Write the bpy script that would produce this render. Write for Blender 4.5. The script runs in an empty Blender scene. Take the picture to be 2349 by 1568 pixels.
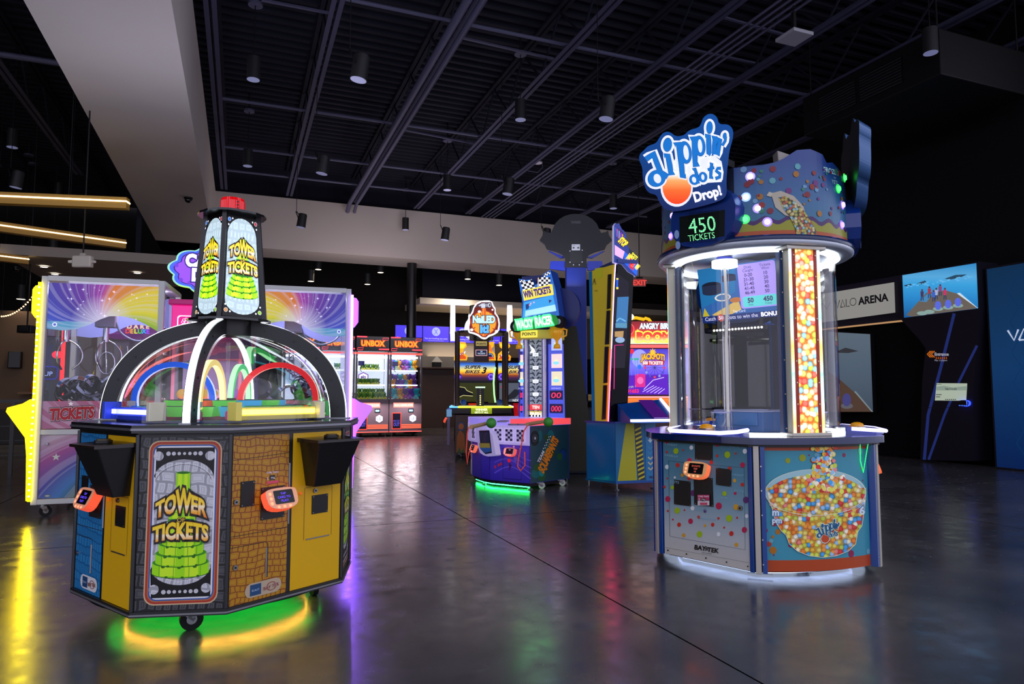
import bpy, bmesh, math, random
from mathutils import Vector, Matrix
from mathutils.geometry import tessellate_polygon
random.seed(7)
S = bpy.context.scene
COL = S.collection
PI = math.pi
# ---------------------------------------------------------------- camera, world, exposure
PITCH = math.atan(116/1566.0)
EYE = 1.25
cam_data = bpy.data.cameras.new('camera')
cam_data.sensor_width = 36.0
cam_data.lens = 1566.0/2349.0*36.0
cam_data.clip_end = 200
cam = bpy.data.objects.new('camera', cam_data)
cam.location = (0, 0, EYE)
cam.rotation_euler = (PI/2 + PITCH, 0, 0)
COL.objects.link(cam)
S.camera = cam
S.view_settings.view_transform = 'Standard'
S.view_settings.look = 'None'
S.view_settings.exposure = 0.0
S.view_settings.gamma = 1.0
W = bpy.data.worlds.new('hall_ambience')
S.world = W
W.use_nodes = True
W.node_tree.nodes['Background'].inputs[0].default_value = (0.62, 0.62, 0.78, 1)
W.node_tree.nodes['Background'].inputs[1].default_value = 2.1
S.cycles.max_bounces = 8
S.cycles.diffuse_bounces = 3
S.cycles.glossy_bounces = 4
S.cycles.transmission_bounces = 4
S.cycles.transparent_max_bounces = 24
S.cycles.sample_clamp_indirect = 4.0
S.cycles.caustics_reflective = False
S.cycles.caustics_refractive = False

# room frame: U runs away from the camera along the joists, V across the hall to the right
ROOM = math.radians(21.7)
cR, sR = math.cos(ROOM), math.sin(ROOM)
def room(v, u, z=0.0):
    return (-u*sR + v*cR, u*cR + v*sR, z)
ROOMZ = ROOM
ROOM_M = Matrix.Rotation(ROOM, 4, 'Z')      # local x = V, local y = U
def area_lamp(name, loc, energy, color, sx, sy=None, rot=(0, 0, 0)):
    d = bpy.data.lights.new(name, 'AREA')
    d.energy = energy; d.color = color
    d.shape = 'RECTANGLE' if sy else 'DISK'
    d.size = sx
    if sy: d.size_y = sy
    o = bpy.data.objects.new(name, d); COL.objects.link(o)
    o.location = loc; o.rotation_euler = rot
    return o

# ---------------------------------------------------------------- materials
def lin(h):
    h = h.lstrip('#')
    out = []
    for i in (0, 2, 4):
        c = int(h[i:i+2], 16)/255.0
        out.append(c/12.92 if c <= 0.04045 else ((c+0.055)/1.055)**2.4)
    return tuple(out) + (1.0,)
_mc = {}
def pm(col, rough=.5, metal=0.0, spec=.5, emit=None, es=0.0, name=None, coat=0.0):
    k = (col, rough, metal, spec, emit, es, coat)
    if k in _mc: return _mc[k]
    m = bpy.data.materials.new(name or 'paint_' + col.strip('#'))
    m.use_nodes = True
    b = m.node_tree.nodes['Principled BSDF']
    b.inputs['Base Color'].default_value = lin(col)
    b.inputs['Roughness'].default_value = rough
    b.inputs['Metallic'].default_value = metal
    b.inputs['Specular IOR Level'].default_value = spec
    if coat: b.inputs['Coat Weight'].default_value = coat; b.inputs['Coat Roughness'].default_value = .08
    if es:
        b.inputs['Emission Color'].default_value = lin(emit or col)
        b.inputs['Emission Strength'].default_value = es
    _mc[k] = m
    return m
def em(col, es=1.0):                       # backlit print, lamp or screen pixel
    return pm(col if es <= 1.5 else '#202020', .35, 0, .3, col, es, 'lit_' + col.strip('#'))
def print_(col): return pm(col, .32, 0, .35)
def nodemat(name):
    m = bpy.data.materials.new(name); m.use_nodes = True
    nt = m.node_tree
    return m, nt, nt.nodes['Principled BSDF'], nt.links
def N(nt, t, **kw):
    n = nt.nodes.new(t)
    for k, v in kw.items():
        if k in n.inputs.keys() if hasattr(n.inputs, 'keys') else False: n.inputs[k].default_value = v
        else: setattr(n, k, v)
    return n
def ramp(nt, stops, interp='LINEAR'):
    r = nt.nodes.new('ShaderNodeValToRGB'); cr = r.color_ramp; cr.interpolation = interp
    while len(cr.elements) > 1: cr.elements.remove(cr.elements[-1])
    cr.elements[0].position = stops[0][0]; cr.elements[0].color = lin(stops[0][1])
    for p, c in stops[1:]:
        e = cr.elements.new(p); e.color = lin(c)
    return r
def mathn(nt, op, a=None, b=None):
    n = nt.nodes.new('ShaderNodeMath'); n.operation = op
    for i, x in enumerate((a, b)):
        if x is None: continue
        if isinstance(x, (int, float)): n.inputs[i].default_value = x
        else: nt.links.new(x, n.inputs[i])
    return n.outputs[0]
def set_emit(b, nt, sock, es):
    if es:
        nt.links.new(sock, b.inputs['Emission Color']); b.inputs['Emission Strength'].default_value = es
def balls_mat(name, size, cols, es=0.0, edge=.55, gap='#5a2a10'):
    """printed photograph of little ice cream beads: coloured cells with round outline"""
    m, nt, b, L = nodemat(name)
    uv = nt.nodes.new('ShaderNodeUVMap')
    v = nt.nodes.new('ShaderNodeTexVoronoi'); v.voronoi_dimensions = '2D'
    v.inputs['Scale'].default_value = 1/size; v.inputs['Randomness'].default_value = .75
    L.new(uv.outputs[0], v.inputs['Vector'])
    sep = nt.nodes.new('ShaderNodeSeparateColor'); L.new(v.outputs['Color'], sep.inputs[0])
    n = len(cols)
    r = ramp(nt, [(i/n, c) for i, c in enumerate(cols)], 'CONSTANT'); L.new(sep.outputs[0], r.inputs[0])
    g = ramp(nt, [(0, '#ffffff'), (.32, '#f4f4f4'), (edge, '#b8a898'), (edge+.12, gap)]); L.new(v.outputs['Distance'], g.inputs[0])
    mx = nt.nodes.new('ShaderNodeMix'); mx.data_type = 'RGBA'; mx.blend_type = 'MULTIPLY'; mx.inputs[0].default_value = 1
    L.new(r.outputs[0], mx.inputs[6]); L.new(g.outputs[0], mx.inputs[7])
    L.new(mx.outputs[2], b.inputs['Base Color']); b.inputs['Roughness'].default_value = .3
    set_emit(b, nt, mx.outputs[2], es)
    return m
def ramp_mat(name, stops, axis=1, lo=0, hi=1, es=0.0, rough=.35):
    """printed colour blend along one axis of the panel"""
    m, nt, b, L = nodemat(name)
    uv = nt.nodes.new('ShaderNodeUVMap'); sp = nt.nodes.new('ShaderNodeSeparateXYZ'); L.new(uv.outputs[0], sp.inputs[0])
    t = mathn(nt, 'DIVIDE', mathn(nt, 'SUBTRACT', sp.outputs[axis], lo), hi-lo)
    r = ramp(nt, stops); L.new(t, r.inputs[0]); L.new(r.outputs[0], b.inputs['Base Color'])
    b.inputs['Roughness'].default_value = rough
    set_emit(b, nt, r.outputs[0], es)
    return m
def swirl_mat(name, fx, fy, twist, stops, a0, a1, es=0.0, white=0.25, fade=None, flip=False):
    """printed rainbow burst: colours run round a focus with a twist, with pale streaks"""
    m, nt, b, L = nodemat(name)
    uv = nt.nodes.new('ShaderNodeUVMap'); sp = nt.nodes.new('ShaderNodeSeparateXYZ'); L.new(uv.outputs[0], sp.inputs[0])
    dx = mathn(nt, 'SUBTRACT', sp.outputs[0], fx); dy = mathn(nt, 'SUBTRACT', sp.outputs[1], fy)
    if flip: dx = mathn(nt, 'MULTIPLY', dx, -1)
    rr = mathn(nt, 'SQRT', mathn(nt, 'ADD', mathn(nt, 'MULTIPLY', dx, dx), mathn(nt, 'MULTIPLY', dy, dy)))
    an = mathn(nt, 'ADD', mathn(nt, 'ARCTAN2', dy, dx), mathn(nt, 'MULTIPLY', rr, twist))
    t = mathn(nt, 'DIVIDE', mathn(nt, 'SUBTRACT', an, a0), a1-a0)
    r = ramp(nt, stops); L.new(t, r.inputs[0])
    nz = nt.nodes.new('ShaderNodeTexNoise'); nz.noise_dimensions = '1D'; nz.inputs['Scale'].default_value = 9; nz.inputs['Detail'].default_value = 3
    L.new(an, nz.inputs['W'])
    k = mathn(nt, 'MULTIPLY', mathn(nt, 'SUBTRACT', nz.outputs[0], .50), 4.0)
    kk = mathn(nt, 'MINIMUM', mathn(nt, 'MAXIMUM', k, 0), white)
    core = mathn(nt, 'MAXIMUM', mathn(nt, 'SUBTRACT', 1.0, mathn(nt, 'MULTIPLY', rr, fade or 2.6)), 0)
    kk = mathn(nt, 'MINIMUM', mathn(nt, 'ADD', kk, core), 1.0)
    mx = nt.nodes.new('ShaderNodeMix'); mx.data_type = 'RGBA'; L.new(kk, mx.inputs[0])
    L.new(r.outputs[0], mx.inputs[6]); mx.inputs[7].default_value = lin('#d8d4ea')
    L.new(mx.outputs[2], b.inputs['Base Color']); b.inputs['Roughness'].default_value = .3
    set_emit(b, nt, mx.outputs[2], es)
    return m
def tile_mat(name, c1, c2, c3, w, h, es=0.0):
    """printed ticket pattern: rows of staggered outlined tickets"""
    m, nt, b, L = nodemat(name)
    uv = nt.nodes.new('ShaderNodeUVMap')
    mp = nt.nodes.new('ShaderNodeMapping'); mp.inputs['Rotation'].default_value = (0, 0, .05); L.new(uv.outputs[0], mp.inputs[0])
    nz = nt.nodes.new('ShaderNodeTexNoise'); nz.inputs['Scale'].default_value = 6; L.new(uv.outputs[0], nz.inputs[0])
    ad = nt.nodes.new('ShaderNodeMix'); ad.data_type = 'RGBA'; ad.blend_type = 'LINEAR_LIGHT'; ad.inputs[0].default_value = .03
    L.new(mp.outputs[0], ad.inputs[6]); L.new(nz.outputs[1], ad.inputs[7])
    def brick(mort, sq):
        k = nt.nodes.new('ShaderNodeTexBrick'); k.inputs['Scale'].default_value = 1
        k.inputs['Mortar Size'].default_value = mort; k.inputs['Mortar Smooth'].default_value = 0
        k.inputs['Brick Width'].default_value = w; k.inputs['Row Height'].default_value = h
        k.offset = .5; k.squash = .55; k.squash_frequency = 2
        L.new(ad.outputs[2], k.inputs['Vector']); return k
    a = brick(h*.10, 1); c = brick(h*.24, 1); d = brick(h*.29, 1)
    a.inputs['Color1'].default_value = lin(c2); a.inputs['Color2'].default_value = lin(c2); a.inputs['Mortar'].default_value = lin(c1)
    m1 = nt.nodes.new('ShaderNodeMix'); m1.data_type = 'RGBA'
    f = mathn(nt, 'SUBTRACT', d.outputs['Fac'], c.outputs['Fac'])
    L.new(f, m1.inputs[0]); L.new(a.outputs[0], m1.inputs[6]); m1.inputs[7].default_value = lin(c3)
    L.new(m1.outputs[2], b.inputs['Base Color']); b.inputs['Roughness'].default_value = .33
    set_emit(b, nt, m1.outputs[2], es)
    return m
def clear_mat(name, tint='#ffffff', base=.04, alpha=0.0):
    m, nt, b, L = nodemat(name)
    nt.nodes.remove(b)
    out = nt.nodes['Material Output']
    tr = nt.nodes.new('ShaderNodeBsdfTransparent'); tr.inputs[0].default_value = lin(tint)
    gl = nt.nodes.new('ShaderNodeBsdfGlossy'); gl.inputs['Roughness'].default_value = .04
    fr = nt.nodes.new('ShaderNodeFresnel'); fr.inputs[0].default_value = 1.35
    mx = nt.nodes.new('ShaderNodeMixShader')
    L.new(mathn(nt, 'MINIMUM', mathn(nt, 'ADD', fr.outputs[0], base-.02), .6), mx.inputs[0])
    L.new(tr.outputs[0], mx.inputs[1]); L.new(gl.outputs[0], mx.inputs[2]); L.new(mx.outputs[0], out.inputs[0])
    return m
CLEAR = clear_mat('clear_acrylic')
GLASS = clear_mat('window_glass', '#f4f6ff', .03)
BLACK = pm('#0c0c0d', .38, 0, .4)
DARK = pm('#17171a', .55, 0, .3)
CHROME = pm('#c8c8cc', .18, 1.0)
STEEL = pm('#8a8c90', .35, 1.0)
RUBBER = pm('#101012', .7, 0, .3)

# ---------------------------------------------------------------- mesh building
_tc = {}
def text_mesh(s, bold=0.0, shear=0.0, sp=1.0):
    """outline lettering as flat triangles, cap height 1, centred on x, baseline y = 0"""
    k = (s, round(bold, 4), shear, sp)
    if k in _tc: return _tc[k]
    c = bpy.data.curves.new('t', 'FONT'); c.body = s; c.size = 1.0/.729; c.align_x = 'CENTER'
    c.offset = bold; c.shear = shear; c.space_character = sp; c.fill_mode = 'FRONT'; c.resolution_u = 3
    o = bpy.data.objects.new('t', c); COL.objects.link(o)
    dg = bpy.context.evaluated_depsgraph_get()
    me = bpy.data.meshes.new_from_object(o.evaluated_get(dg))
    vs = [(v.co.x, v.co.y) for v in me.vertices]; fs = [tuple(p.vertices) for p in me.polygons]
    bpy.data.objects.remove(o); bpy.data.curves.remove(c); bpy.data.meshes.remove(me)
    _tc[k] = (vs, fs)
    return _tc[k]
class Art:
    """flat printed artwork: shapes in panel metres, stacked in thin layers"""
    def __init__(s, step=.0007, base=0.0): s.it = []; s.z = 1; s.step = step; s.base = base
    def _lay(s, z):
        if z is None: s.z += 1; return s.z
        return z
    def poly(s, pts, m, z=None):
        z = s._lay(z)
        tri = tessellate_polygon([[Vector((p[0], p[1], 0)) for p in pts]])
        s.it.append((list(pts), [tuple(t) for t in tri], m, z)); return s
    def mesh(s, vs, fs, m, z=None):
        s.it.append((vs, fs, m, s._lay(z))); return s
    def rect(s, x0, y0, x1, y1, m, z=None):
        return s.mesh([(x0, y0), (x1, y0), (x1, y1), (x0, y1)], [(0, 1, 2, 3)], m, z)
    def rrect(s, x0, y0, x1, y1, r, m, z=None):
        p = []
        for cx, cy, a in ((x1-r, y1-r, 0), (x0+r, y1-r, 90), (x0+r, y0+r, 180), (x1-r, y0+r, 270)):
            for i in range(5):
                t = math.radians(a + i*22.5); p.append((cx + r*math.cos(t), cy + r*math.sin(t)))
        return s.mesh(p, [tuple(range(len(p)))], m, z)
    def ell(s, cx, cy, rx, ry, m, z=None, n=28, a0=0, a1=360, rot=0):
        c, q = math.cos(rot), math.sin(rot)
        p = []
        full = a1-a0 >= 360
        for i in range(n if full else n+1):
            t = math.radians(a0 + (a1-a0)*i/n); x, y = rx*math.cos(t), ry*math.sin(t)
            p.append((cx + x*c - y*q, cy + x*q + y*c))
        return s.mesh(p, [tuple(range(len(p)))], m, z)
    def ring(s, cx, cy, r0, r1, m, z=None, n=28, a0=0, a1=360, ky=1.0):
        vs = []; fs = []
        for i in range(n+1):
            t = math.radians(a0 + (a1-a0)*i/n)
            vs += [(cx + r0*math.cos(t), cy + r0*ky*math.sin(t)), (cx + r1*math.cos(t), cy + r1*ky*math.sin(t))]
        for i in range(n): fs.append((2*i, 2*i+1, 2*i+3, 2*i+2))
        return s.mesh(vs, fs, m, z)
    def line(s, pts, w, m, z=None):
        vs = []; fs = []
        n = len(pts)
        for i, p in enumerate(pts):
            a = Vector(pts[max(i-1, 0)]); b = Vector(pts[min(i+1, n-1)]); d = (b-a).normalized(); q = Vector((-d.y, d.x))*w/2
            vs += [(p[0]-q.x, p[1]-q.y), (p[0]+q.x, p[1]+q.y)]
        for i in range(n-1): fs.append((2*i, 2*i+2, 2*i+3, 2*i+1))
        return s.mesh(vs, fs, m, z)
    def star(s, cx, cy, r, m, z=None, k=.4, n=5):
        return s.poly([(cx + (r if i % 2 == 0 else r*k)*math.sin(PI*i/n), cy + (r if i % 2 == 0 else r*k)*math.cos(PI*i/n)) for i in range(2*n)], m, z)
    def text(s, t, x, y, h, m, out=None, w=None, shear=0, sp=1.0, bold=0.0, fn=None, rot=0, rel=True):
        """out: list of (extra stroke, material) from back to front; fn bends (x,y) in letter units"""
        lays = list(out or []) + [(bold, m)]
        base = text_mesh(t, bold, shear, sp)
        if not base[0]: return s
        xs = [v[0] for v in base[0]]; wid = max(xs)-min(xs); mid = (max(xs)+min(xs))/2
        kx = (w/wid) if w else h
        c, q = math.cos(rot), math.sin(rot)
        for b, mm in lays:
            vs, fs = text_mesh(t, b, shear, sp)
            pv = []
            for vx, vy in vs:
                a, bb = (vx-mid), vy
                if fn: a, bb = fn(a/(wid/2), bb); a *= wid/2
                a *= kx; bb *= h
                pv.append((x + a*c - bb*q, y + a*q + bb*c))
            s.mesh(pv, fs, mm)
        return s
class MB:
    def __init__(s, M=None): s.v = []; s.f = []; s.fm = []; s.uv = []; s.mats = []; s.M = M or Matrix.Identity(4); s.smooth = []
    def mi(s, m):
        if m not in s.mats: s.mats.append(m)
        return s.mats.index(m)
    def add(s, vs, fs, m, uvs=None, smooth=False, flip=False):
        o = len(s.v); i = s.mi(m)
        s.v += [tuple(s.M @ Vector(p)) for p in vs]
        for f in fs:
            f = tuple(f)
            if flip: f = f[::-1]
            s.f.append(tuple(o + k for k in f)); s.fm.append(i); s.smooth.append(smooth)
            s.uv.append([uvs[k] for k in f] if uvs else None)
        return s
    def box(s, c, d, m, rz=0, R=None):
        x, y, z = d[0]/2, d[1]/2, d[2]/2
        T = Matrix.Translation(c) @ (R if R else Matrix.Rotation(rz, 4, 'Z'))
        vs = [T @ Vector(p) for p in ((-x,-y,-z),(x,-y,-z),(x,y,-z),(-x,y,-z),(-x,-y,z),(x,-y,z),(x,y,z),(-x,y,z))]
        return s.add(vs, [(3,2,1,0),(4,5,6,7),(0,1,5,4),(1,2,6,5),(2,3,7,6),(3,0,4,7)], m)
    def bar(s, a, b, w, h, m):
        a, b = Vector(a), Vector(b); d = b-a; L = d.length; d.normalize()
        up = Vector((0, 0, 1)) if abs(d.z) < .95 else Vector((0, 1, 0))
        x = d.cross(up).normalized(); y = x.cross(d)
        R = Matrix((x, d, y)).transposed().to_4x4()
        return s.box((a+b)/2, (w, L, h), m, R=R)
    def cyl(s, a, b, r0, m, r1=None, n=16, caps=True, mcap=None):
        a, b = Vector(a), Vector(b); d = (b-a).normalized(); r1 = r0 if r1 is None else r1
        up = Vector((0, 0, 1)) if abs(d.z) < .95 else Vector((1, 0, 0))
        x = d.cross(up).normalized(); y = d.cross(x)
        vs = []
        for p, r in ((a, r0), (b, r1)):
            for i in range(n):
                t = 2*PI*i/n; vs.append(p + x*(r*math.cos(t)) + y*(r*math.sin(t)))
        s.add(vs, [(i, (i+1) % n, n+(i+1) % n, n+i) for i in range(n)], m, smooth=True)
        if caps:
            s.add(vs[:n], [tuple(range(n))[::-1]], m); s.add(vs[n:], [tuple(range(n))], mcap or m)
        return s
    def tube(s, pts, r, m, n=8, closed=False):
        pts = [Vector(p) for p in pts]; N_ = len(pts); vs = []
        px = None
        for i, p in enumerate(pts):
            d = (pts[(i+1) % N_ if closed else min(i+1, N_-1)] - pts[(i-1) % N_ if closed else max(i-1, 0)]).normalized()
            if px is None:
                up = Vector((0, 0, 1)) if abs(d.z) < .9 else Vector((1, 0, 0)); px = d.cross(up).normalized()
            x = (px - d*px.dot(d)).normalized(); y = d.cross(x); px = x
            for k in range(n):
                t = 2*PI*k/n; vs.append(p + x*(r*math.cos(t)) + y*(r*math.sin(t)))
        fs = []
        for i in range(N_ if closed else N_-1):
            for k in range(n):
                j = (i+1) % N_
                fs.append((i*n+k, i*n+(k+1) % n, j*n+(k+1) % n, j*n+k))
        s.add(vs, fs, m, smooth=True)
        if not closed:
            s.add(vs[:n], [tuple(range(n))[::-1]], m); s.add(vs[-n:], [tuple(range(n))], m)
        return s
    def lathe(s, prof, m, n=32, c=(0, 0), a0=0.0, a1=2*PI, smooth=True, uv=False):
        full = abs(a1-a0-2*PI) < 1e-6; k = n if full else n+1; vs = []; fs = []; uvs = []
        for i in range(k):
            t = a0 + (a1-a0)*i/n
            for r, z in prof: vs.append((c[0]+r*math.cos(t), c[1]+r*math.sin(t), z)); uvs.append((r*t, z))
        P = len(prof)
        for i in range(n):
            j = (i+1) % k
            for q in range(P-1): fs.append((i*P+q, j*P+q, j*P+q+1, i*P+q+1))
        return s.add(vs, fs, m, uvs if uv else None, smooth=smooth)
    def prism(s, poly, z0, z1, m, top=None, bottom=None, smooth=False):
        """vertical prism over an outline that runs anticlockwise"""
        n = len(poly)
        vs = [(p[0], p[1], z0) for p in poly] + [(p[0], p[1], z1) for p in poly]
        s.add(vs, [(i, (i+1) % n, n+(i+1) % n, n+i) for i in range(n)], m, smooth=smooth)
        tri = tessellate_polygon([[Vector((p[0], p[1], 0)) for p in poly]])
        if top is not False: s.add(vs[n:], [t if _ccw(poly, t) else t[::-1] for t in tri], top or m)
        if bottom is not False: s.add(vs[:n], [t[::-1] if _ccw(poly, t) else t for t in tri], bottom or m)
        return s
    def loft(s, a, b, m, caps=True):
        n = len(a); vs = list(a)+list(b)
        s.add(vs, [(i, (i+1) % n, n+(i+1) % n, n+i) for i in range(n)], m)
        if caps: s.add(vs[:n], [tuple(range(n))[::-1]], m); s.add(vs[n:], [tuple(range(n))], m)
        return s
    def slab(s, poly, fr, t, m, edge=None, back=None):
        """board cut to an outline: front at frame w=0, thickness t behind"""
        n = len(poly); A = [fr(p[0], p[1], 0) for p in poly]; B = [fr(p[0], p[1], -t) for p in poly]
        s.add(A+B, [(i, n+i, n+(i+1) % n, (i+1) % n) for i in range(n)], edge or m)
        tri = tessellate_polygon([[Vector((p[0], p[1], 0)) for p in poly]])
        uv = [(p[0], p[1]) for p in poly]
        s.add(A, [q if _ccw(poly, q) else q[::-1] for q in tri], m, uv)
        s.add(B, [q[::-1] if _ccw(poly, q) else q for q in tri], back or edge or m)
        return s
    def sph(s, c, r, m, n=12, k=8, sc=(1, 1, 1)):
        vs = []; fs = []
        for i in range(k+1):
            p = PI*i/k
            for j in range(n):
                t = 2*PI*j/n; vs.append((c[0]+r*sc[0]*math.sin(p)*math.cos(t), c[1]+r*sc[1]*math.sin(p)*math.sin(t), c[2]+r*sc[2]*math.cos(p)))
        for i in range(k):
            for j in range(n): fs.append((i*n+j, (i+1)*n+j, (i+1)*n+(j+1) % n, i*n+(j+1) % n))
        return s.add(vs, fs, m, smooth=True)
    def art(s, A, fr, cuts=None):
        top = max([q[3] for q in A.it] or [1]); step = min(A.step, .008/top)
        for vs, fs, m, z in A.it:
            w = A.base + z*step
            if cuts:
                bm = bmesh.new(); bv = [bm.verts.new((p[0], p[1], 0)) for p in vs]
                for f in fs:
                    try: bm.faces.new([bv[i] for i in f])
                    except ValueError: pass
                for cx in cuts:
                    bmesh.ops.bisect_plane(bm, geom=bm.verts[:]+bm.edges[:]+bm.faces[:], plane_co=(cx, 0, 0), plane_no=(1, 0, 0))
                bm.verts.index_update()
                vs = [(v.co.x, v.co.y) for v in bm.verts]; fs = [tuple(v.index for v in f.verts) for f in bm.faces]; bm.free()
            s.add([fr(p[0], p[1], w) for p in vs], [f if _ccw(vs, f) else f[::-1] for f in fs], m, [(p[0], p[1]) for p in vs])
        return s
    def build(s, name, parent=None, bev=0.0, sub=0):
        me = bpy.data.meshes.new(name)
        me.from_pydata(s.v, [], s.f)
        for m in s.mats: me.materials.append(m)
        uvl = me.uv_layers.new(name='UVMap') if any(u for u in s.uv) else None
        for i, p in enumerate(me.polygons):
            p.material_index = s.fm[i]; p.use_smooth = s.smooth[i]
            if uvl and s.uv[i]:
                for k, li in enumerate(p.loop_indices): uvl.data[li].uv = s.uv[i][k]
        me.validate()
        o = bpy.data.objects.new(name, me); COL.objects.link(o)
        if parent: o.parent = parent
        if bev:
            b = o.modifiers.new('bevel', 'BEVEL'); b.width = bev; b.segments = 2; b.limit_method = 'ANGLE'; b.angle_limit = .6
        return o
def _ccw(P, f):
    a = 0
    for i in range(len(f)):
        x0, y0 = P[f[i]][0], P[f[i]][1]; x1, y1 = P[f[(i+1) % len(f)]][0], P[f[(i+1) % len(f)]][1]
        a += x0*y1-x1*y0
    return a >= 0
def frame(o, ux, n=None, up=(0, 0, 1)):
    """panel frame: u along ux, v along up, w out of the panel"""
    o = Vector(o); ux = Vector(ux).normalized(); up = Vector(up).normalized()
    n = Vector(n).normalized() if n else ux.cross(up).normalized()
    return lambda u, v, w: tuple(o + ux*u + up*v + n*w)
def between(p, q, z):
    """frame of an upright panel whose foot runs from p to q, seen from outside left to right"""
    d = Vector((q[0]-p[0], q[1]-p[1], 0)); L = d.length; d.normalize()
    return frame((p[0], p[1], z), d, (d.y, -d.x, 0)), L
def tag(o, label, cat, group=None, kind=None):
    o['label'] = label; o['category'] = cat
    if group: o['group'] = group
    if kind: o['kind'] = kind
    return o
def thing(name, label, cat, loc=(0, 0, 0), rz=0, group=None):
    o = bpy.data.objects.new(name, None); COL.objects.link(o); o.location = loc; o.rotation_euler = (0, 0, rz)
    o.empty_display_size = .1
    return tag(o, label, cat, group)
def struct(o): o['kind'] = 'structure'; return o
def copy_tree(o, parent=None):
    c = o.copy(); COL.objects.link(c)
    if parent: c.parent = parent
    for ch in list(o.children): copy_tree(ch, c)
    return c
def arc(cx, cy, r, a0, a1, n=12, ky=1.0):
    return [(cx + r*math.cos(math.radians(a0+(a1-a0)*i/n)), cy + r*ky*math.sin(math.radians(a0+(a1-a0)*i/n))) for i in range(n+1)]
def smooth_poly(pts, it=2):
    for _ in range(it):
        q = []
        for i in range(len(pts)):
            a, b = pts[i], pts[(i+1) % len(pts)]
            q += [(a[0]*.75+b[0]*.25, a[1]*.75+b[1]*.25), (a[0]*.25+b[0]*.75, a[1]*.25+b[1]*.75)]
        pts = q
    return pts
def flow(pts, n=6):
    """points of a smooth curve through the given ones"""
    P = [Vector(p) for p in pts]; out = []
    for i in range(len(P)-1):
        a, b, c, d = P[max(i-1, 0)], P[i], P[i+1], P[min(i+2, len(P)-1)]
        for k in range(n):
            t = k/n; out.append(.5*((2*b)+(c-a)*t+(2*a-5*b+4*c-d)*t*t+(3*b-a-3*c+d)*t*t*t))
    return out+[P[-1]]
def grow(poly, d):
    """outline pushed out by d (anticlockwise outline)"""
    n = len(poly); out = []
    for i in range(n):
        a, b, c = Vector(poly[i-1]), Vector(poly[i]), Vector(poly[(i+1) % n])
        e, f = (b-a), (c-b)
        if e.length < 1e-7 or f.length < 1e-7: out.append(tuple(b)); continue
        e.normalize(); f.normalize()
        n1, n2 = Vector((e.y, -e.x)), Vector((f.y, -f.x)); k = n1+n2
        if k.length < 1e-6: k = n1
        k.normalize(); out.append(tuple(b + k*(d/max(.35, k.dot(n1)))))
    return out
# ---- fittings shared by many machines
def caster(parent, x, y, r=.05, top=.13, turn=0.0, wheel='dark'):
    M = Matrix.Translation((x, y, 0)) @ Matrix.Rotation(turn, 4, 'Z')
    b = MB(M)
    b.box((0, 0, top-.006), (.09, .07, .012), STEEL).cyl((0, 0, top-.012), (0, 0, top-.035), .025, STEEL)
    for k in (-1, 1): b.slab([(-.03, top-.03), (.03, top-.03), (.045, r), (.03, r-.012), (-.005, r+.02)], frame((0, k*.022+.002, 0), (1, 0, 0), (0, -1, 0)), .004, STEEL)
    b.box((.055, 0, top-.04), (.05, .03, .006), STEEL, R=Matrix.Rotation(.5, 4, 'Y'))
    o = b.build('caster', parent)
    w = MB(M)
    w.cyl((.025, -.016, r), (.025, .016, r), r, RUBBER if wheel == 'dark' else pm('#c9c7c0', .4), n=20).cyl((.025, -.02, r), (.025, .02, r), r*.45, STEEL, n=14)
    w.build('wheel', o)
    return o
def level_foot(parent, x, y, top=.1):
    b = MB(); b.cyl((x, y, 0), (x, y, .018), .04, STEEL, r1=.028).cyl((x, y, .018), (x, y, top), .009, STEEL, n=8)
    return b.build('levelling_foot', parent)
def card_reader(parent, fr, tilt=.5, lines=('TAP', 'CARD TO', 'PLAY!'), glow='#ff5a3c', k=1.0, body='#e9b08a', ink='#6a4cff'):
    """swipe terminal on its wall plate: fr is the frame of its centre on the panel"""
    o0 = Vector(fr(0, 0, 0)); X = (Vector(fr(1, 0, 0))-o0); Y = (Vector(fr(0, 1, 0))-o0); Z = (Vector(fr(0, 0, 1))-o0)
    n = (Z*math.cos(tilt)+Y*math.sin(tilt)).normalized(); up = (Y*math.cos(tilt)-Z*math.sin(tilt)).normalized()
    f2 = frame(o0+Z*.075*k+Y*.01*k, X, n, up)
    out = smooth_poly([(-.085*k, -.055*k), (.085*k, -.055*k), (.098*k, .03*k), (.085*k, .062*k), (-.085*k, .062*k), (-.098*k, .03*k)], 2)
    b = MB()
    side = pm('#e8603a', .35, 0, .5, glow, .75)
    b.slab(out, f2, .05*k, pm(body, .35, 0, .5, '#ff8a5a', .18), edge=side)
    b.box(fr(0, -.005*k, .02), (.05*k, .05*k, .05*k), BLACK, R=Matrix((X, Z, Y)).transposed().to_4x4())
    o = b.build('card_reader', parent)
    a = Art(); a.rrect(-.05*k, -.028*k, .068*k, .048*k, .008*k, pm('#0a0a10', .15))
    y = .022
    for t in lines: a.text(t, .008*k, y*k, .013*k, em(ink, 1.2)); y -= .02
    s = MB(); s.art(a, f2); s.build('screen', o)
    a = Art(); lamp = em('#ff5a40', 6)
    for q in range(3): a.ell(-.07*k, (.032-.026*q)*k, .0085*k, .0085*k, lamp, 2)
    for q in range(3): a.ell((-.035+.035*q)*k, -.043*k, .0085*k, .0065*k, lamp, 2)
    s = MB(); s.art(a, f2); s.build('indicator_lights', o)
    return o
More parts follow.
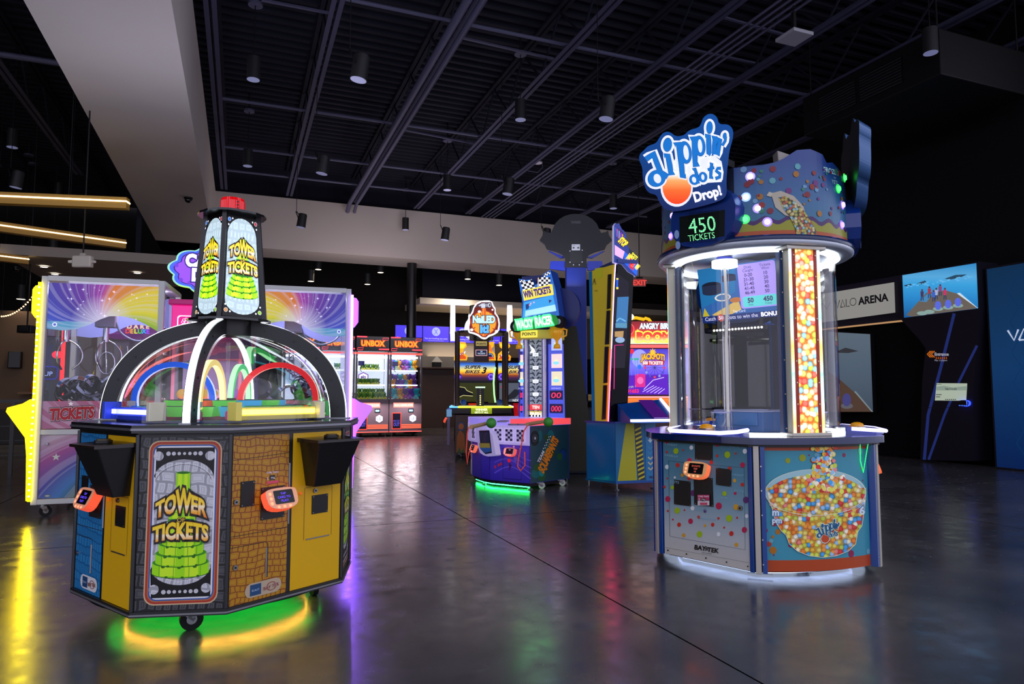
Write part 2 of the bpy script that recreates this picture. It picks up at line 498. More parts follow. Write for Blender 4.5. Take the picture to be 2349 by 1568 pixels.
# ---------------------------------------------------------------- measuring: a photo point laid on a plane of the hall
def ray(px, py):
    x = (px-1174.5)/1566.0; y = (784-py)/1566.0
    return Vector((x, math.cos(PITCH)-y*math.sin(PITCH), math.sin(PITCH)+y*math.cos(PITCH)))
def at_z(px, py, z):
    d = ray(px, py); t = (z-EYE)/d.z; return Vector((d.x*t, d.y*t, z))
def at_y(px, py, Y):
    d = ray(px, py); t = Y/d.y; return Vector((d.x*t, Y, EYE+d.z*t))
def at_u(px, py, u):
    d = ray(px, py); t = u/(-d.x*sR + d.y*cR); return ((d.x*cR+d.y*sR)*t, EYE+d.z*t)     # (v, z)
def at_v(px, py, v):
    d = ray(px, py); t = v/(d.x*cR + d.y*sR); return ((-d.x*sR+d.y*cR)*t, EYE+d.z*t)     # (u, z)
# ---------------------------------------------------------------- floor: dark polished concrete with saw cuts
m, nt, b, L = nodemat('polished_concrete')
tc = nt.nodes.new('ShaderNodeTexCoord')
n1 = nt.nodes.new('ShaderNodeTexNoise'); n1.inputs['Scale'].default_value = .9; n1.inputs['Detail'].default_value = 8; n1.inputs['Roughness'].default_value = .62
n2 = nt.nodes.new('ShaderNodeTexNoise'); n2.inputs['Scale'].default_value = 7; n2.inputs['Detail'].default_value = 6
L.new(tc.outputs['Object'], n1.inputs[0]); L.new(tc.outputs['Object'], n2.inputs[0])
r1 = ramp(nt, [(.30, '#302f31'), (.48, '#434144'), (.62, '#535050'), (.74, '#665f5c')]); L.new(n1.outputs[0], r1.inputs[0])
sp = nt.nodes.new('ShaderNodeSeparateXYZ'); L.new(tc.outputs['Object'], sp.inputs[0])
def cutline(sock, off, D, w):
    t = mathn(nt, 'SUBTRACT', sock, off); t = mathn(nt, 'ADD', t, D*50)
    t = mathn(nt, 'ABSOLUTE', mathn(nt, 'SUBTRACT', mathn(nt, 'MODULO', t, D), D/2)); return mathn(nt, 'LESS_THAN', t, w)
JV = at_z(1130, 1223, 0); JU = at_z(950, 1197, 0)
jv = JV.x*cR + JV.y*sR; ju = -JU.x*sR + JU.y*cR
cut = mathn(nt, 'MAXIMUM', cutline(sp.outputs[0], jv-2.3, 4.6, .0055), cutline(sp.outputs[1], ju-2.3, 4.6, .0055))
mx = nt.nodes.new('ShaderNodeMix'); mx.data_type = 'RGBA'; L.new(cut, mx.inputs[0]); L.new(r1.outputs[0], mx.inputs[6]); mx.inputs[7].default_value = lin('#0b0b0b')
L.new(mx.outputs[2], b.inputs['Base Color'])
rr = nt.nodes.new('ShaderNodeMapRange'); L.new(n2.outputs[0], rr.inputs[0])
rr.inputs[1].default_value = .3; rr.inputs[2].default_value = .7; rr.inputs[3].default_value = .15; rr.inputs[4].default_value = .29
L.new(mathn(nt, 'MAXIMUM', rr.outputs[0], mathn(nt, 'MULTIPLY', cut, .9)), b.inputs['Roughness'])
bp = nt.nodes.new('ShaderNodeBump'); bp.inputs['Strength'].default_value = .025; bp.inputs['Distance'].default_value = .02
n3 = nt.nodes.new('ShaderNodeTexNoise'); n3.inputs['Scale'].default_value = 2.2; n3.inputs['Detail'].default_value = 5; L.new(tc.outputs['Object'], n3.inputs[0])
L.new(n3.outputs[0], bp.inputs['Height']); L.new(bp.outputs[0], b.inputs['Normal'])
L.new(mathn(nt, 'MULTIPLY', mathn(nt, 'SUBTRACT', 1.0, cut), .95), b.inputs['Specular IOR Level'])
FLOOR = m
f = MB(); f.box((0, 10, -.06), (40, 46, .12), FLOOR)
o = struct(f.build('floor')); o.rotation_euler.z = ROOM
# ---------------------------------------------------------------- roof deck, ribs run across the joists
DECK = pm('#20212e', .75, 0, .2)
STEELBLACK = pm('#464660', .6, 0, .35)
prof = []
u = 1.0
while u < 27:
    prof += [(u, 7.72), (u+.09, 7.72), (u+.13, 7.80), (u+.22, 7.80)]; u += .26
vs = []; fs = []
for i, (a, z) in enumerate(prof): vs += [(-14, a, z), (19, a, z)]
for i in range(len(prof)-1): fs.append((2*i, 2*i+2, 2*i+3, 2*i+1))
f = MB(); f.add(vs, fs, DECK); o = struct(f.build('ceiling')); o.rotation_euler.z = ROOM
# walls: right, far, left; the hall stays open behind the camera
WALLD = pm('#16161a', .7, 0, .2)
f = MB(); f.box((12.25, 9.2, 3.9), (.2, 8.4, 7.8), pm('#131316', .8, 0, .15)); f.box((15.6, 13.5, 3.9), (6.9, .2, 7.8), pm('#131316', .8, 0, .15)); o = struct(f.build('wall_right')); o.rotation_euler.z = ROOM
f = MB(); f.box((19.1, 20.2, 3.9), (.2, 14, 7.8), pm('#24211f', .8, 0, .15)); o = struct(f.build('wall_far_right')); o.rotation_euler.z = ROOM
f = MB(); f.box((3, 27.2, 3.9), (32, .2, 7.8), pm('#1c1a1b', .8, 0, .2)); o = struct(f.build('wall_back')); o.rotation_euler.z = ROOM
f = MB(); f.box((-12.2, 16.5, 3.9), (.2, 23, 7.8), pm('#4a3d33', .8, 0, .2)); o = struct(f.build('wall_left')); o.rotation_euler.z = ROOM
# ---------------------------------------------------------------- plaster soffit (L) and the beam across the hall
m, nt, b, L = nodemat('soffit_plaster')
tc = nt.nodes.new('ShaderNodeTexCoord'); nz = nt.nodes.new('ShaderNodeTexNoise'); nz.inputs['Scale'].default_value = .35; nz.inputs['Detail'].default_value = 3
L.new(tc.outputs['Object'], nz.inputs[0]); r = ramp(nt, [(.3, '#bdb4ae'), (.7, '#cac1bb')]); L.new(nz.outputs[0], r.inputs[0]); L.new(r.outputs[0], b.inputs['Base Color']); b.inputs['Roughness'].default_value = .8
PLASTER = m
SOF_Z = 5.3
f = MB(); f.box((-1.48, 9.2, (SOF_Z+6.8)/2), (1.42, 24.8, 6.8-SOF_Z), PLASTER); o = struct(f.build('trim_1')); o.rotation_euler.z = ROOM
VE = 18.9; f = MB(); f.box(((VE-2.19)/2, 20.9, (SOF_Z+6.8)/2), (VE+2.19, 1.4, 6.8-SOF_Z), PLASTER); f.box((8.3, 21.0, 7.27), (21, 1.0, .94), DECK)
o = struct(f.build('trim_2')); o.rotation_euler.z = ROOM
f = MB(); f.cyl((0, 0, 0), (0, 0, SOF_Z), .15, pm('#121214', .35), n=24); f.cyl((0, 0, 0), (0, 0, .03), .21, BLACK, n=24)
pv, _ = at_u(944, 690, 20.9); o = f.build('round_column'); o.location = room(pv, 20.9)
tag(o, 'black round steel column rising to the beige beam behind the red claw machines', 'column')
# ---------------------------------------------------------------- open web joists
def joist(v):
    r_ = bpy.data.objects.new('ceiling_joist', None); COL.objects.link(r_); r_.location = room(v, 0); r_.rotation_euler.z = ROOM; r_['kind'] = 'structure'
    U0, U1 = 1.2, 20.1
    c = MB()
    for s_ in (-1, 1):
        c.box((s_*.055, (U0+U1)/2, 6.84), (.07, U1-U0, .014), STEELBLACK); c.box((s_*.026, (U0+U1)/2, 6.88), (.012, U1-U0, .07), STEELBLACK)
    struct(c.build('bottom_chord', r_))
    c = MB()
    for s_ in (-1, 1): c.box((s_*.05, (U0+26)/2, 7.68), (.07, 26-U0, .05), DECK)
    struct(c.build('top_chord', r_))
    c = MB(); u = U0; k = 0
    while u < U1-1:
        c.bar((0, u, 6.86 if k % 2 == 0 else 7.66), (0, u+.8, 7.66 if k % 2 == 0 else 6.86), .03, .03, DECK); u += .8; k += 1
    struct(c.build('web', r_))
    return r_
for v in (-5.7, -3.98, -2.6, -.55, 1.16, 3.05, 4.85, 6.5, 8.2, 9.9, 11.5): joist(v)
PIPE = pm('#575772', .5, 0, .4)
def pipe(name, label, pts, r, group=None, m=None, cat='pipe'):
    b = MB(); b.tube([room(*p) for p in pts], r, m or PIPE, n=10); o = b.build(name); return tag(o, label, cat, group)
pipe('ceiling_pipe', 'thicker of two pipes running side by side under the roof towards the beige beam', [(2.80, 1.2, 6.70), (2.80, 19.7, 6.70), (2.80, 20.1, 6.55)], .062)
pipe('ceiling_pipe', 'thinner of two pipes running side by side under the roof towards the beige beam', [(3.0, 1.2, 6.70), (3.0, 19.75, 6.70), (3.0, 20.1, 6.55)], .045)
for i, v in enumerate((6.95, 7.08, 7.21, 7.34)):
    pipe('conduit', 'thin dark conduit in the bundle of four under the roof', [(v, 1.2, 6.78), (v, 20.1, 6.78)], .022, 'bundle of four conduits', cat='conduit')
for u, w in ((5.2, 'crossing the roof nearest overhead'), (9.7, 'crossing above the nearest hanging lamps'), (14.0, 'crossing the middle of the hall roof'), (16.8, 'crossing high before the beige beam'), (18.6, 'crossing closest to the beige beam')):
    pipe('sprinkler_pipe', 'slim black sprinkler pipe ' + w, [(-.5, u, 6.93), (12.1, u, 6.93)], .032)
for u, w in ((7.5, 'upper'), (10.2, 'middle'), (13.2, 'lower')):
    pipe('sprinkler_pipe', f'black pipe crossing the dark roof left of the soffit, {w} of three', [(-9, u, 6.8), (-2.2, u, 6.8)], .05)
# slotted strut rails that carry lamp wiring
for (pa, pb, w) in (((600, 0), (755, 30), 'beside the nearest left lamp'), ((1040, 82), (1270, 135), 'beside the lamp over the middle of the hall'), ((930, 298), (1090, 330), 'between pipes and middle joist'), ((1660, 40), (1800, 80), 'beside the white square panel'), ((1570, 110), (1745, 148), 'beside the conduit bundle')):
    a = at_z(*pa, 7.1); c = at_z(*pb, 7.1); b = MB(); b.bar(a, c, .045, .03, PIPE); o = b.build('strut_rail'); tag(o, 'slotted strut rail under the roof ' + w, 'rail')
# ---------------------------------------------------------------- hanging lamps and speakers
LENS = pm('#b9bdd8', .3, 0, .5, '#8f95c8', .32)  # unlit lens: faint glow in the material stands for reflected light
LENSW = em('#fff0d8', 3.0)
CANBLACK = pm('#232426', .5, 0, .4)
def pendant(px, py, label, z=6.1, lit=False, group=None):
    p = at_z(px, py, z)
    t = thing('pendant_lamp', label, 'lamp', p, 0, group)
    b = MB(); b.cyl((0, 0, .004), (0, 0, .36), .1, CANBLACK, n=24); b.cyl((0, 0, .0), (0, 0, .006), .104, CANBLACK, n=24, caps=False); b.build('can', t)
    b = MB(); b.cyl((0, 0, -.001), (0, 0, .003), .094, LENSW if lit else LENS, n=24); b.build('lens', t)
    b = MB(); b.cyl((0, 0, .36), (0, 0, 7.79-z), .008, DARK, n=6); b.build('stem', t)
    b = MB(); b.cyl((0, 0, 7.3-z), (0, 0, 7.34-z), .11, PIPE, n=24); b.cyl((0, 0, 7.34-z), (0, 0, 7.7-z), .02, DARK, n=6); b.build('canopy', t)
    return t
for px, py, w in ((581, 183, 'nearest of the lamps right of the soffit'), (1194, 275, 'over the middle of the hall'), (1026, 436, 'in front of the far end of the middle joist'),
                  (568, 381, 'above the red beacon'), (930, 527, 'low against the beige beam'), (1407, 478, 'beside the dark round sign board'), (2135, 122, 'at the upper right under the dark roof'),
                  (2052, 417, 'right of the ice cream machine crown'), (2000, 545, 'small and far right, lower than the crown'), (2342, 440, 'at the right edge of the hall')):
    pendant(px, py, 'black cylinder pendant lamp, unlit, ' + w)
for px, py, w in ((28, 338, 'left of the soffit, nearest the left edge'), (134, 453, 'left of the soffit, above the gold light bar')):
    pendant(px, py, 'black cylinder pendant lamp, unlit, ' + w, 6.1)
def hung_speaker(px, py, label, z=5.1, rz=0):
    p = at_z(px, py, z); t = thing('hanging_speaker', label, 'speaker', p, rz)
    R = Matrix.Rotation(.14, 4, 'Y')
    b = MB(R); b.cyl((0, 0, 0), (0, 0, .30), .105, CANBLACK, r1=.098, n=24); b.cyl((0, 0, .30), (0, 0, .32), .085, DARK, n=20); b.build('body', t)
    b = MB(R); b.cyl((0, 0, -.004), (0, 0, .002), .098, LENS, n=24); b.build('grille', t)
    b = MB(); b.tube([(-.02, -.11, .17), (-.09, -.1, .34), (-.11, 0, .38), (-.09, .1, .34), (-.02, .11, .17)], .011, DARK, n=6); b.build('yoke', t)
    b = MB(); b.cyl((-.11, 0, .37), (-.11, 0, 7.79-z), .006, DARK, n=6); b.build('wire', t)
    return t
for px, py, w in ((822, 183, 'largest, hung between the two left joists'), (1390, 273, 'right of the middle pendant lamp'), (738, 398, 'left of the ceiling pipes'), (1164, 445, 'left of the dark round sign board'),
                  (690, 521, 'before the beige beam, right of the beacon'), (1020, 550, 'in front of the beige beam, at its middle'), (1252, 552, 'half hidden behind the dark round sign board'), (36, 430, 'left of the soffit above the gold light bars')):
    hung_speaker(px, py, 'black hanging speaker can on a wire, ' + w)
# canopy plates without a lamp below
for px, py, w in ((1234, 374, 'with a loop of cable'),):
    p = at_z(px, py, 6.85); b = MB(); b.cyl(p, p+Vector((0, 0, .03)), .11, pm('#cfc8d8', .5), n=20); b.cyl(p+Vector((0, 0, .03)), p+Vector((0, 0, .85)), .015, DARK, n=6)
    b.tube([p+Vector((.1, 0, .02)), p+Vector((.12, 0, -.1)), p+Vector((0, .1, -.2)), p+Vector((-.25, .1, -.16))], .008, PIPE, n=5)
    tag(b.build('junction_plate'), 'pale round junction plate under the roof ' + w, 'junction plate')
p = at_z(1822, 85, 6.3); b = MB(ROOM_M.copy()); b.M = Matrix.Translation(p) @ ROOM_M
b.box((0, 0, 0), (.36, .36, .05), pm('#b0b0b8', .5)); b.box((0, 0, .2), (.05, .05, .34), DARK); b.cyl((0, 0, .36), (0, 0, 1.4), .012, DARK, n=6)
tag(b.build('wireless_panel', bev=.01), 'pale square wireless antenna panel under the roof', 'antenna')
p = at_z(190, 600, 3.1)
t = thing('exit_light', 'white twin-head emergency light hanging on a rod at left', 'emergency light', p)
b = MB(); b.box((0, 0, .0), (.27, .09, .17), pm('#bdb5a8', .5)); b.box((0, 0, .1), (.09, .06, .05), pm('#a8a096', .5)); b.build('housing', t, bev=.02)
for s_ in (-1, 1):
    b = MB(); b.cyl((s_*.135, 0, 0), (s_*.19, -.03, -.005), .03, pm('#c8c2b4', .4), r1=.018); b.build('lamp_head', t)
b = MB(); b.cyl((0, 0, .12), (0, 0, 4.6), .01, DARK, n=6); b.build('rod', t)
# exit sign
p = at_y(1467, 648, 17.5); t = thing('exit_sign', 'red lit exit sign hanging on a black rod from the roof', 'exit sign', p)
b = MB(); b.box((0, 0, 0), (.32, .06, .2), pm('#c5a59c', .4)); b.build('housing', t, bev=.012)
b = MB(); a = Art(); a.rect(-.15, -.09, .15, .09, pm('#6b2520', .4, 0, .5, '#a3231e', .55)); a.text('EXIT', 0, -.065, .13, em('#ff4a3c', .85), bold=.03); b.art(a, frame((0, -.032, 0), (1, 0, 0))); b.build('letter_panel', t)
b = MB(); b.cyl((0, 0, .1), (0, 0, 7.79-p.z), .012, DARK, n=6); b.box((0, 0, .12), (.16, .07, .05), DARK); b.build('rod', t)
for s_ in (-1, 1):
    b = MB(); b.sph((s_*.19, 0, .0), .035, pm('#8f8580', .4)); b.build('lamp_head', t)
# roof unit at right
c0 = at_z(2085, 270, 5.85); t = thing('air_handler', 'dark boxed air unit with grille hanging under the roof at right', 'air unit', c0, ROOM)
b = MB(); b.box((0, 0, .35), (2.0, 2.6, .7), pm('#0d0d0f', .6, 0, .25)); b.build('casing', t, bev=.02)
b = MB(); fr_ = frame((-1.003, 0, .35), (0, -1, 0), (-1, 0, 0)); a = Art(.002)
for x0 in (-.95, -.1):
    a.rect(x0, -.22, x0+.8, .22, BLACK)
    for k in range(9): a.rect(x0+.02, -.2+k*.047, x0+.78, -.18+k*.047, pm('#2a2a30', .5))
b.art(a, fr_); b.build('grille', t)
for x, y in ((-.9, -1.2), (.9, -1.2), (-.9, 1.2), (.9, 1.2)):
    b = MB(); b.cyl((x, y, .7), (x, y, 1.95), .015, DARK, n=6); b.build('hanger', t)
# dome cameras
for (px, py, z, w) in ((432, 453, SOF_Z, 'under the beige soffit'), (38, 612, 4.0, 'under the left bulkhead')):
    p = at_z(px, py, z); b = MB(); b.cyl(p+Vector((0, 0, -.03)), p, .085, BLACK, n=20); b.sph(p+Vector((0, 0, -.05)), .07, pm('#0b0b0d', .1, 0, .6), sc=(1, 1, .9)); tag(b.build('dome_camera'), 'small black dome camera ' + w, 'camera')
# ---------------------------------------------------------------- bulkheads beyond the beam
CREAM = pm('#a99f95', .8)
f = MB(); f.box((-2.3, 17.9, 4.1), (4.4, 3.4, .2), CREAM); f.box((-2.3, 17.9, 6), (.1, .1, 3.6), DECK); o = struct(f.build('trim_3')); o.rotation_euler.z = ROOM
v0, _ = at_u(962, 680, 24.0)
f = MB(); f.box((v0+7, 25.1, 4.56), (14, 2.4, .22), pm('#cfc4b4', .8)); f.box((v0+4.5, 25.6, 6.1), (8, .1, 3), DECK); o = struct(f.build('trim_4')); o.rotation_euler.z = ROOM
area_lamp('slab_fill', room(v0+3.5, 24.7, 2.6), 60, (1.0, .74, .5), 6.0, 1.0, (PI-.25, 0, ROOM))  # added lamp without a fixture, warms the slab underside
f = MB(); f.box((14.3, 26.6, 4.0), (9, .3, 2.6), pm('#5a524d', .8)); o = struct(f.build('trim_5')); o.rotation_euler.z = ROOM
def downlight(px, py, z, label, e=12.0, col=(1, .86, .66)):
    p = at_z(px, py, z); b = MB(); b.cyl(p+Vector((0, 0, -.012)), p+Vector((0, 0, 0)), .07, em('#fff2dc', 6), n=16); b.lathe([(.07, p.z-.014), (.09, p.z-.012), (.09, p.z)], pm('#d8d0c4', .5), n=16, c=(p.x, p.y))
    o = b.build('downlight'); tag(o, label, 'light')
    if e:
        d = bpy.data.lights.new('downlight_lamp', 'SPOT'); d.energy = e*4; d.color = col; d.spot_size = 2.0; d.spot_blend = .6; d.shadow_soft_size = .06
        q = bpy.data.objects.new('downlight_lamp', d); COL.objects.link(q); q.parent = o; q.location = p+Vector((0, 0, -.03))
for px, py, w in ((101, 611, 'left'), (126, 628, 'middle'), (315, 625, 'right')): downlight(px, py, 3.985, f'lit recessed downlight in the left bulkhead, {w} of three')
def far_lamp(px, py, z, label):
    t = pendant(px, py, label, z, True)
    d = bpy.data.lights.new('pendant_bulb', 'SPOT'); d.energy = 110; d.color = (1, .82, .62); d.spot_size = 1.9; d.spot_blend = .7; d.shadow_soft_size = .08
    q = bpy.data.objects.new('pendant_bulb', d); COL.objects.link(q); q.parent = t; q.location = (0, 0, -.03)
    return t
for px, py, z, w in ((121, 584, 4.6, 'lit, left of the white emergency light'), (48, 686, 3.6, 'lit, above the string of bulbs'), (57, 720, 3.3, 'lit, just left of the yellow light strip'),
                     (730, 618, 5.2, 'lit, beyond the beam, upper left of three'), (713, 645, 4.8, 'lit, beyond the beam, lower left of three'), (873, 625, 5.2, 'lit, beyond the beam, left of the black column'),
                     (843, 652, 4.9, 'lit, small, beyond the beam over the red claw machines'), (1073, 640, 5.0, 'lit, beyond the beam over the hammer game'), (1145, 654, 4.8, 'lit, beyond the beam left of the flag sign')):
    far_lamp(px, py, z, 'black pendant lamp ' + w)
# ---------------------------------------------------------------- gold light bars at left
GOLD = pm('#b0842c', .45, .15)
GOLDS = pm('#8a6a2a', .4, .6)
def light_bar(a, b_, label):
    a, b_ = Vector(a), Vector(b_); t = thing('linear_pendant', label, 'lamp', (a+b_)/2, math.atan2(b_.y-a.y, b_.x-a.x)); L_ = (b_-a).length
    b = MB(); b.box((0, 0, 0), (L_, .13, .16), GOLD); b.build('housing', t, bev=.004)
    b = MB(); e = em('#ffe2a0', 9); b.box((0, -.067, .02), (L_, .006, .018), e); b.box((L_/2+.002, 0, .02), (.006, .13, .018), e); b.box((0, .067, .02), (L_, .006, .018), e); b.build('led_line', t)
    for s_ in (-.3, .3):
        b = MB(); b.cyl((s_*L_, 0, .06), (s_*L_, 0, 3.7), .004, DARK, n=5); b.build('wire', t)
    return t
light_bar((-9.2, 8.82, 3.9), (-5.41, 9.45, 3.9), 'topmost of the three gold linear lights at left')
light_bar((-10.0, 9.0, 3.9), (-6.95, 12.1, 3.9), 'middle of the three gold linear lights at left, hung slanting')
light_bar((-11.6, 11.6, 3.9), (-9.75, 13.6, 3.9), 'lowest of the three gold linear lights, cut by the left edge')
# ---------------------------------------------------------------- left: bar wall, shelf, string lights
pw = at_y(35, 825, 17.0)
BARM = Matrix.Translation((pw.x, pw.y, 0)) @ ROOM_M
f = MB(BARM); f.box((0, .2, 1.6), (6, .2, 3.4), pm('#6b5440', .75)); o = struct(f.build('wall_bar'))
b = MB(BARM); b.box((0, 0, pw.z), (.27, .2, .42), pm('#15130f', .4)); tag(b.build('wall_speaker', bev=.02), 'black box speaker on the brown bar wall at the left edge', 'speaker')
f = MB(BARM); f.box((.6, -.2, .42), (2.6, .5, .84), pm('#1c1815', .6)); o = tag(f.build('back_bar', bev=.01), 'dark back bar cabinet at the far left edge', 'cabinet')
b = MB(BARM); b.box((.9, -.12, 1.24), (1.5, .3, .05), pm('#7a5330', .5)); tag(b.build('bar_shelf'), 'brown wooden bar shelf holding bottles at far left', 'shelf')
random.seed(3)
for k, c in enumerate(('#a55a24', '#c8b088', '#7c3c1a', '#8a4a20', '#d0b890', '#5c2c18')):
    b = MB(BARM @ Matrix.Translation((.42+.13*k, -.12, 1.265))); g = pm(c, .2, 0, .5)
    b.lathe([(.0, 0), (.045, 0), (.045, .17), (.018, .22), (.018, .29), (0, .29)], g, n=10)
    o = b.build('bottle'); tag(o, 'small liquor bottle on the brown bar shelf', 'bottle', 'bottles on the bar shelf')
b = MB(); q = []
for k in range(15):
    s_ = k/14; pt = at_y(4+70*s_, 722-2*s_-42*s_*s_, 13.5); q.append(pt)
b.tube(q, .005, DARK, n=5); b.cyl(q[0], q[0]+Vector((0, 0, 7.79-q[0].z)), .003, DARK, n=5); t = b.build('string_light'); tag(t, 'string of small warm bulbs sagging at the left edge', 'string lights')
for pt in q:
    b = MB(); b.sph(pt+Vector((0, 0, -.03)), .015, em('#ffc880', 5), n=8, k=6); b.build('bulb', t)
b = MB(); p0 = at_y(38, 940, 11); b.M = Matrix.Translation((at_y(30, 950, 10.5).x, 10.5, 0)) @ ROOM_M
for x in (-.9, 0, .55): b.box((x, 0, .55), (.05, .05, 1.1), BLACK)
b.box((-.2, 0, 1.12), (1.6, .06, .05), BLACK)
for k in range(3): b.box((-.2, 0, .3+.22*k), (1.6, .012, .012), BLACK)
tag(b.build('railing'), 'black metal railing at the far left edge', 'railing')
b = MB(); b.box((0, 0, 0), (.3, .2, .16), BLACK); b.box((0, -.105, 0), (.2, .02, .1), DARK); o = b.build('projector', bev=.01); p = at_y(62, 755, 14.5); o.location = p; tag(o, 'small dark projector hanging behind the yellow strip light', 'projector')
b = MB(); b.cyl((0, 0, .08), (0, 0, 7.7-p.z), .015, DARK, n=6); b.build('mount', o)
# ---------------------------------------------------------------- far: bowling screens, dark counter and mural
for k in range(5):
    v_, z_ = at_u(938, 764, 24.6); v_ += 1.03*k
    t = thing('bowling_screen', 'blue bowling screen in the far row, ' + ('cut by the black column', 'left of the hammer game signs', 'behind the hammer game', 'right of the round hammer game sign', 'behind the flag sign')[k], 'screen', room(v_, 24.6, z_), ROOM)
    b = MB(); b.box((0, .05, 0), (1.02, .08, .60), BLACK); b.build('case', t, bev=.01)
    b = MB(); a = Art(.001); a.rect(-.50, -.29, .50, .29, em('#4638d8', 1.0)); a.ell(.0, .09, .16, .16, em('#8f98d8', 1)); a.line([(-.06, -.01), (0, .09), (.06, .19)], .02, em('#4a50c8', 1)); a.line([(.06, -.01), (0, .09), (-.06, .19)], .02, em('#4a50c8', 1))
    a.text('You are bowling too soon', 0, -.19, .06, em('#b9b6ff', 1), w=.88); a.line([(-.3, -.25), (.3, -.25)], .012, em('#8f8cf0', 1))
    b.art(a, frame((0, .008, 0), (1, 0, 0))); b.build('display', t)
vL, _ = at_u(968, 900, 24.2); vR, _ = at_u(1035, 900, 24.2)
f = MB(); f.box(((vL+vR)/2+1.2, 24.2, 1.05), (vR-vL+2.6, .5, 2.1), pm('#4a3835', .6)); f.box(((vL+vR)/2+1.2, 24.1, 2.13), (vR-vL+2.7, .7, .06), pm('#4a3430', .5)); o = f.build('service_counter', bev=.01); o.rotation_euler.z = ROOM
tag(o, 'tall dark brown counter behind the red claw machines', 'counter')
f = MB(); f.box(((vL+vR)/2+.9, 24.75, 2.75), (vR-vL+2.0, .08, 1.3), pm('#8a857e', .7)); o = f.build('mural_panel'); o.rotation_euler.z = ROOM; tag(o, 'grey mural panel above the tall dark brown counter', 'mural')
area_lamp('counter_fill', room((vL+vR)/2+.6, 23.2, 4.6), 38, (1, .85, .72), .8, .8, (.5, 0, ROOM))  # added lamp without a fixture, brightens counter and mural
b = MB(Matrix.Translation(room(vL+.55, 24.25, 2.16)) @ ROOM_M); b.box((0, 0, .1), (.3, .2, .2), DARK); b.loft([(-.2, -.1, .2), (.2, -.1, .2), (.2, .1, .2), (-.2, .1, .2)], [(-.02, -.02, .42), (.02, -.02, .42), (.02, .02, .42), (-.02, .02, .42)], pm('#b8b4ac', .6)); tag(b.build('counter_display'), 'small dark box with a pale peaked top on the tall counter', 'display')
# ================================================================ ticket tower game, front left
GOLDTXT = {}
def gold_ramp(name, lo, hi, es):
    return ramp_mat(name, [(0, '#e8661c'), (.3, '#f6b23a'), (.52, '#fff2c8'), (.6, '#ffd84a'), (1, '#f3d21e')], 1, lo, hi, es)
def tower_title(A, cx, cy, w, es, key, ink):
    """TOWER OF TICKETS lettering, arched, w wide"""
    h = w*.255
    g1 = gold_ramp('gold_upper_'+key, cy+h*.5, cy+h*2.2, es); g2 = gold_ramp('gold_lower_'+key, cy-h*1.4, cy+h*.2, es)
    edge = pm('#0a0805', .3); mid = ink('#8a4a10')
    bow1 = lambda a, b: (a, b*(1.0+.40*max(0, 1-(a*2.6)**2)+.18*(1-a*a)) + .42*(1-a*a))
    bow2 = lambda a, b: (a, (b-1)*(1.0+.16*(1-abs(a))) + 1 + .34*(1-a*a))
    grn = ink('#1f7a34')
    for k in (-1, 1): A.line([(cx+k*w*.08, cy+h*.52), (cx+k*w*.22, cy+h*.48)], h*.09, grn); A.line([(cx+k*w*.08, cy+h*.36), (cx+k*w*.36, cy+h*.26)], h*.07, ink('#e8f0e8'))
    A.text('TOWER', cx, cy+h*.62, h*1.05, g1, [(.20, edge), (.085, mid)], w=w*.88, fn=bow1, bold=.055)
    A.text('TICKETS', cx, cy-h*1.0, h*1.02, g2, [(.20, edge), (.085, mid)], w=w*.95, fn=bow2, bold=.055)
    A.text('OF', cx, cy+h*.34, h*.30, ink('#f6c83a'), [(.14, edge)])
def tower_rings(A, cx, y0, w, ht, ink):
    """stack of bright green ticket rolls, widest at the foot"""
    rings = [(1.0, 0, .135), (.90, .095, .12), (.79, .185, .11), (.68, .265, .10), (.56, .36, .12), (.47, .46, .12), (.39, .56, .11), (.31, .65, .11), (.25, .75, .16)]
    lite, face, dk, line = ink('#c6f02c'), ink('#9be01e'), ink('#3f9a1e'), ink('#2a6a14')
    for q, (k, y, hh) in enumerate(rings):
        rw = w*k/2; ya = y0+ht*y; yb = ya+ht*hh; ky = rw*.20
        A.ell(cx, ya+ky, rw*1.03, ky*1.15, line); A.ell(cx, ya+ky, rw, ky, face)
        A.rect(cx-rw, ya+ky, cx+rw, yb, face); A.rect(cx-rw*.72, ya+ky*.35, cx-rw*.2, yb, lite); A.rect(cx+rw*.15, ya+ky*.2, cx+rw*.62, yb, lite)
        A.ell(cx, yb, rw, ky, dk); A.ell(cx, yb, rw*.86, ky*.8, line)
        if q < 5:
            for s_ in (-.62, -.05, .5): A.ell(cx+rw*s_, yb-ky*math.sqrt(1-s_*s_)*1.0, rw*.07, ky*.28, line); A.ell(cx+rw*(s_+.12), ya+ky-ky*math.sqrt(max(0, 1-(s_+.12)**2)), rw*.06, ky*.22, line)
            for s_ in (-.75, -.25, .3, .7): A.line([(cx+rw*s_, ya+ky-ky*math.sqrt(1-s_*s_)), (cx+rw*s_, yb-ky*math.sqrt(1-s_*s_))], w*.008, dk)
TT = thing('ticket_tower_game', 'octagonal orange, blue and yellow ticket game with clear dome and lit lantern, front left', 'arcade game', (-1.773, 4.258, 0), math.radians(7.5))
OCT = [(-.225, -.734), (.225, -.734), (.734, -.225), (.734, .225), (.225, .734), (-.225, .734), (-.734, .225), (-.734, -.225)]
ZB, ZT = .13, 1.035
b = MB(); b.prism(OCT, ZB+.02, ZT, pm('#101012', .35)); b.build('cabinet_body', TT)
b = MB(); b.prism(grow(OCT, .014), ZB, ZB+.028, pm('#191a1c', .3, 0, .5)); b.prism(grow(OCT, .019), ZB+.008, ZB+.016, pm('#8a8a8e', .3, .6)); b.build('base_trim', TT)
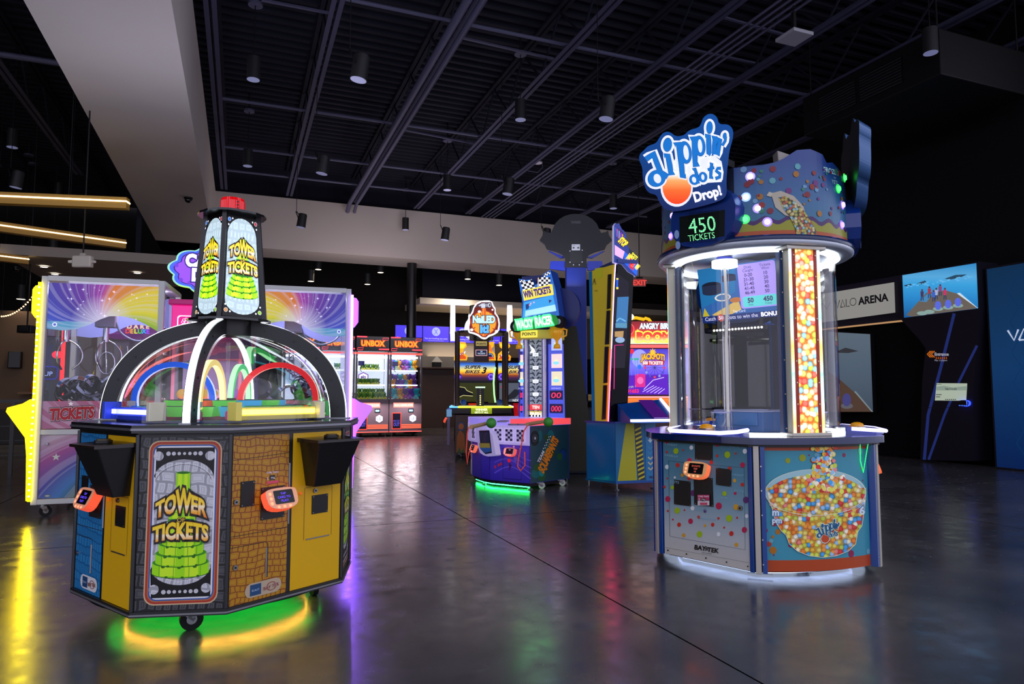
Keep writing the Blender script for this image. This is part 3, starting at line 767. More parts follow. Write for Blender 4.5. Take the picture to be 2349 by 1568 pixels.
b = MB(); b.prism(grow(OCT, .045), 1.045, 1.085, pm('#141417', .22, 0, .5), top=pm('#1a1d2c', .25)); b.prism(grow(OCT, .05), 1.058, 1.07, pm('#7d7d84', .28, .7)); b.prism(grow(OCT, .005), ZT, 1.045, BLACK); b.build('table_top', TT, bev=.004)
TILE = {'blue': tile_mat('print_blue_tickets', '#145f96', '#2b86bd', '#1c6ba4', .034, .05), 'orange': tile_mat('print_orange_tickets', '#87490c', '#b8851a', '#98610f', .05, .034),
        'green': tile_mat('print_green_tickets', '#1c7a34', '#3aa04a', '#268a3c', .05, .034), 'red': tile_mat('print_red_tickets', '#8a1c20', '#b83a34', '#9a282a', .05, .034)}
TGREY = tile_mat('print_grey_tickets', '#9a9aa0', '#c9c9ce', '#aeaeb4', .075, .058)
TDARK = tile_mat('print_dark_tickets', '#0e0e10', '#48484c', '#1a1a1c', .075, .058)
YEL = pm('#d9a80f', .35, 0, .4)
HH = ZT-ZB-.03
def wide_face(i, col):
    p, q = OCT[i], OCT[(i+1) % 8]; fr, L_ = between(p, q, ZB+.03); h2 = L_/2
    A = Art(.0012)
    A.rect(.014, 0, h2-.012, HH-.012, TILE[col]); ln = pm('#2a1c08', .5)
    A.line([(.014, HH*.845), (h2-.015, HH*.865)], .003, ln); A.line([(.014, HH*.40), (h2-.015, HH*.40)], .003, ln)
    A.line([(.014, HH*.335), (h2*.60, HH*.335), (h2*.64, HH*.32), (h2*.64, HH*.12)], .003, ln)
    A.rrect(h2*.28, HH*.02, h2*.88, HH*.105, .035, pm('#b7a489' if col == 'orange' else '#d8d8d8', .4)); A.rect(h2*.36, HH*.03, h2*.54, HH*.095, pm('#17436e', .4)); A.text('ELAUT', h2*.45, HH*.055, .011, pm('#b8d0e8', .4))
    A.ring(h2*.71, HH*.062, .026, .030, pm('#8a1f1f', .4), ky=.75); A.text('BAY TEK', h2*.71, HH*.052, .018, pm('#7a1616', .4), [(.1, pm('#d8c8b8', .4))], rot=.1, bold=.03)
    b = MB(); b.art(A, fr); b.build('player_panel', TT)
    A = Art(.0012); A.rect(h2+.012, 0, L_-.014, HH-.012, YEL); yl = pm('#7a5c08', .5)
    A.line([(h2+.10, HH*.63), (L_-.085, HH*.63), (L_-.075, HH*.62), (L_-.075, HH*.30)], .0025, yl); A.line([(h2+.095, HH*.63), (h2+.095, HH*.30)], .0025, yl)
    b = MB(); b.art(A, fr); b.build('ticket_panel', TT)
    # fittings
    def plate(name, u0, v0, u1, v1, m=BLACK):
        k = MB(); k.box(fr((u0+u1)/2, (v0+v1)/2, .004), (1, 1, 1), m, R=Mface @ Matrix.Diagonal((u1-u0, .006, v1-v0, 1)))
        for uu in (u0+.008, u1-.008):
            for vv in (v0+.008, v1-.008): k.cyl(fr(uu, vv, .006), fr(uu, vv, .009), .0032, STEEL, n=8)
        return k.build(name, TT)
    d = Vector((q[0]-p[0], q[1]-p[1], 0)).normalized(); Mface = Matrix((d, Vector((-d.y, d.x, 0)), Vector((0, 0, 1)))).transposed().to_4x4()
    plate('blank_plate', h2*.17, HH*.565, h2*.39, HH*.715)
    plate('reader_plate', h2*.50, HH*.47, h2*.90, HH*.665, pm('#121214', .45))
    plate('ticket_plate', h2+.145, HH*.455, h2+.255, HH*.575)
    A = Art(.0012); A.rect(h2*.56, HH*.70, h2*.81, HH*.765, pm('#b03060', .4), 1); A.text('TYPE TWO', h2*.685, HH*.745, .011, pm('#e8d8e0', .4), bold=.03); A.rect(h2*.64, HH*.705, h2*.73, HH*.735, pm('#101010', .4)); A.rect(h2*.59, HH*.685, h2*.79, HH*.70, pm('#c84868', .4)); A.text('$', h2*.60, HH*.71, .014, pm('#f0e0e8', .4)); A.text('796', h2*.685, HH*.71, .014, pm('#e8e8e8', .4))
    k = MB(); k.art(A, fr); k.build('price_sticker', TT)
    for (u, v) in ((.035, HH*.60), (.04, HH*.22), (h2+.165, HH*.605)):
        k = MB(); k.cyl(fr(u, v, 0), fr(u, v, .012), .0125, STEEL, n=14).cyl(fr(u, v, .012), fr(u, v, .014), .006, BLACK, n=10); k.build('lock', TT)
    for (u, v0, v1) in ((h2*.985, HH*.42, HH*.80), (h2*.62, HH*.125, HH*.30)):
        k = MB(); k.bar(fr(u, v0, .003), fr(u, v1, .003), .007, .006, STEEL); k.build('hinge', TT)
    k = MB(); k.bar(fr(h2+.11, HH*.30, .003), fr(L_-.09, HH*.30, .003), .007, .006, STEEL); k.build('hinge', TT)
    k = MB(); k.cyl(fr(h2+.065, HH*.60, 0), fr(h2+.065, HH*.60, .012), .008, pm('#b8480c', .3, 0, .5, '#d8600c', .6), n=12); k.build('pilot_lamp', TT)
    # ticket bucket hung on the yellow half
    u0, u1 = h2+.055, L_-.02; hb, ht_ = HH*.645, HH*.93
    k = MB(); sh = pm('#0d0d0e', .32, 0, .5)
    k.loft([fr(u0+.045, hb, .0), fr(u1-.045, hb, .0), fr(u1-.045, hb, .085), fr(u0+.045, hb, .085)], [fr(u0, ht_, 0), fr(u1, ht_, 0), fr(u1, ht_, .185), fr(u0, ht_, .185)], sh)
    o = k.build('ticket_bucket', TT, bev=.006)
    k = MB(); k.loft([fr(u0-.018, ht_, .0), fr(u1+.012, ht_, .0), fr(u1+.012, ht_, .20), fr(u0-.018, ht_, .20)], [fr(u0-.018, ht_+.022, 0), fr(u1+.012, ht_+.022, 0), fr(u1+.012, ht_+.014, .20), fr(u0-.018, ht_+.014, .20)], pm('#1c1510', .25, 0, .5)); k.build('bucket_lid', o, bev=.005)
    k = MB(); c0 = fr((u0+u1)/2, ht_+.02, .10); k.cyl(c0, Vector(c0)+Vector((0, 0, .014)), .042, BLACK, n=24).cyl(Vector(c0)+Vector((0, 0, .014)), Vector(c0)+Vector((0, 0, .02)), .033, pm('#4a3a14', .25), n=24); k.build('bucket_button', o)
    for r_ in range(7):
        pass
    k = MB(); A = Art(.001)
    for r_ in range(9):
        for c_ in range(5): A.ell(-.03+.015*c_, .06-.012*r_, .003, .003, pm('#050505', .6), 2, n=8)
    cs = Vector(fr(u0+.02, hb+.12, .05)); A and k.art(A, frame(cs - (Vector(fr(1, 0, 0))-Vector(fr(0, 0, 0)))*.0055, Vector(fr(0, 0, 1))-Vector(fr(0, 0, 0)), None, (0, 0, 1))); 
    card_reader(TT, lambda a, c, w: fr(h2*.74+a, HH*.585+c, w), .45)
    return fr
for i, c in ((1, 'orange'), (7, 'blue'), (3, 'green'), (5, 'red')): wide_face(i, c)
def narrow_face(i):
    p, q = OCT[i], OCT[(i+1) % 8]; fr, L_ = between(p, q, ZB+.03); cx = L_/2
    A = Art(.0006); A.rect(.012, 0, L_-.012, HH-.012, TDARK)
    x0, x1, y0, y1 = .052, L_-.042, .025, HH-.03
    for g, c in ((0, '#c8b088'), (.006, '#a8382c'), (.016, '#b06a3a'), (.021, '#3c5c9c'), (.028, '#dcdce0')): A.rrect(x0+g, y0+g, x1-g, y1-g, .05-g*.6, print_(c))
    A.rrect(x0+.036, y0+.036, x1-.036, y1-.036, .022, TGREY)
    X0, X1, Y0, Y1 = x0+.036, x1-.036, y0+.036, y1-.036; bk = print_('#0d0d0e')
    for s_ in (1, -1):
        yb = Y1 if s_ > 0 else Y0
        pts = [(X0, yb)] + [(X1, yb)] + [(X1, yb-s_*.16)] + [(cx+(X1-cx)*math.cos(t*PI/16), yb-s_*.16+s_*.10*math.sin(t*PI/16)) for t in range(1, 16)] + [(X0, yb-s_*.16)]
        A.poly(pts if s_ < 0 else pts, bk)
        for a, c in ((1.0, '#e6e6ea'), (.955, '#0d0d0e')): A.ring(cx, yb-s_*.19, (X1-cx)*a*.985, (X1-cx)*a, print_(c), a0=15 if s_ > 0 else 195, a1=165 if s_ > 0 else 345, ky=.75)
        for k in (-1, 1): A.ell(cx+k*.125*L_/.45, yb-s_*.042, .024, .024, TGREY, n=20)
        for k in range(-3, 4): A.ell(cx+k*.026, yb-s_*(.030 if s_ > 0 else .028), .0075+.0012*abs(k), .0075+.0012*abs(k), print_('#c4c4c8'), n=14)
    tower_rings(A, cx, HH*.18, (X1-X0)*.96, HH*.66, print_)
    tower_title(A, cx-.004, HH*.47, (X1-X0)*1.0, 0, 'cabinet', print_)
    b = MB(); b.art(A, fr); b.build('graphic_panel', TT)
for i in (0, 2, 4, 6): narrow_face(i)
# edge mouldings
for i, p in enumerate(OCT):
    b = MB(); c = Vector((p[0], p[1], 0)).normalized()*.004; b.cyl((p[0]+c.x, p[1]+c.y, ZB+.03), (p[0]+c.x, p[1]+c.y, ZT), .011, pm('#1e1f22', .25, 0, .6), n=8); b.build('edge_moulding', TT)
for a in (-92, -2, 88, 178): caster(TT, .56*math.cos(math.radians(a)), .56*math.sin(math.radians(a)), .058, .13, math.radians(a+118))
b = MB(); b.lathe([(.505, .072), (.505, .118)], em('#ffae3c', 8), n=64); gs = b.build('underglow_strip', TT)
b = MB(); b.lathe([(.495, .07), (.495, .135)], DARK, n=64); b.lathe([(.70, .128), (.0, .128)], DARK, n=64); b.build('underglow_ring', TT)
d_ = bpy.data.lights.new('green_glow', 'AREA'); d_.shape = 'DISK'; d_.size = 1.18; d_.energy = 5; d_.color = (.01, 1, .07)
q = bpy.data.objects.new('green_glow', d_); COL.objects.link(q); q.parent = gs; q.location = (0, 0, .122)
# ---- dome: clear shell, four lit arches
ZD = 1.086
def sup(a, h, n=2.25, k=30, t0=0, t1=90):
    return [(a*math.cos(math.radians(t0+(t1-t0)*i/k))**(2/n), ZD+h*math.sin(math.radians(t0+(t1-t0)*i/k))**(2/n)) for i in range(k+1)]
b = MB(); b.lathe(sup(.60, .515, t1=88)[:-1] + [(.02, ZD+.515)], CLEAR, n=64); b.build('dome_shell', TT)
LEDW = em('#eaf6ff', 4.5)
for q in range(4):
    a = math.radians(-90+90*q); d = Vector((math.cos(a), math.sin(a), 0)); t = Vector((-d.y, d.x, 0))
    O, I = sup(.725, .612, t1=86), sup(.632, .525, t1=84)
    b = MB(); w = .023; n = len(O); vs = []
    for (ro, zo), (ri, zi) in zip(O, I):
        for r_, z_ in ((ro, zo), (ri, zi)):
            for s_ in (-w, w): vs.append(d*r_ + t*s_ + Vector((0, 0, z_)))
    fs = []
    for i in range(n-1):
        j = 4*i; k = j+4
        fs += [(j, j+1, k+1, k), (j+2, k+2, k+3, j+3), (j, k, k+2, j+2), (j+1, j+3, k+3, k+1)]
    fs += [(0, 2, 3, 1), (4*n-4, 4*n-3, 4*n-1, 4*n-2)]
    b.add(vs, fs, pm('#15171a', .4, 0, .45)); 
    for i in range(2, n-2, 6):
        mid = (Vector((O[i][0], 0, O[i][1]))+Vector((I[i][0], 0, I[i][1])))/2; c = d*mid.x+Vector((0, 0, mid.z))
        for s_ in (-1, 1): b.cyl(c+t*(w*s_), c+t*(w*s_*1.12), .008, BLACK, n=8)
    o = b.build('dome_arch', TT)
    b = MB()
    for C_, g in ((O, .004), (I, -.004)):
        vs = []; fs = []
        for r_, z_ in C_:
            e = Vector((r_, z_-ZD)).normalized()*g
            for s_ in (-.019, .019): vs.append(d*(r_+e.x) + t*s_ + Vector((0, 0, z_+e.y)))
        for i in range(n-1): fs.append((2*i, 2*i+1, 2*i+3, 2*i+2))
        b.add(vs, fs, LEDW)
    b.build('led_strip', o)
    b = MB(); b.box(d*.685+Vector((0, 0, ZD+.004)), (.13, .06, .008), STEEL, rz=a); b.build('foot_plate', o)
# ---- play field under the dome
b = MB(); b.lathe([(0, ZD+.012), (.59, ZD+.012), (.59, ZD)], pm('#1f2a5a', .25), n=48, smooth=False); b.lathe([(.0, ZD+.03), (.40, ZD+.03), (.40, ZD+.012)], pm('#b7283c', .3), n=40, smooth=False); b.build('play_field', TT)
random.seed(5)
cc = ['#2f9ad0', '#4fb83a', '#e8552a', '#38a8c8', '#5ac03a', '#e8642a']
for rad, n_, z0, hh in ((.44, 20, ZD+.03, .055), (.30, 14, ZD+.03, .088)):
    for k in range(n_):
        a = 2*PI*k/n_; c = cc[(k*5+random.randint(0, 2)) % 6]; M = Matrix.Translation((rad*math.cos(a), rad*math.sin(a), z0)) @ Matrix.Rotation(a, 4, 'Z')
        b = MB(M); m_ = pm(c, .25, 0, .5, c, .35); wd = 2*PI*rad/n_*.46
        b.loft([(-.035, -wd*.8, 0), (.035, -wd*.8, 0), (.035, wd*.8, 0), (-.035, wd*.8, 0)], [(-.045, -wd, hh), (.045, -wd, hh), (.045, wd, hh), (-.045, wd, hh)], m_)
        b.box((0, 0, hh+.002), (.07, wd*1.6, .003), BLACK)
        b.build('ticket_bin', TT)
A = Art(.001)
for k, t_ in enumerate(('650', '25', '45', '50', '100', '250', '75', '30')):
    a = math.radians(-180+k*24-10); 
    b = MB(); A = Art(.001); A.rrect(-.05, 0, .05, .05, .012, pm('#b02a7a', .4, 0, .3, '#b02a7a', .3)); A.text(t_, 0, .01, .03, pm('#f4f4f4', .4, 0, .4, '#ffffff', .5), [(.16, BLACK)], bold=.03)
    b.art(A, frame((.51*math.cos(a), .51*math.sin(a), ZD+.014), (-math.sin(a), math.cos(a), 0), (math.cos(a), math.sin(a), 0))); b.build('score_card', TT)
for i, c, base in ((1, '#ffe65a', '#cfc05a'), (7, '#8f94ff', '#2f4ad0'), (3, '#8aff9a', '#3aa84a'), (5, '#ff7a70', '#b83030')):
    p, q = Vector(OCT[i]), Vector(OCT[(i+1) % 8]); mid = (p+q)/2; d = (q-p).normalized(); nn = Vector((d.y, -d.x)); cen = mid-nn*.125
    R = Matrix.Rotation(math.atan2(d.y, d.x), 4, 'Z')
    b = MB(Matrix.Translation((cen.x, cen.y, ZD+.012)) @ R); b.box((0, .03, .035), (.50, .07, .07), pm(base, .3, 0, .5, base, .25)); b.box((0, -.005, .014), (.50, .012, .028), pm(base, .3)); o = b.build('player_console', TT, bev=.004)
    b = MB(Matrix.Translation((cen.x, cen.y, ZD+.012)) @ R); b.box((0, -.008, .045), (.48, .012, .026), em(c, 4)); b.build('led_bar', o)
    b = MB(Matrix.Translation((cen.x, cen.y, ZD+.012)) @ R); b.box((-.27, .0, .05), (.035, .09, .10), pm(base, .3, 0, .5, base, .2)); b.build('console_end', o, bev=.003); b = MB(Matrix.Translation((cen.x, cen.y, ZD+.012)) @ R); b.box((.27, .0, .05), (.035, .09, .10), pm('#e6e2c8', .3)); b.build('console_end', o, bev=.003)
for q, (c, lt) in enumerate((('#e8d27a', '#fff0a0'), ('#c8141e', '#ff8a80'), ('#3ac85a', '#a8ffb0'), ('#1450c8', '#a8b4ff'))):
    a = math.radians(-90+90*q); d = Vector((math.cos(a), math.sin(a), 0)); t = Vector((-d.y, d.x, 0)); e = em(lt, 1.6)
    flat = q in (1, 3)
    b = MB(); vs = []; n = 24; es_ = []
    for i in range(n+1):
        th = math.radians(-12+204*i/n); 
        for k in (1.0, .86):
            for s_ in (-.016, .016): vs.append(d*(.31+.245*k*math.cos(th)) + t*s_ + Vector((0, 0, 1.205+.235*k*math.sin(th))))
    fs = []; f2 = []
    for i in range(n):
        j = 4*i; k = j+4
        f2 += [(j, j+1, k+1, k), (j+2, k+2, k+3, j+3)]; fs += [(j, k, k+2, j+2), (j+1, j+3, k+3, k+1)]
    b.add(vs, fs, pm(c, .3, 0, .5, c, .75)); b.add(vs, f2, e); o = b.build('ball_arch', TT)
    for r_ in (.075, .55):
        b = MB(); b.bar(d*r_+Vector((0, 0, ZD+.02)), d*r_+Vector((0, 0, 1.20)), .03, .022, pm('#c4c6d0', .3, .2)); b.box(d*r_+Vector((0, 0, 1.185)), (.05, .035, .03), pm('#dcdce4', .3), rz=a); b.build('arch_post', o)
b = MB(); b.cyl((0, 0, ZD+.03), (0, 0, ZD+.13), .055, BLACK, n=20).cyl((0, 0, ZD+.13), (0, 0, 1.56), .012, CLEAR, n=12); b.build('centre_hub', TT)
# ---- lantern on top
lan = [(0, -1), (1, 0), (0, 1), (-1, 0)]
b = MB(); b.prism(smooth_poly([(x*.325, y*.325) for x, y in lan], 2), 1.688, 1.702, pm('#121315', .25, 0, .6)); b.cyl((0, 0, 1.60), (0, 0, 1.69), .14, BLACK, n=24); b.build('lantern_base', TT)
z0, z1, h0, h1 = 1.702, 2.355, .212, .158
b = MB(); b.loft([(x*(h0-.012), y*(h0-.012), z0) for x, y in lan], [(x*(h1-.012), y*(h1-.012), z1) for x, y in lan], BLACK); b.build('lantern_core', TT)
ink = lambda c: em(c, 1.15)
LT = tile_mat('backlit_tickets', '#9fb2ba', '#a9bec6', '#c4d6dc', .055, .05, 1.1)
for k in range(4):
    x, y = lan[k]; X, Y = lan[(k+1) % 4]
    m0 = Vector(((x+X)/2*h0, (y+Y)/2*h0, z0)); m1 = Vector(((x+X)/2*h1, (y+Y)/2*h1, z1)); up = (m1-m0); H_ = up.length; up.normalize()
    ux = Vector((X-x, Y-y, 0)).normalized(); nn = ux.cross(up).normalized(); w0 = h0*math.sqrt(2); kk = h1/h0
    fr = lambda u, v, w, m0=m0, ux=ux, up=up, nn=nn: tuple(m0 + ux*(u*(1+(kk-1)*v/H_)) + up*v + nn*w)
    A = Art(.0006); A.rect(-w0/2+.012, .01, w0/2-.012, H_-.01, print_('#0b0b0c'))
    R_ = w0/2-.030
    pts = []
    for s_ in (0, 1):
        for i in range(13):
            t_ = PI*i/12 + PI*(1-s_)
            pts.append((R_*math.cos(t_), (H_-.13 if s_ else .115) + (.105 if s_ else .09)*math.sin(t_)))
    A.poly(pts, LT)
    tower_rings(A, 0, .125, w0*.74, H_*.62, ink); tower_title(A, 0, H_*.51, w0*.80, 1.1, 'lantern', ink)
    for (sx, sy, c) in ((-1, 0, '#b8824a'), (1, 0, '#8ab83a'), (-1, 1, '#2f6ac0'), (1, 1, '#a83240')):
        yy = H_-.045 if sy else .045; A.ell(sx*(w0/2-.035), yy, .0135, .0135, em('#c8ccd0', 1)); A.ell(sx*(w0/2-.035), yy, .0115, .0115, em(c, 1))
        A.ell(sx*(w0/2-.030), yy+(-.034 if sy else .034), .006, .006, em('#e8ecf0', 1), n=10); A.ell(sx*(w0/2-.062), yy+(.008 if sy else -.008), .006, .006, em('#e8ecf0', 1), n=10)
    b = MB(); b.art(A, fr); b.build('lantern_panel', TT)
for x, y in lan:
    b = MB(); b.bar((x*h0, y*h0, z0), (x*h1, y*h1, z1), .026, .026, pm('#15151a', .35)); b.build('corner_post', TT)
b = MB(); b.prism(smooth_poly([(x*.268, y*.268) for x, y in lan], 2), 2.355, 2.368, pm('#101113', .2, 0, .6)); b.build('lantern_cap', TT)
prof = []
b = MB(); n = 36; red = clear_mat('red_lens', '#ff1818', .05); vs = []
R0 = pm('#d00c14', .12, 0, .6, '#ff0a12', .28)
for z_, r_ in ((2.368, .074), (2.455, .073), (2.474, .066)):
    for i in range(n*2): k = r_*(1.0 if i % 2 else .955); t_ = PI*i/n; vs.append((k*math.cos(t_), k*math.sin(t_), z_))
fs = []
for q in range(2):
    for i in range(2*n): fs.append((q*2*n+i, q*2*n+(i+1) % (2*n), (q+1)*2*n+(i+1) % (2*n), (q+1)*2*n+i))
fs.append(tuple(range(4*n, 6*n)))
b.add(vs, fs, R0); o = b.build('beacon', TT)
b = MB(); 
for k in range(4): b.cyl((.07*math.cos(-.9), .07*math.sin(-.9), 2.385+.02*k), (.077*math.cos(-.9), .077*math.sin(-.9), 2.385+.02*k), .006, pm('#50060a', .3), n=8)
b.build('beacon_vents', o)
# ================================================================ ice cream bead drop game, front right
DD = thing('bead_drop_game', 'round ice cream bead game with tall clear drum, lit bead columns and blue dotted base', 'arcade game', (1.929, 5.424, 0), math.radians(-47.6))
DM = Matrix.Translation((1.929, 5.424, 0)) @ Matrix.Rotation(math.radians(-47.6), 4, 'Z')
DI = DM.inverted()
CAM = Vector((0, 0, EYE))
def onplane(o, n, x0=0, y0=0, k=1.0, inv=DI):
    """photo coordinates laid on a real plane (o, n in the parent's frame)"""
    def fr(u, v, w):
        c = inv @ CAM; d = inv.to_3x3() @ ray(x0+u*k, y0-v*k)
        q = o + n*w; t = (q-c).dot(n)/d.dot(n); return tuple(c + d*t)
    return fr
def oncyl(cx, cy, R, x0=0, y0=0, k=1.0, inv=DI):
    def fr(u, v, w):
        c = inv @ CAM; d = inv.to_3x3() @ ray(x0+u*k, y0-v*k); r_ = R+w
        ax, ay = c.x-cx, c.y-cy; A_ = d.x*d.x+d.y*d.y; B_ = ax*d.x+ay*d.y; C_ = ax*ax+ay*ay-r_*r_
        t = (-B_-math.sqrt(max(0, B_*B_-A_*C_)))/A_; return tuple(c + d*t)
    return fr
def thirds(parent, objs):
    """the same fittings on the other two sides of a three-sided machine"""
    for k in (1, 2):
        for o in objs:
            c = copy_tree(o, parent); c.rotation_euler.z += 2*PI*k/3
DDOT = {'m': '#b8204e', 'o': '#d8a030', 'g': '#a0c01e', 'r': '#c83028', 'w': '#dfe6ea', 'p': '#5a2a6a'}
BLUE = pm('#0a3f8a', .2, 0, .5, coat=.3)
DBLUE = pm('#0a2450', .22, 0, .5)
ALU = pm('#b9b4a8', .38, .35)
SN = Vector((0, -1, 0)); AP, HW = .769, .3515
out = []
for k in range(3):
    a = math.radians(-90+120*k); n_ = Vector((math.cos(a), math.sin(a))); t_ = Vector((-n_.y, n_.x))
    out += [tuple(n_*AP - t_*HW), tuple(n_*AP + t_*HW)]
    g = a+PI/3; c_ = Vector((math.cos(g), math.sin(g)))*(-.6)
    for i in range(1, 12): q = g + math.radians(-20.8+41.6*i/12); out.append((c_.x+1.379*math.cos(q), c_.y+1.379*math.sin(q)))
b = MB(); b.prism(grow(out, -.012), .06, .90, pm('#14264a', .4)); b.build('cabinet_body', DD)
b = MB(); b.prism(grow(out, -.05), .047, .06, DARK); b.build('plinth', DD)
# table top with lit rim
tops = smooth_poly(grow(out, .075), 1)
b = MB(); b.prism(tops, .905, .950, pm('#08204e', .12, 0, .6, coat=.4)); b.build('counter_top', DD, bev=.012)
b = MB(); b.prism(grow(out, .03), .885, .905, BLACK); b.build('top_moulding', DD)
st = []
# ---- flat player panel
Z5 = dict(x0=1460, y0=960, k=.26394)
fl = onplane(Vector((0, -AP, 0)), SN, **Z5)
m_flat = ramp_mat('print_blue_to_white', [(0, '#c4c1ba'), (.22, '#b6bdc1'), (.5, '#7a9db0'), (.75, '#52859c'), (1, '#457a90')], 1, .06, .89)
b = MB(); A = Art(.0008); A.rect(-HW+.012, .065, HW-.012, .89, m_flat); b.art(A, frame((0, -AP, 0), (1, 0, 0), SN))
A = Art(.0008, .003); A.z = 3
for x, y, r_, c in ((263,190,24,'m'),(395,185,20,'o'),(343,280,24,'g'),(263,290,10,'r'),(405,272,8,'r'),(477,250,18,'w'),(460,362,20,'m'),(358,402,18,'r'),(265,418,18,'w'),(700,215,26,'m'),(850,208,22,'o'),(942,282,20,'w'),(790,312,27,'g'),(862,302,9,'r'),(700,322,12,'r'),(650,378,16,'r'),(922,402,22,'m'),(810,435,18,'r'),(398,490,14,'o'),(333,510,10,'w'),(455,520,14,'r'),(268,518,8,'r'),(242,592,12,'r'),(312,597,16,'g'),(272,697,24,'m'),(490,645,24,'p'),(765,650,20,'g'),(858,647,13,'m'),(920,572,16,'r'),(853,537,15,'o'),(951,705,27,'p'),(715,757,28,'m'),(865,767,24,'o'),(353,797,25,'g'),(417,793,8,'r'),(487,777,18,'w'),(595,800,15,'p'),(805,865,28,'g'),(540,855,14,'r'),(470,890,22,'m'),(370,920,18,'r'),(712,865,11,'r'),(875,860,9,'r'),(958,845,16,'w'),(662,920,16,'r'),(595,928,12,'o'),(762,945,9,'r'),(938,965,24,'m'),(825,997,20,'r'),(713,1003,18,'w'),(548,1003,26,'g'),(410,1012,16,'o'),(868,1095,17,'o'),(316,875,8,'m'),(272,800,9,'r')):
    A.ell(x, -y, r_*.93, r_*1.08, print_(DDOT[c]), 4, n=22)
pale = print_('#8fc0d4')
for x, y, s_ in ((300, 235, 'I WANT'), (300, 330, 'VANILLA'), (850, 250, 'DOTS'), (880, 500, 'I WANT'), (890, 640, 'DOTS'), (560, 800, 'CANDY'), (330, 560, 'DOTS'), (610, 880, 'I WANT MY'), (760, 700, 'YUM')): A.text(s_, x, -y, 22, pale, rot=-.12)
ln = print_('#41586a')
A.line([(278, -365), (490, -385), (935, -425), (945, -1138), (290, -1020), (278, -365)], 3, ln, 6)
A.text('BAY', 553, -1140, 40, print_('#1c1c1e'), bold=.05, rot=-.13); A.star(609, -1130, 24, print_('#4a4a4c')); A.text('TEK', 664, -1160, 40, print_('#1c1c1e'), bold=.05, rot=-.13); A.text('entertainment', 610, -1172, 11, print_('#333336'), rot=-.15)
for x, y in ((273, 1143), (434, 1175), (603, 1210), (782, 1245), (967, 1282)): A.ell(x, -y, 6, 7, BLACK)
A.line([(238, -1115), (1000, -1255)], 2, print_('#8a8478'))
b.art(A, fl); st.append(b.build('player_panel', DD))
for pts in (((512, 182), (664, 190), (664, 362), (512, 352)), ((330, 528), (473, 545), (476, 760), (330, 742)), ((694, 425), (828, 440), (826, 590), (694, 573)), ((500, 500), (664, 515), (672, 765), (505, 745))):
    b = MB(); b.slab([(x, -y) for x, y in pts][::-1], lambda u, v, w: tuple(Vector(fl(u, v, 0)) + SN*(.006+w)), .006, pm('#18181a', .45, 0, .4))
    for x, y in pts: cx_ = sum(p[0] for p in pts)/4; cy_ = sum(p[1] for p in pts)/4; q = Vector(fl(x+(cx_-x)*.12, -y-(cy_-y)*.08, .006)); b.cyl(q, q+SN*.003, .004, STEEL, n=8)
    st.append(b.build('blank_plate', DD))
b = MB(); A = Art(.0006, .014); A.z = 12; A.rect(530, -708, 634, -660, pm('#b03060', .4), 12); A.rect(532, -752, 634, -712, pm('#d8d0d4', .4), 12); A.text('TYPE TWO', 582, -682, 14, pm('#f0e0e8', .4), bold=.03); A.rect(562, -716, 600, -690, pm('#101010', .4)); A.text('796', 581, -712, 18, pm('#e8e8e8', .4)); A.text('$', 545, -708, 20, pm('#f0e0e8', .4)); A.rect(552, -748, 616, -728, pm('#c84868', .4)); b.art(A, fl); st.append(b.build('price_sticker', DD))
q = Vector(fl(906, -775, 0)); b = MB(); b.cyl(q, q+SN*.012, .017, STEEL, n=16).cyl(q+SN*.012, q+SN*.014, .008, BLACK, n=10); st.append(b.build('lock', DD))
q0 = Vector(fl(555, -450, 0)); st.append(card_reader(DD, lambda a, c, w: tuple(q0 + Vector((a, 0, c)) + SN*w), .35, ('50 DOTS', 'TAP', '10'), '#ff7a4a', 1.0, '#d8b070', '#c0503c'))
# ---- corner posts
for s_ in (-1, 1):
    b = MB(); b.box((s_*(HW+.010), -AP+.01, .475), (.03, .05, .83), BLUE); st.append(b.build('corner_trim', DD, bev=.004))
    b = MB(); x = s_*(HW+.043); b.box((x, -AP+.018, .475), (.036, .06, .84), ALU, rz=-s_*-.35); st.append(b.build('corner_post', DD, bev=.003))
    b = MB(); x = s_*(HW+.075); b.box((x, -AP+.036, .475), (.03, .05, .83), BLUE, rz=s_*.5)
    for z_ in (.12, .28, .44, .60, .76): b.cyl((x, -AP+.014, z_), (x+s_*.004, -AP+.006, z_), .005, CHROME, n=8)
    st.append(b.build('corner_trim', DD, bev=.004))
# ---- curved picture panel (towards -30 degrees)
g = math.radians(-30); cc_ = Vector((math.cos(g), math.sin(g)))*(-.6)
cy5 = oncyl(cc_.x, cc_.y, 1.379, **Z5)
frc = lambda u, v, w: (cc_.x+(1.379+w)*math.cos(g+u/1.379), cc_.y+(1.379+w)*math.sin(g+u/1.379), v)
U = .455
cuts = [-.4+.08*i for i in range(11)]
b = MB(); A = Art(.0008); A.rect(-U, .065, U, .89, print_('#3d8ca0')); A.rect(-U, .065, U, .14, print_('#a8431c')); A.rect(-U, .862, U, .89, print_('#a8431c'))
random.seed(11)
for k in range(70):
    u, v = random.uniform(-U+.03, U-.03), random.uniform(.14, .86); r_ = random.choice((.006, .01, .014, .018, .024)); A.ell(u, v, r_, r_, print_(random.choice(('#8a1f48', '#8a1f48', '#a83a22', '#8f9a1e', '#6aa0b0', '#a86a1e'))), 4, n=16)
b.art(A, frc, cuts)
BEADS = ['#f0dc5a', '#fff4c0', '#e0ec5a', '#f08a2a', '#f0c040', '#e03a34', '#f08a80', '#4aa8e8', '#9acaf0', '#c8d84a', '#fffae0', '#f0e070', '#f4a040']
m_bowl = balls_mat('print_beads_bowl', 40, BEADS, 0, .52, '#dcb478')
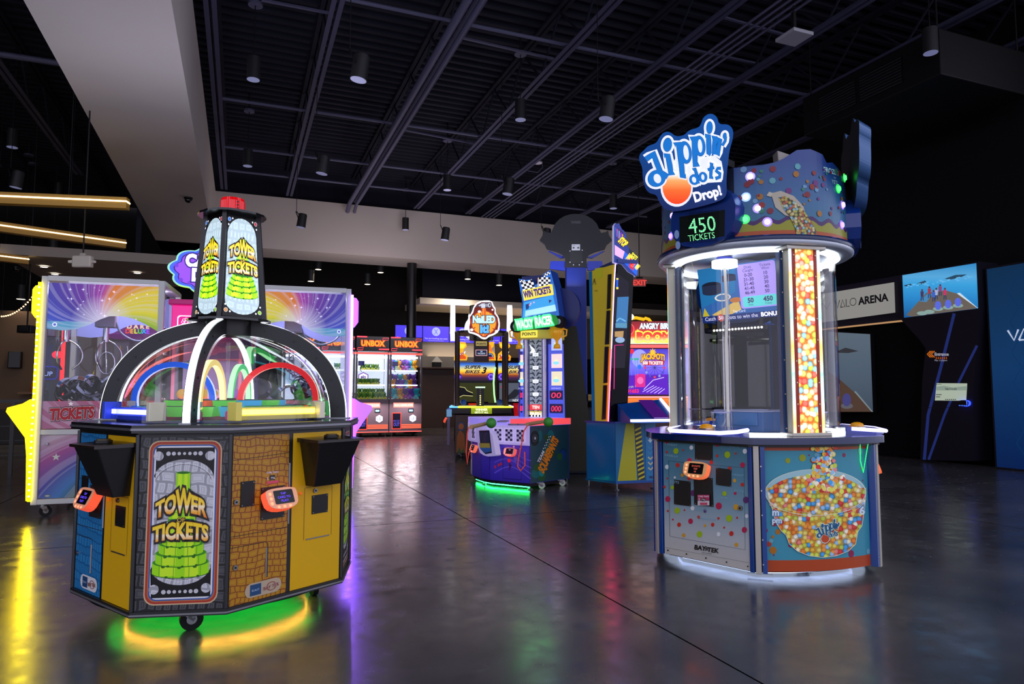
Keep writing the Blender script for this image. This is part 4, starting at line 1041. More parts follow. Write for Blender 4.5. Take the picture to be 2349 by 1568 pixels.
body = [(1128, 590), (1150, 690), (1185, 800), (1210, 900), (1260, 975), (1300, 1010), (1330, 1090), (1400, 1150), (1500, 1190), (1620, 1205), (1740, 1190), (1840, 1150), (1905, 1090), (1925, 980), (1960, 930), (1980, 800), (1992, 690), (1994, 600)]
A = Art(.0005, .008); A.z = 8; cp = [1100+22*i for i in range(46)]
A.ell(1558, -640, 441, 203, print_('#9cc4c8'), n=40)
A.poly([(x, -y) for x, y in body] + [(1990-430*(1-math.cos(t*PI/12)), -600-0*t) for t in range(1, 12)], m_bowl)
A.ell(1562, -655, 420, 168, m_bowl, n=40)
rim = print_('#cfdcc8'); A.ring(1556, -640, 432, 441, rim, n=44, ky=.46); 
for q, yy in enumerate((700, 722, 745)): A.ring(1560, -yy+30, 424-8*q, 430-8*q, print_('#e0c8a8'), n=36, a0=190, a1=350, ky=.34)
A.line([(x, -y) for x, y in body], 5, rim)
random.seed(2)
for k in range(150):
    y = random.uniform(208, 640); sp_ = 120 if y < 480 else 150; x = 1632 + random.uniform(-sp_, sp_)*(.95 if y < 300 else .8 if y < 480 else 1.1)
    c = random.choice(BEADS); rr_ = random.uniform(13, 20)
    A.ell(x, -y, rr_, rr_*1.12, print_(c), 14+k % 9, n=14)
for x, y, s_, h in ((1210, 840, 'm', 60), (1222, 905, 'pm', 50), (1962, 830, '6', 70)): A.text(s_, x, -y, h, print_('#d8e4e8'), [(.14, print_('#5a8ab0'))], bold=.04)
ink = print_
A.z = 26
def dippin(A, X, Y, k, ink, blue, halo, halo_w, ball, zoff=0):
    """the scooped lettering of the logo in sign units (zoomed photo pixels of the big sign)"""
    P = lambda pts: [(X+(x-480)*k, Y-(y-500)*k) for x, y in pts]
    def el(cx, cy, rx, ry, rot, m): A.ell(X+(cx-480)*k, Y-(cy-500)*k, rx*k, ry*k, m, rot=rot, n=26)
    def strokes(m, gw):
        def stem(pts, w): A.line(P(pts), (w+gw)*k, m)
        def blob(cx, cy, rx, ry, rot): el(cx, cy, rx+gw/2, ry+gw/2, rot, m)
        blob(312, 610, 74, 66, .5); stem([(222, 452), (262, 425), (280, 395), (320, 500), (345, 560), (405, 598)], 40); 
        blob(402, 332, 34, 56, -.1); stem([(372, 425), (404, 420), (420, 500), (432, 575), (455, 560)], 40)
        blob(548, 396, 52, 92, .15); stem([(458, 335), (492, 318), (508, 430), (520, 520), (526, 592), (556, 590)], 40)
        blob(668, 342, 46, 84, .12); stem([(592, 285), (622, 268), (626, 380), (630, 440), (632, 506), (662, 490)], 38)
        blob(750, 190, 24, 50, -.05); stem([(712, 262), (742, 258), (744, 330), (746, 400), (764, 408)], 38)
        stem([(770, 275), (796, 268), (790, 345), (790, 412)], 34); stem([(790, 330), (815, 275), (838, 290), (826, 350), (820, 408), (838, 410)], 32)
        blob(876, 258, 13, 24, -.15); stem([(884, 262), (880, 300), (856, 340)], 18)
        # dots
        blob(625, 620, 40, 42, .4); stem([(610, 540), (628, 530), (645, 580), (650, 645), (668, 640)], 22)
        blob(695, 600, 34, 40, .1); stem([(752, 490), (768, 488), (762, 560), (760, 606), (782, 602)], 22); stem([(735, 540), (790, 520)], 18)
        stem([(846, 528), (818, 528), (806, 548), (836, 572), (834, 600), (798, 612)], 22)
    strokes(halo, halo_w)
    if ball:
        el(478, 690, 134, 156, 0, halo); el(480, 686, 119, 138, 0, ball)
        strokes(halo, halo_w*.72)
    strokes(ink('#0a3a6e'), 6); strokes(blue, 0)
    def hole(cx, cy, rx, ry, rot): el(cx, cy, rx, ry, rot, halo)
    hole(318, 612, 30, 40, .35); hole(556, 396, 22, 62, .12); hole(672, 342, 18, 56, .08); hole(622, 622, 17, 25, .3); hole(695, 600, 13, 24, .1)
dippin(A, 1640, -980, .30, ink, print_('#1a5a88'), print_('#c8dcc8'), 60, print_('#c04a26'))
b.art(A, cy5, cp); st.append(b.build('picture_panel', DD))
# ---- console with button and lit bumper
b = MB(); A_ = [(-.27, -.60), (.27, -.60), (.25, -.80), (.18, -.865), (-.18, -.865), (-.25, -.80)][::-1]
b.loft([(x, y, .950) for x, y in A_[::-1]], [(x, y, .985 + (.02 if y > -.7 else 0)) for x, y in A_[::-1]], pm('#0b2a8a', .15, 0, .6, coat=.5)); o = b.build('console', DD, bev=.01); st.append(o)
b = MB(); b.tube([(-.275, -.64, .99), (-.275, -.78, .982), (-.20, -.875, .975), (.20, -.875, .975), (.275, -.78, .982), (.275, -.64, .99)], .014, em('#b8b4ff', 2.6), n=10); b.build('lit_bumper', o)
b = MB(); b.box((0, -.80, .962), (.36, .10, .022), pm('#1a2ea0', .2, 0, .5, '#2a3cff', .5)); b.build('console_foot', o)
b = MB(); b.lathe([(.05, .99), (.05, 1.0), (.04, 1.018), (.02, 1.026), (0, 1.028)], pm('#c88a10', .2, 0, .6, '#d88a00', .25), n=24, c=(0, -.72)); b.lathe([(.06, .985), (.06, .994), (.05, .996)], CHROME, n=24, c=(0, -.72)); b.build('push_button', o)
# ---- bead columns (towards -30 degrees)
g = math.radians(-30); gd = Vector((math.cos(g), math.sin(g), 0)); gt = Vector((-gd.y, gd.x, 0)); RC = .655
CM = Matrix((gt, gd, Vector((0, 0, 1)))).transposed().to_4x4()
def cbox(mb, x, y, z0, z1, w, d, m): return mb.box(tuple(gt*x + gd*y + Vector((0, 0, (z0+z1)/2))), (w, d, z1-z0), m, R=Matrix((gt, gd, Vector((0, 0, 1)))).transposed().to_4x4())
b = MB(); cbox(b, 0, RC-.05, .95, 2.28, .255, .10, pm('#c8c4b0', .35)); o = b.build('bead_column', DD, bev=.004); st.append(o)
fcol = lambda u, v, w: tuple(gd*(RC+.002+w) + gt*u + Vector((0, 0, v)))
m_beads = balls_mat('lit_beads_column', .040, ['#f8e868', '#fdf4c0', '#e8f070', '#ffb04a', '#ffe48a', '#ff6a54', '#fff4c8', '#ffa890', '#9ad8ff', '#fffbe0', '#d0f04a', '#ffd070', '#fff2b0'], 1.25, .50, '#d87a3a')
b = MB(); A = Art(.001); A.rect(-.098, .97, .098, 2.262, pm('#8a2410', .4, 0, .4, '#8a2410', .25)); A.rect(-.072, .97, .072, 2.262, m_beads)
for s_ in (-1, 1):
    for z_ in range(9): A.ell(s_*.085, 1.02+z_*.15, .005, .005, pm('#e8d8c8', .3), n=8)
b.art(A, fcol); b.build('bead_film', o)
m_rain = ramp_mat('lit_rainbow_strip', [(0, '#ffe0a8'), (.06, '#ffb060'), (.14, '#fff0b0'), (.2, '#a8d0ff'), (.26, '#d0f0ff'), (.32, '#8affd0'), (.4, '#ffe080'), (.47, '#ffa850'), (.55, '#f8e8c0'), (.62, '#90e8ff'), (.7, '#b0ffd8'), (.78, '#fff0a0'), (.86, '#ffb470'), (.93, '#a8c8ff'), (1, '#e0f0ff')], 1, .96, 2.27, 1.9)
for s_ in (-1, 1):
    b = MB(); A = Art(.001); A.rect(s_*.113-.011, .965, s_*.113+.011, 2.265, m_rain); b.art(A, fcol); b.build('led_strip', o)
    b = MB(); cbox(b, s_*.14, RC-.085, .955, 2.28, .026, .05, pm('#10305c', .25, 0, .5))
    for z_ in range(6): q = gt*(s_*.14)+gd*(RC-.06)+Vector((0, 0, 1.0+.24*z_)); b.cyl(q, q+gd*.004, .006, CHROME, n=8)
    b.build('side_rail', o, bev=.003)
b = MB(); cbox(b, 0, RC-.04, .95, .972, .31, .15, ALU); b.build('column_foot', o, bev=.003); b = MB(); cbox(b, 0, RC-.04, 2.258, 2.282, .31, .15, ALU); b.build('column_cap', o, bev=.003); b = MB(); cbox(b, 0, RC-.106, .972, 2.258, .25, .01, pm('#0d1830', .3)); b.build('inner_cover', o)
# ---- clear drum segment (towards -90), lit rings, drop tube, cup, monitor
b = MB(); b.lathe([(.605, .955), (.605, 2.28)], CLEAR, n=26, a0=math.radians(-90-46), a1=math.radians(-90+46)); st.append(b.build('clear_drum', DD))
LW = em('#f0f6ff', 3.2)
b = MB(); b.lathe([(.64, .952), (.64, .966), (.585, .966), (.585, .952)], LW, n=64); b.build('lit_base_ring', DD)
b = MB(); b.lathe([(.56, 2.268), (.64, 2.268)], LW, n=64); b.lathe([(.61, 2.25), (.61, 2.268)], em('#e8f4ff', 2.2), n=64); b.build('lit_top_ring', DD)
b = MB(); b.lathe([(0, .953), (.56, .953)], pm('#16246a', .2), n=48, smooth=False); b.build('drum_floor', DD)
b = MB(); b.box((0, -.19, 1.03), (.40, .16, .15), pm('#0f5aa0', .25, 0, .5, '#0f5aa0', .12)); b.box((0, -.19, 1.108), (.42, .18, .012), pm('#a8b0d8', .3)); b.box((.06, -.275, 1.05), (.2, .02, .10), pm('#1a70b8', .25)); st.append(b.build('bead_bin', DD, bev=.006))
b = MB(); b.lathe([(.055, .955), (.07, 1.10)], CLEAR, n=24, c=(-.05, -.44)); b.lathe([(.0, .958), (.055, .958)], pm('#c8c8f0', .3, 0, .5, '#8a8aff', .3), n=24, c=(-.05, -.44)); b.lathe([(.07, 1.098), (.074, 1.102), (.07, 1.106)], pm('#d0d0ff', .2), n=24, c=(-.05, -.44)); st.append(b.build('catch_cup', DD))
b = MB(); b.cyl((0, -.42, 2.20), (0, -.42, 2.25), .095, em('#f2f8ff', 2.4), n=32); b.cyl((0, -.42, 2.25), (0, -.42, 2.275), .06, pm('#2a3cc0', .3), n=24); o = b.build('drop_nozzle', DD); st.append(o)
b = MB(); b.tube([(0, -.42, 2.2), (.012, -.42, 1.9), (-.004, -.42, 1.6), (0, -.42, 1.2), (0, -.42, .97)], .011, pm('#d8d4cc', .3, 0, .5, '#d8d4cc', .2), n=10); b.lathe([(.03, .96), (.03, 2.2)], CLEAR, n=16, c=(0, -.42)); b.build('drop_tube', o)
mn = Vector((0, -math.cos(.16), -math.sin(.16))); mo = Vector((0, -.24, 2.03)); mu = Vector((0, -math.sin(.16), math.cos(.16)))
fm = frame(mo, (1, 0, 0), mn, mu)
b = MB(); b.slab(smooth_poly([(-.36, -.24), (.36, -.24), (.36, .24), (-.36, .24)], 2), fm, .07, pm('#0d2a66', .25, 0, .5)); o = b.build('monitor', DD); st.append(o)
b = MB(); A = Art(.0008); A.rect(-.33, -.20, .33, .215, em('#2a5a9a', .8))
A.poly([(-.33, -.10), (-.02, .0), (.0, .215), (-.33, .215)], em('#1f6a9e', .8)); 
A.ell(-.22, .075, .085, .028, em('#151a2c', .8)); A.rect(-.305, .02, -.135, .075, em('#202840', .8)); A.ell(-.22, .02, .085, .024, em('#202840', .8)); A.ell(-.06, .13, .06, .018, em('#1a2036', .8)); A.rect(-.12, .09, 0, .13, em('#242c46', .8))
A.poly([(-.24, -.16), (.0, -.06), (.02, -.14), (-.15, -.195)], em('#c8a85a', .8)); A.ell(-.13, -.03, .07, .03, em('#d8d0c0', .8)); A.ell(-.13, -.03, .055, .022, em('#3a6a9a', .8)); A.ell(-.02, -.06, .05, .02, em('#b06a30', .8)); A.poly([(-.30, -.1), (-.25, -.19), (-.33, -.19)], em('#b8a82a', .8))
A.rrect(.02, -.135, .325, .205, .02, em('#a48ee0', .85)); tx = em('#3a2a5a', .8)
A.text('Dots', .105, .17, .022, tx); A.text('Caught', .105, .145, .022, tx); A.text('Tickets', .245, .17, .022, tx); A.text('Won', .245, .145, .022, tx)
for k, (a_, c) in enumerate((('0-20', '10'), ('21-30', '20'), ('31-40', '30'), ('41-45', '40'), ('46-49', '50'))): A.text(a_, .105, .108-.034*k, .026, tx, bold=.02); A.text(c, .245, .108-.034*k, .026, tx, bold=.02)
A.rrect(.04, -.125, .315, -.045, .015, em('#5ac8c8', .85)); A.text('50', .105, -.092, .036, tx, bold=.05); A.text('450', .245, -.092, .036, tx, bold=.05); A.text('Dots', .105, -.115, .014, tx); A.text('Tickets', .245, -.115, .014, tx)
w_ = em('#d8d8f0', .9); A.text('Tap Card', .0, -.158, .02, w_); A.rect(-.33, -.215, .33, -.168, em('#1a2c6a', .8)); A.ell(-.16, -.19, .03, .03, em('#b8402a', .9)); A.text('50', -.16, -.203, .03, w_, bold=.04); A.text('Catch', -.255, -.205, .03, w_); A.text('Dots to win the', .02, -.205, .03, w_); A.text('BONUS!', .255, -.205, .032, em('#ffffff', 1), bold=.05)
b.art(A, fm); b.build('screen', o)
b = MB(); q = mo - Vector((0, 0, .29)); b.box(q, (.46, .03, .03), DARK)
for k in range(16): b.cyl(q+Vector((-.2+.0267*k, -.015, 0)), q+Vector((-.2+.0267*k, -.019, 0)), .008, em('#ffffff', 5), n=8)
b.build('led_bar', o)
b = MB(); b.bar(mo+Vector((-.25, .05, .2)), (-.25, -.15, 2.28), .03, .03, DARK); b.bar(mo+Vector((.25, .05, .2)), (.25, -.15, 2.28), .03, .03, DARK); b.bar(mo+Vector((-.18, .04, -.2)), q+Vector((-.18, 0, 0)), .02, .02, DARK); b.bar(mo+Vector((.18, .04, -.2)), q+Vector((.18, 0, 0)), .02, .02, DARK); b.build('bracket', o)
# ---- crown
b = MB(); b.lathe([(0, 2.285), (.715, 2.285), (.735, 2.30), (.735, 2.325), (.70, 2.34)], pm('#c4ccd8', .3, .1), n=72); b.lathe([(.74, 2.318), (.745, 2.332), (.735, 2.352), (.70, 2.352)], DBLUE, n=72); b.build('crown_base', DD)
b = MB(); b.lathe([(.69, 2.345), (.69, 2.86), (.66, 2.88), (.0, 2.88)], pm('#101a30', .4), n=72); b.build('crown_drum', DD)
RK = .70; g = math.radians(-30)
fk = lambda u, v, w: ((RK+w)*math.cos(g+u/RK), (RK+w)*math.sin(g+u/RK), v)
def inv_k(px, py):
    p = Vector(oncyl(0, 0, RK)(px, -py, 0)); return (math.atan2(p.y, p.x)-g)*RK, p.z
b = MB(); A = Art(.0008); UK = .50
top = [(-UK, 2.86), (-.30, 2.86), (-.22, 2.875), (-.16, 2.90), (-.06, 2.965), (.05, 2.98), (.16, 2.955), (.20, 2.90), (.27, 2.915), (.36, 2.885), (.43, 2.84), (UK, 2.77)]
m_crown = ramp_mat('print_crown_blue', [(0, '#246a80'), (.45, '#22608c'), (1, '#163a80')], 1, 2.36, 2.9)
strip = []
for i in range(len(top)-1): A.poly([(top[i][0], 2.355), (top[i+1][0], 2.355), top[i+1], top[i]], m_crown, 1)
wave = [(-UK+UK*2*i/40, 2.475+.018*math.sin(i*.95)) for i in range(41)]
for i in range(40):
    x0, y0 = wave[i]; x1, y1 = wave[i+1]
    A.poly([(x0, y0-.03), (x1, y1-.03), (x1, y1), (x0, y0)], print_('#42205a'), 3); A.poly([(x0, 2.385), (x1, 2.385), (x1, y1-.03), (x0, y0-.03)], print_('#8f8f20'), 3); A.rect(x0, 2.355, x1, 2.387, print_('#a84a1c'), 4)
random.seed(21)
for k in range(64):
    u = random.uniform(-UK+.03, UK-.04); v = random.uniform(2.51, 2.84 if u < -.2 else 2.86); r_ = random.choice((.009, .012, .017, .022)); A.ell(u, v, r_, r_, print_(random.choice(('#7a1f2e', '#8a2a1e', '#6a2a70', '#a06a1e', '#6a96b8', '#5aa0a8', '#2f7a5a'))), 6, n=16)
m_s1 = balls_mat('print_beads_scoop', .022, ['#b8a03a', '#d0c890', '#a8b040', '#b86a2a', '#a84a3a', '#6a9ab8', '#8ac0c0', '#c0b050'], 0, .5, '#4a3a20')
sc = [inv_k(*p) for p in ((1768, 447), (1782, 442), (1806, 446), (1830, 462), (1844, 480), (1858, 505), (1870, 528), (1873, 543), (1827, 543), (1822, 520), (1806, 500), (1785, 485), (1772, 466))]
A.poly([(p[0], p[1]) for p in [inv_k(*q) for q in ((1768, 444), (1790, 438), (1820, 450), (1842, 474), (1846, 490), (1822, 500), (1800, 494), (1778, 476))]], print_('#b0a896'), 8)
A.poly([(p[0], p[1]) for p in [inv_k(*q) for q in ((1784, 453), (1800, 450), (1822, 462), (1840, 480), (1858, 505), (1870, 528), (1872, 545), (1828, 545), (1822, 520), (1812, 500), (1796, 480))]], m_s1, 9)
A.poly([(p[0], p[1]) for p in [inv_k(*q) for q in ((1764, 440), (1772, 443), (1768, 452), (1758, 449))]], print_('#c0b8a0'), 9)
u, v = inv_k(1908, 398); A.text('FROZETI', u, v, .036, print_('#a8d8d8'), [(.1, print_('#1a4a6a'))], bold=.04); u, v = inv_k(1914, 422); A.text('YETI', u, v, .03, print_('#a8d8d8')); A.text('THE', u, v+.04, .012, print_('#a8d8d8'))
b.art(A, fk, [-.45+.05*i for i in range(19)])
TH = [(x, y) for x, y in top]; vs = []
for x, y in TH:
    if y > 2.86: vs.append((x, y))
for i in range(len(top)-1):        # board thickness behind the cut-out top
    (x0, y0), (x1, y1) = top[i], top[i+1]
    b.add([fk(x0, y0, 0), fk(x1, y1, 0), fk(x1, y1, -.012), fk(x0, y0, -.012), fk(x0, 2.84, -.012), fk(x1, 2.84, -.012)], [(0, 1, 2, 3), (3, 2, 5, 4)], pm('#101a30', .4))
pan = b.build('crown_panel', DD); st.append(pan)
for (px, py, c) in ((1721, 405, '#b8a8ff'), (1711, 452, '#a8c8ff'), (1738, 478, '#b49cff'), (1709, 503, '#48ff70'), (1760, 509, '#a890ff'), (1936, 408, '#40ff60'), (1922, 433, '#40ff60'), (1932, 470, '#b090ff'), (1930, 516, '#9a7aff')):
    u, v = inv_k(px, py); b = MB(); c0 = Vector(fk(u, v, .004)); c1 = Vector(fk(u, v, .016)); b.cyl(c0, c1, .022, em(c, 3.2), r1=.019, n=18); b.cyl(fk(u, v, .001), fk(u, v, .004), .034, pm(c, .3, 0, .5, c, .55), n=20); b.build('lamp_bulb', pan)
p = [Vector(fk(-.17, 2.86, .0)), Vector(fk(-.14, 2.93, -.03)), Vector(fk(-.02, 2.98, -.03))]
b = MB(); b.loft([fk(-.19, 2.86, -.01), fk(-.08, 2.86, -.01), fk(-.08, 2.86, -.12), fk(-.19, 2.86, -.12)], [fk(-.19, 2.97, -.03), fk(-.06, 2.93, -.03), fk(-.06, 2.93, -.14), fk(-.19, 2.97, -.14)], pm('#8a8680', .5)); st.append(b.build('crown_bracket', DD, bev=.008))
# ---- ticket display
Z3 = dict(x0=1420, y0=240, k=.27671)
DPL = Vector((0, -.76, 0)); fd = onplane(DPL, SN, **Z3)
P_ = smooth_poly([(432, -1215), (955, -1135), (972, -640), (432, -760)], 2)
b = MB(); b.slab(P_, lambda u, v, w: tuple(Vector(fd(u, v, 0))-SN*(-w)), .16, pm('#0b2f78', .22, 0, .5)); o = b.build('ticket_display', DD); st.append(o)
b = MB(); A = Art(.0008); A.poly([(505, -1145), (875, -1090), (878, -870), (500, -930)], pm('#0c1512', .2, 0, .5), 1)
gl = em('#8affb0', 1.0); sk = lambda a, b_: (a, b_)
A.text('450', 695, -1055, 130, gl, w=225, rot=.13, bold=.0); A.text('TICKETS', 686, -1118, 52, gl, w=222, rot=.13)
A.ell(478, -1075, 20, 36, pm('#8aa8d8', .3)); A.ell(488, -1165, 20, 34, pm('#8aa8d8', .3))
bk = pm('#0c1512', .2, 0, .5)
for k in range(22): A.line([(500+17.2*k, -880-8*0), (503+17.2*k, -1142)], 2.2, bk, 60) if 570 < 500+17.2*k < 815 else None
for k in range(17): A.line([(560, -905-15.5*k), (820, -870-15.5*k)], 2.2, bk, 61)
b.art(A, fd); b.build('dot_matrix_screen', o)
# ---- logo sign board
SPL = Vector((0, -.80, 0)); fs_ = onplane(SPL, SN, **Z3)
ol = [(760,68),(815,100),(828,165),(905,160),(948,205),(945,280),(915,380),(905,470),(895,560),(890,640),(895,740),(860,790),(700,840),(520,880),(430,885),(370,860),(330,800),(310,745),(250,735),(215,690),(195,600),(195,520),(165,460),(170,410),(210,375),(240,340),(310,320),(335,270),(370,228),(420,222),(470,265),(540,255),(580,210),(660,190),(680,160),(700,100)]
ol = smooth_poly([(x, -y) for x, y in ol][::-1], 2)
m_sign = ramp_mat('lit_sign_navy', [(0, '#15255a'), (.55, '#0f3f80'), (1, '#0a4a94')], 1, -885, -68, .75)
b = MB(); b.slab(ol, fs_, .085, m_sign, edge=pm('#3a5f90', .25, .2), back=pm('#141a22', .5)); o = b.build('logo_sign', DD); st.append(o)
b = MB(); A = Art(.00035); A.z = 4
wh = em('#d2d6e4', .95)
m_ball = ramp_mat('lit_ball', [(0, '#d8341a'), (.45, '#f2622a'), (.75, '#ff9a5a'), (1, '#fff0e0')], 1, -830, -560, 1.0)
A.poly([(x, -y) for x, y in ((600, 470), (660, 440), (790, 420), (850, 470), (866, 560), (850, 640), (700, 650), (600, 670), (560, 580), (480, 560), (400, 560), (470, 440))], wh)
dippin(A, 480, -500, 1.0, lambda c: em(c, .9), em('#1767b4', 1.0), wh, 46, m_ball)
A.text('Drop!', 742, -775, 82, em('#e0e2f0', 1), w=235, rot=.27, bold=.06)
b.art(A, fs_); b.build('logo_letters', o)
b = MB(); b.box((.06, -.66, 2.90), (.30, .10, .05), DARK); b.bar((.06, -.71, 2.93), (.06, -.60, 2.90), .1, .05, DARK); b.build('sign_bracket', o)
thirds(DD, st)
# ---- light under the skirt
b = MB(); b.prism(grow(out, -.16), .015, .043, em('#b8ccff', 3), top=False, bottom=False); us = b.build('underglow_strip', DD)
d_ = bpy.data.lights.new('skirt_glow', 'AREA'); d_.shape = 'DISK'; d_.size = 1.46; d_.energy = 6; d_.color = (.62, .74, 1)
q = bpy.data.objects.new('skirt_glow', d_); COL.objects.link(q); q.parent = us; q.location = (0, 0, .044)
for k in range(3):
    a = math.radians(-90+120*k+28); b = MB(); b.box((.80*math.cos(a), .80*math.sin(a), .022), (.16, .05, .044), CLEAR, rz=a+1.57); b.build('clear_foot', DD)
for a in (-30, 90, 210): caster(DD, .52*math.cos(math.radians(a)), .52*math.sin(math.radians(a)), .022, .05, 0)
b = MB(); b.tube([fd(0, 0, 0)]*0 or [frc(.30, .895, .03), frc(.32, .78, .012), frc(.345, .70, .012), frc(.37, .78, .012), frc(.38, .895, .03)], .003, em('#2aff7a', 1.2), n=6); b.build('glow_cord', DD)
# ================================================================ white crane games, left
def wmat(t): return t.matrix_basis.inverted()
CR0 = Vector((-4.80, 6.90, 0)); CRA = math.atan2(.9, 2.95); CRD = Vector((math.cos(CRA), math.sin(CRA), 0))
CW, CDp, CH = 1.137, 1.05, 2.44
FRAME = pm('#c2c4c2', .4, .1)
RAIN = [(0, '#2f56c8'), (.18, '#3a2a9a'), (.34, '#6a1f96'), (.44, '#a02a9e'), (.50, '#d8741e'), (.58, '#d8861c'), (.62, '#e0c81c'), (.74, '#d8cf20'), (.82, '#7fb01e'), (.92, '#3f9a3a'), (1, '#4f9ac0')]
def crane(name, label, at_, mirror, glow, led, gs):
    t = thing(name, label, 'crane game', at_, CRA)
    s_ = -1 if mirror else 1
    def post(n, c, d): b = MB(); b.box(c, d, FRAME); return b.build(n, t, bev=.004)
    for x in (.028, CW-.028):
        for y in (.028, CDp-.028): post('corner_post', (x, y, (CH+.13)/2), (.056, .056, CH-.13))
    for z_ in (CH-.02, .852, .16):
        b = MB(); b.box((CW/2, .027, z_), (CW-.112, .05, .05), FRAME); b.box((CW/2, CDp-.027, z_), (CW-.112, .05, .05), FRAME); b.box((.027, CDp/2, z_), (.05, CDp-.112, .05), FRAME); b.box((CW-.027, CDp/2, z_), (.05, CDp-.112, .05), FRAME); b.build('rail_frame', t)
    b = MB(); b.box((CW/2, CDp/2, CH-.03), (CW-.1, CDp-.1, .03), pm('#b8b8c4', .5)); b.build('roof_panel', t)
    b = MB(); b.box((CW/2, CDp/2, 1.12), (CW-.1, CDp-.1, .03), pm('#5a5a66', .5)); b.build('prize_floor', t)
    b = MB()
    for x in (.06, CW-.06): b.add([(x, .06, 1.15), (x, CDp-.06, 1.15), (x, CDp-.06, CH-.05), (x, .06, CH-.05)], [(0, 1, 2, 3)], GLASS)
    b.add([(.06, CDp-.04, 1.15), (CW-.06, CDp-.04, 1.15), (CW-.06, CDp-.04, CH-.05), (.06, CDp-.04, CH-.05)], [(0, 1, 2, 3)], GLASS)
    b.build('side_glass', t)
    b = MB(); b.add([(.056, .03, 1.17), (CW-.056, .03, 1.17), (CW-.056, .03, CH-.05), (.056, .03, CH-.05)], [(0, 1, 2, 3)], GLASS); b.build('front_glass', t)
    fr = (lambda u, v, w: (CW-u, .02-w, v)) if mirror else (lambda u, v, w: (u, .02-w, v))
    m1 = swirl_mat('rainbow_burst'+('_right' if mirror else '_left'), 0.56, 1.98, .9, [(1-p, c) for p, c in RAIN[::-1]], -.45, 3.75, .40, .20, 3.4)
    A = Art(.001); lo = [(.06, 1.90), (.2, 1.885), (.32, 1.90), (.44, 1.95), (.54, 2.01), (.62, 2.045), (.72, 2.05), (.84, 2.03), (.95, 1.98), (1.08, 1.90)]
    for i in range(len(lo)-1): A.poly([lo[i], lo[i+1], (lo[i+1][0], 2.375), (lo[i][0], 2.375)], m1, 1)
    random.seed(4)
    for k in range(26): A.star(random.uniform(.2, 1.0), random.uniform(2.02, 2.34), random.choice((.008, .012, .02)), em('#e8e4ff', .9), 3, .18, 4)
    A.ell(.13, 1.945, .022, .022, em('#d8dcf0', .9)); A.ell(.13, 1.945, .014, .014, em('#5060b0', .8))
    b = MB(); b.art(A, fr); b.build('header_art', t)
    b = MB(); fb = lambda u, v, w: (fr(u, v, 0)[0], CDp-.06-w, v); A = Art(.001); rm = pm('#7c80b4', .5, 0, .3, '#b4b8f0', .12)
    for i in range(len(lo)-1): A.poly([lo[i], lo[i+1], (lo[i+1][0], 2.375), (lo[i][0], 2.375)], rm, 1)
    b.art(A, fb); b.build('rear_header', t)
    A = Art(.001); A.rect(.058, .885, CW-.058, 1.165, swirl_mat('ticket_panel_print'+('_r' if mirror else '_l'), 1.0, .80, .5, [(0, '#c8b83a'), (.35, '#c8604a'), (.6, '#b8384e'), (.85, '#a83a5a'), (1, '#9a5a78')], .2, 3.0, .2, .2, 4))
    b = MB(); b.art(A, fr)
    frt = (lambda u, v, w: (u, .02-w, v))
    A = Art(.001, .003)
    for x0 in (.33, .78):
        A.text('TICKETS', x0, .985, .115, pm('#8a1420', .35, 0, .3, '#8a1420', .35), [(.17, BLACK), (.11, pm('#e8d8d8', .4))], w=.40, shear=.15, bold=.07, rot=.06)
    for x0, y0 in ((.31, 1.135), (.70, 1.13), (.49, .925), (.98, 1.10)): A.star(x0, y0, .028, pm('#d8d0d4', .4, 0, .3, '#ffffff', .2))
    b.art(A, frt); b.build('ticket_panel', t)
    A = Art(.001); A.rect(.058, .19, CW-.058, .825, swirl_mat('lower_rainbow'+('_r' if mirror else '_l'), 1.22, .60, .62, [(0, '#98a090'), (.14, '#a0a84a'), (.30, '#6a9a32'), (.48, '#2f7a36'), (.60, '#2f5f46'), (.66, '#3f78b8'), (.74, '#4a4a9a'), (.84, '#a0488a'), (.92, '#b89aa8'), (1, '#a0989c')], -1.1, 1.0, .0, .22, 9, True), 1)
    for x0, y0, r_ in ((.20, .60, .04), (.52, .33, .045), (.85, .45, .03)): A.star(x0, y0, r_, pm('#c8ccc8', .4), 3)
    A.ell(.14, .215, .028, .014, pm('#6a706a', .4), 3); A.ell(.14, .215, .02, .009, pm('#b8bcb8', .4), 4)
    b = MB(); b.art(A, fr); b.cyl((.12, .02, .735), (.12, -.0, .735), .012, STEEL, n=12); b.build('lower_panel', t)
    # glowing side wings with LED string
    x0 = CW if mirror else 0; k = 1 if mirror else -1
    gm = pm(glow, .4, 0, .4, glow, gs)
    for nm, pts in (('upper_wing', [(0, 1.99), (.05, 2.01), (.085, 2.06), (.085, 2.30), (.06, 2.34), (0, 2.35)]), ('lower_wing', [(0, .17), (.05, .17), (.065, .62), (.085, .80), (.26, 1.06), (.25, 1.10), (.12, 1.14), (.06, 1.18), (0, 1.19)])):
        b = MB(); P_ = [(x0+k*p[0], p[1]) for p in pts]; P_ = P_ if k > 0 else P_[::-1]
        b.slab(P_, lambda u, v, w: (u, .03-w, v), .12, gm); b.build(nm, t, bev=.008)
    b = MB(); xs = x0+k*.012; b.box((xs, -.002, 1.27), (.022, .02, 2.2), pm(glow, .3, 0, .4, glow, 26)); o = b.build('led_channel', t)
    b = MB()
    for q in range(36): b.cyl((xs, -.012, .22+.06*q), (xs, -.016, .22+.06*q), .010, em(led, 30), n=8)
    o2 = b.build('led_string', o); o2['kind'] = 'stuff'
    for x, y in ((.08, .1), (CW-.08, .1), (.08, CDp-.1), (CW-.08, CDp-.1)): caster(t, x, y, .055, .135, .4)
    # gantry with claws
    b = MB(); b.box((CW/2, .45, CH-.12), (CW-.12, .05, .05), FRAME); b.build('gantry', t)
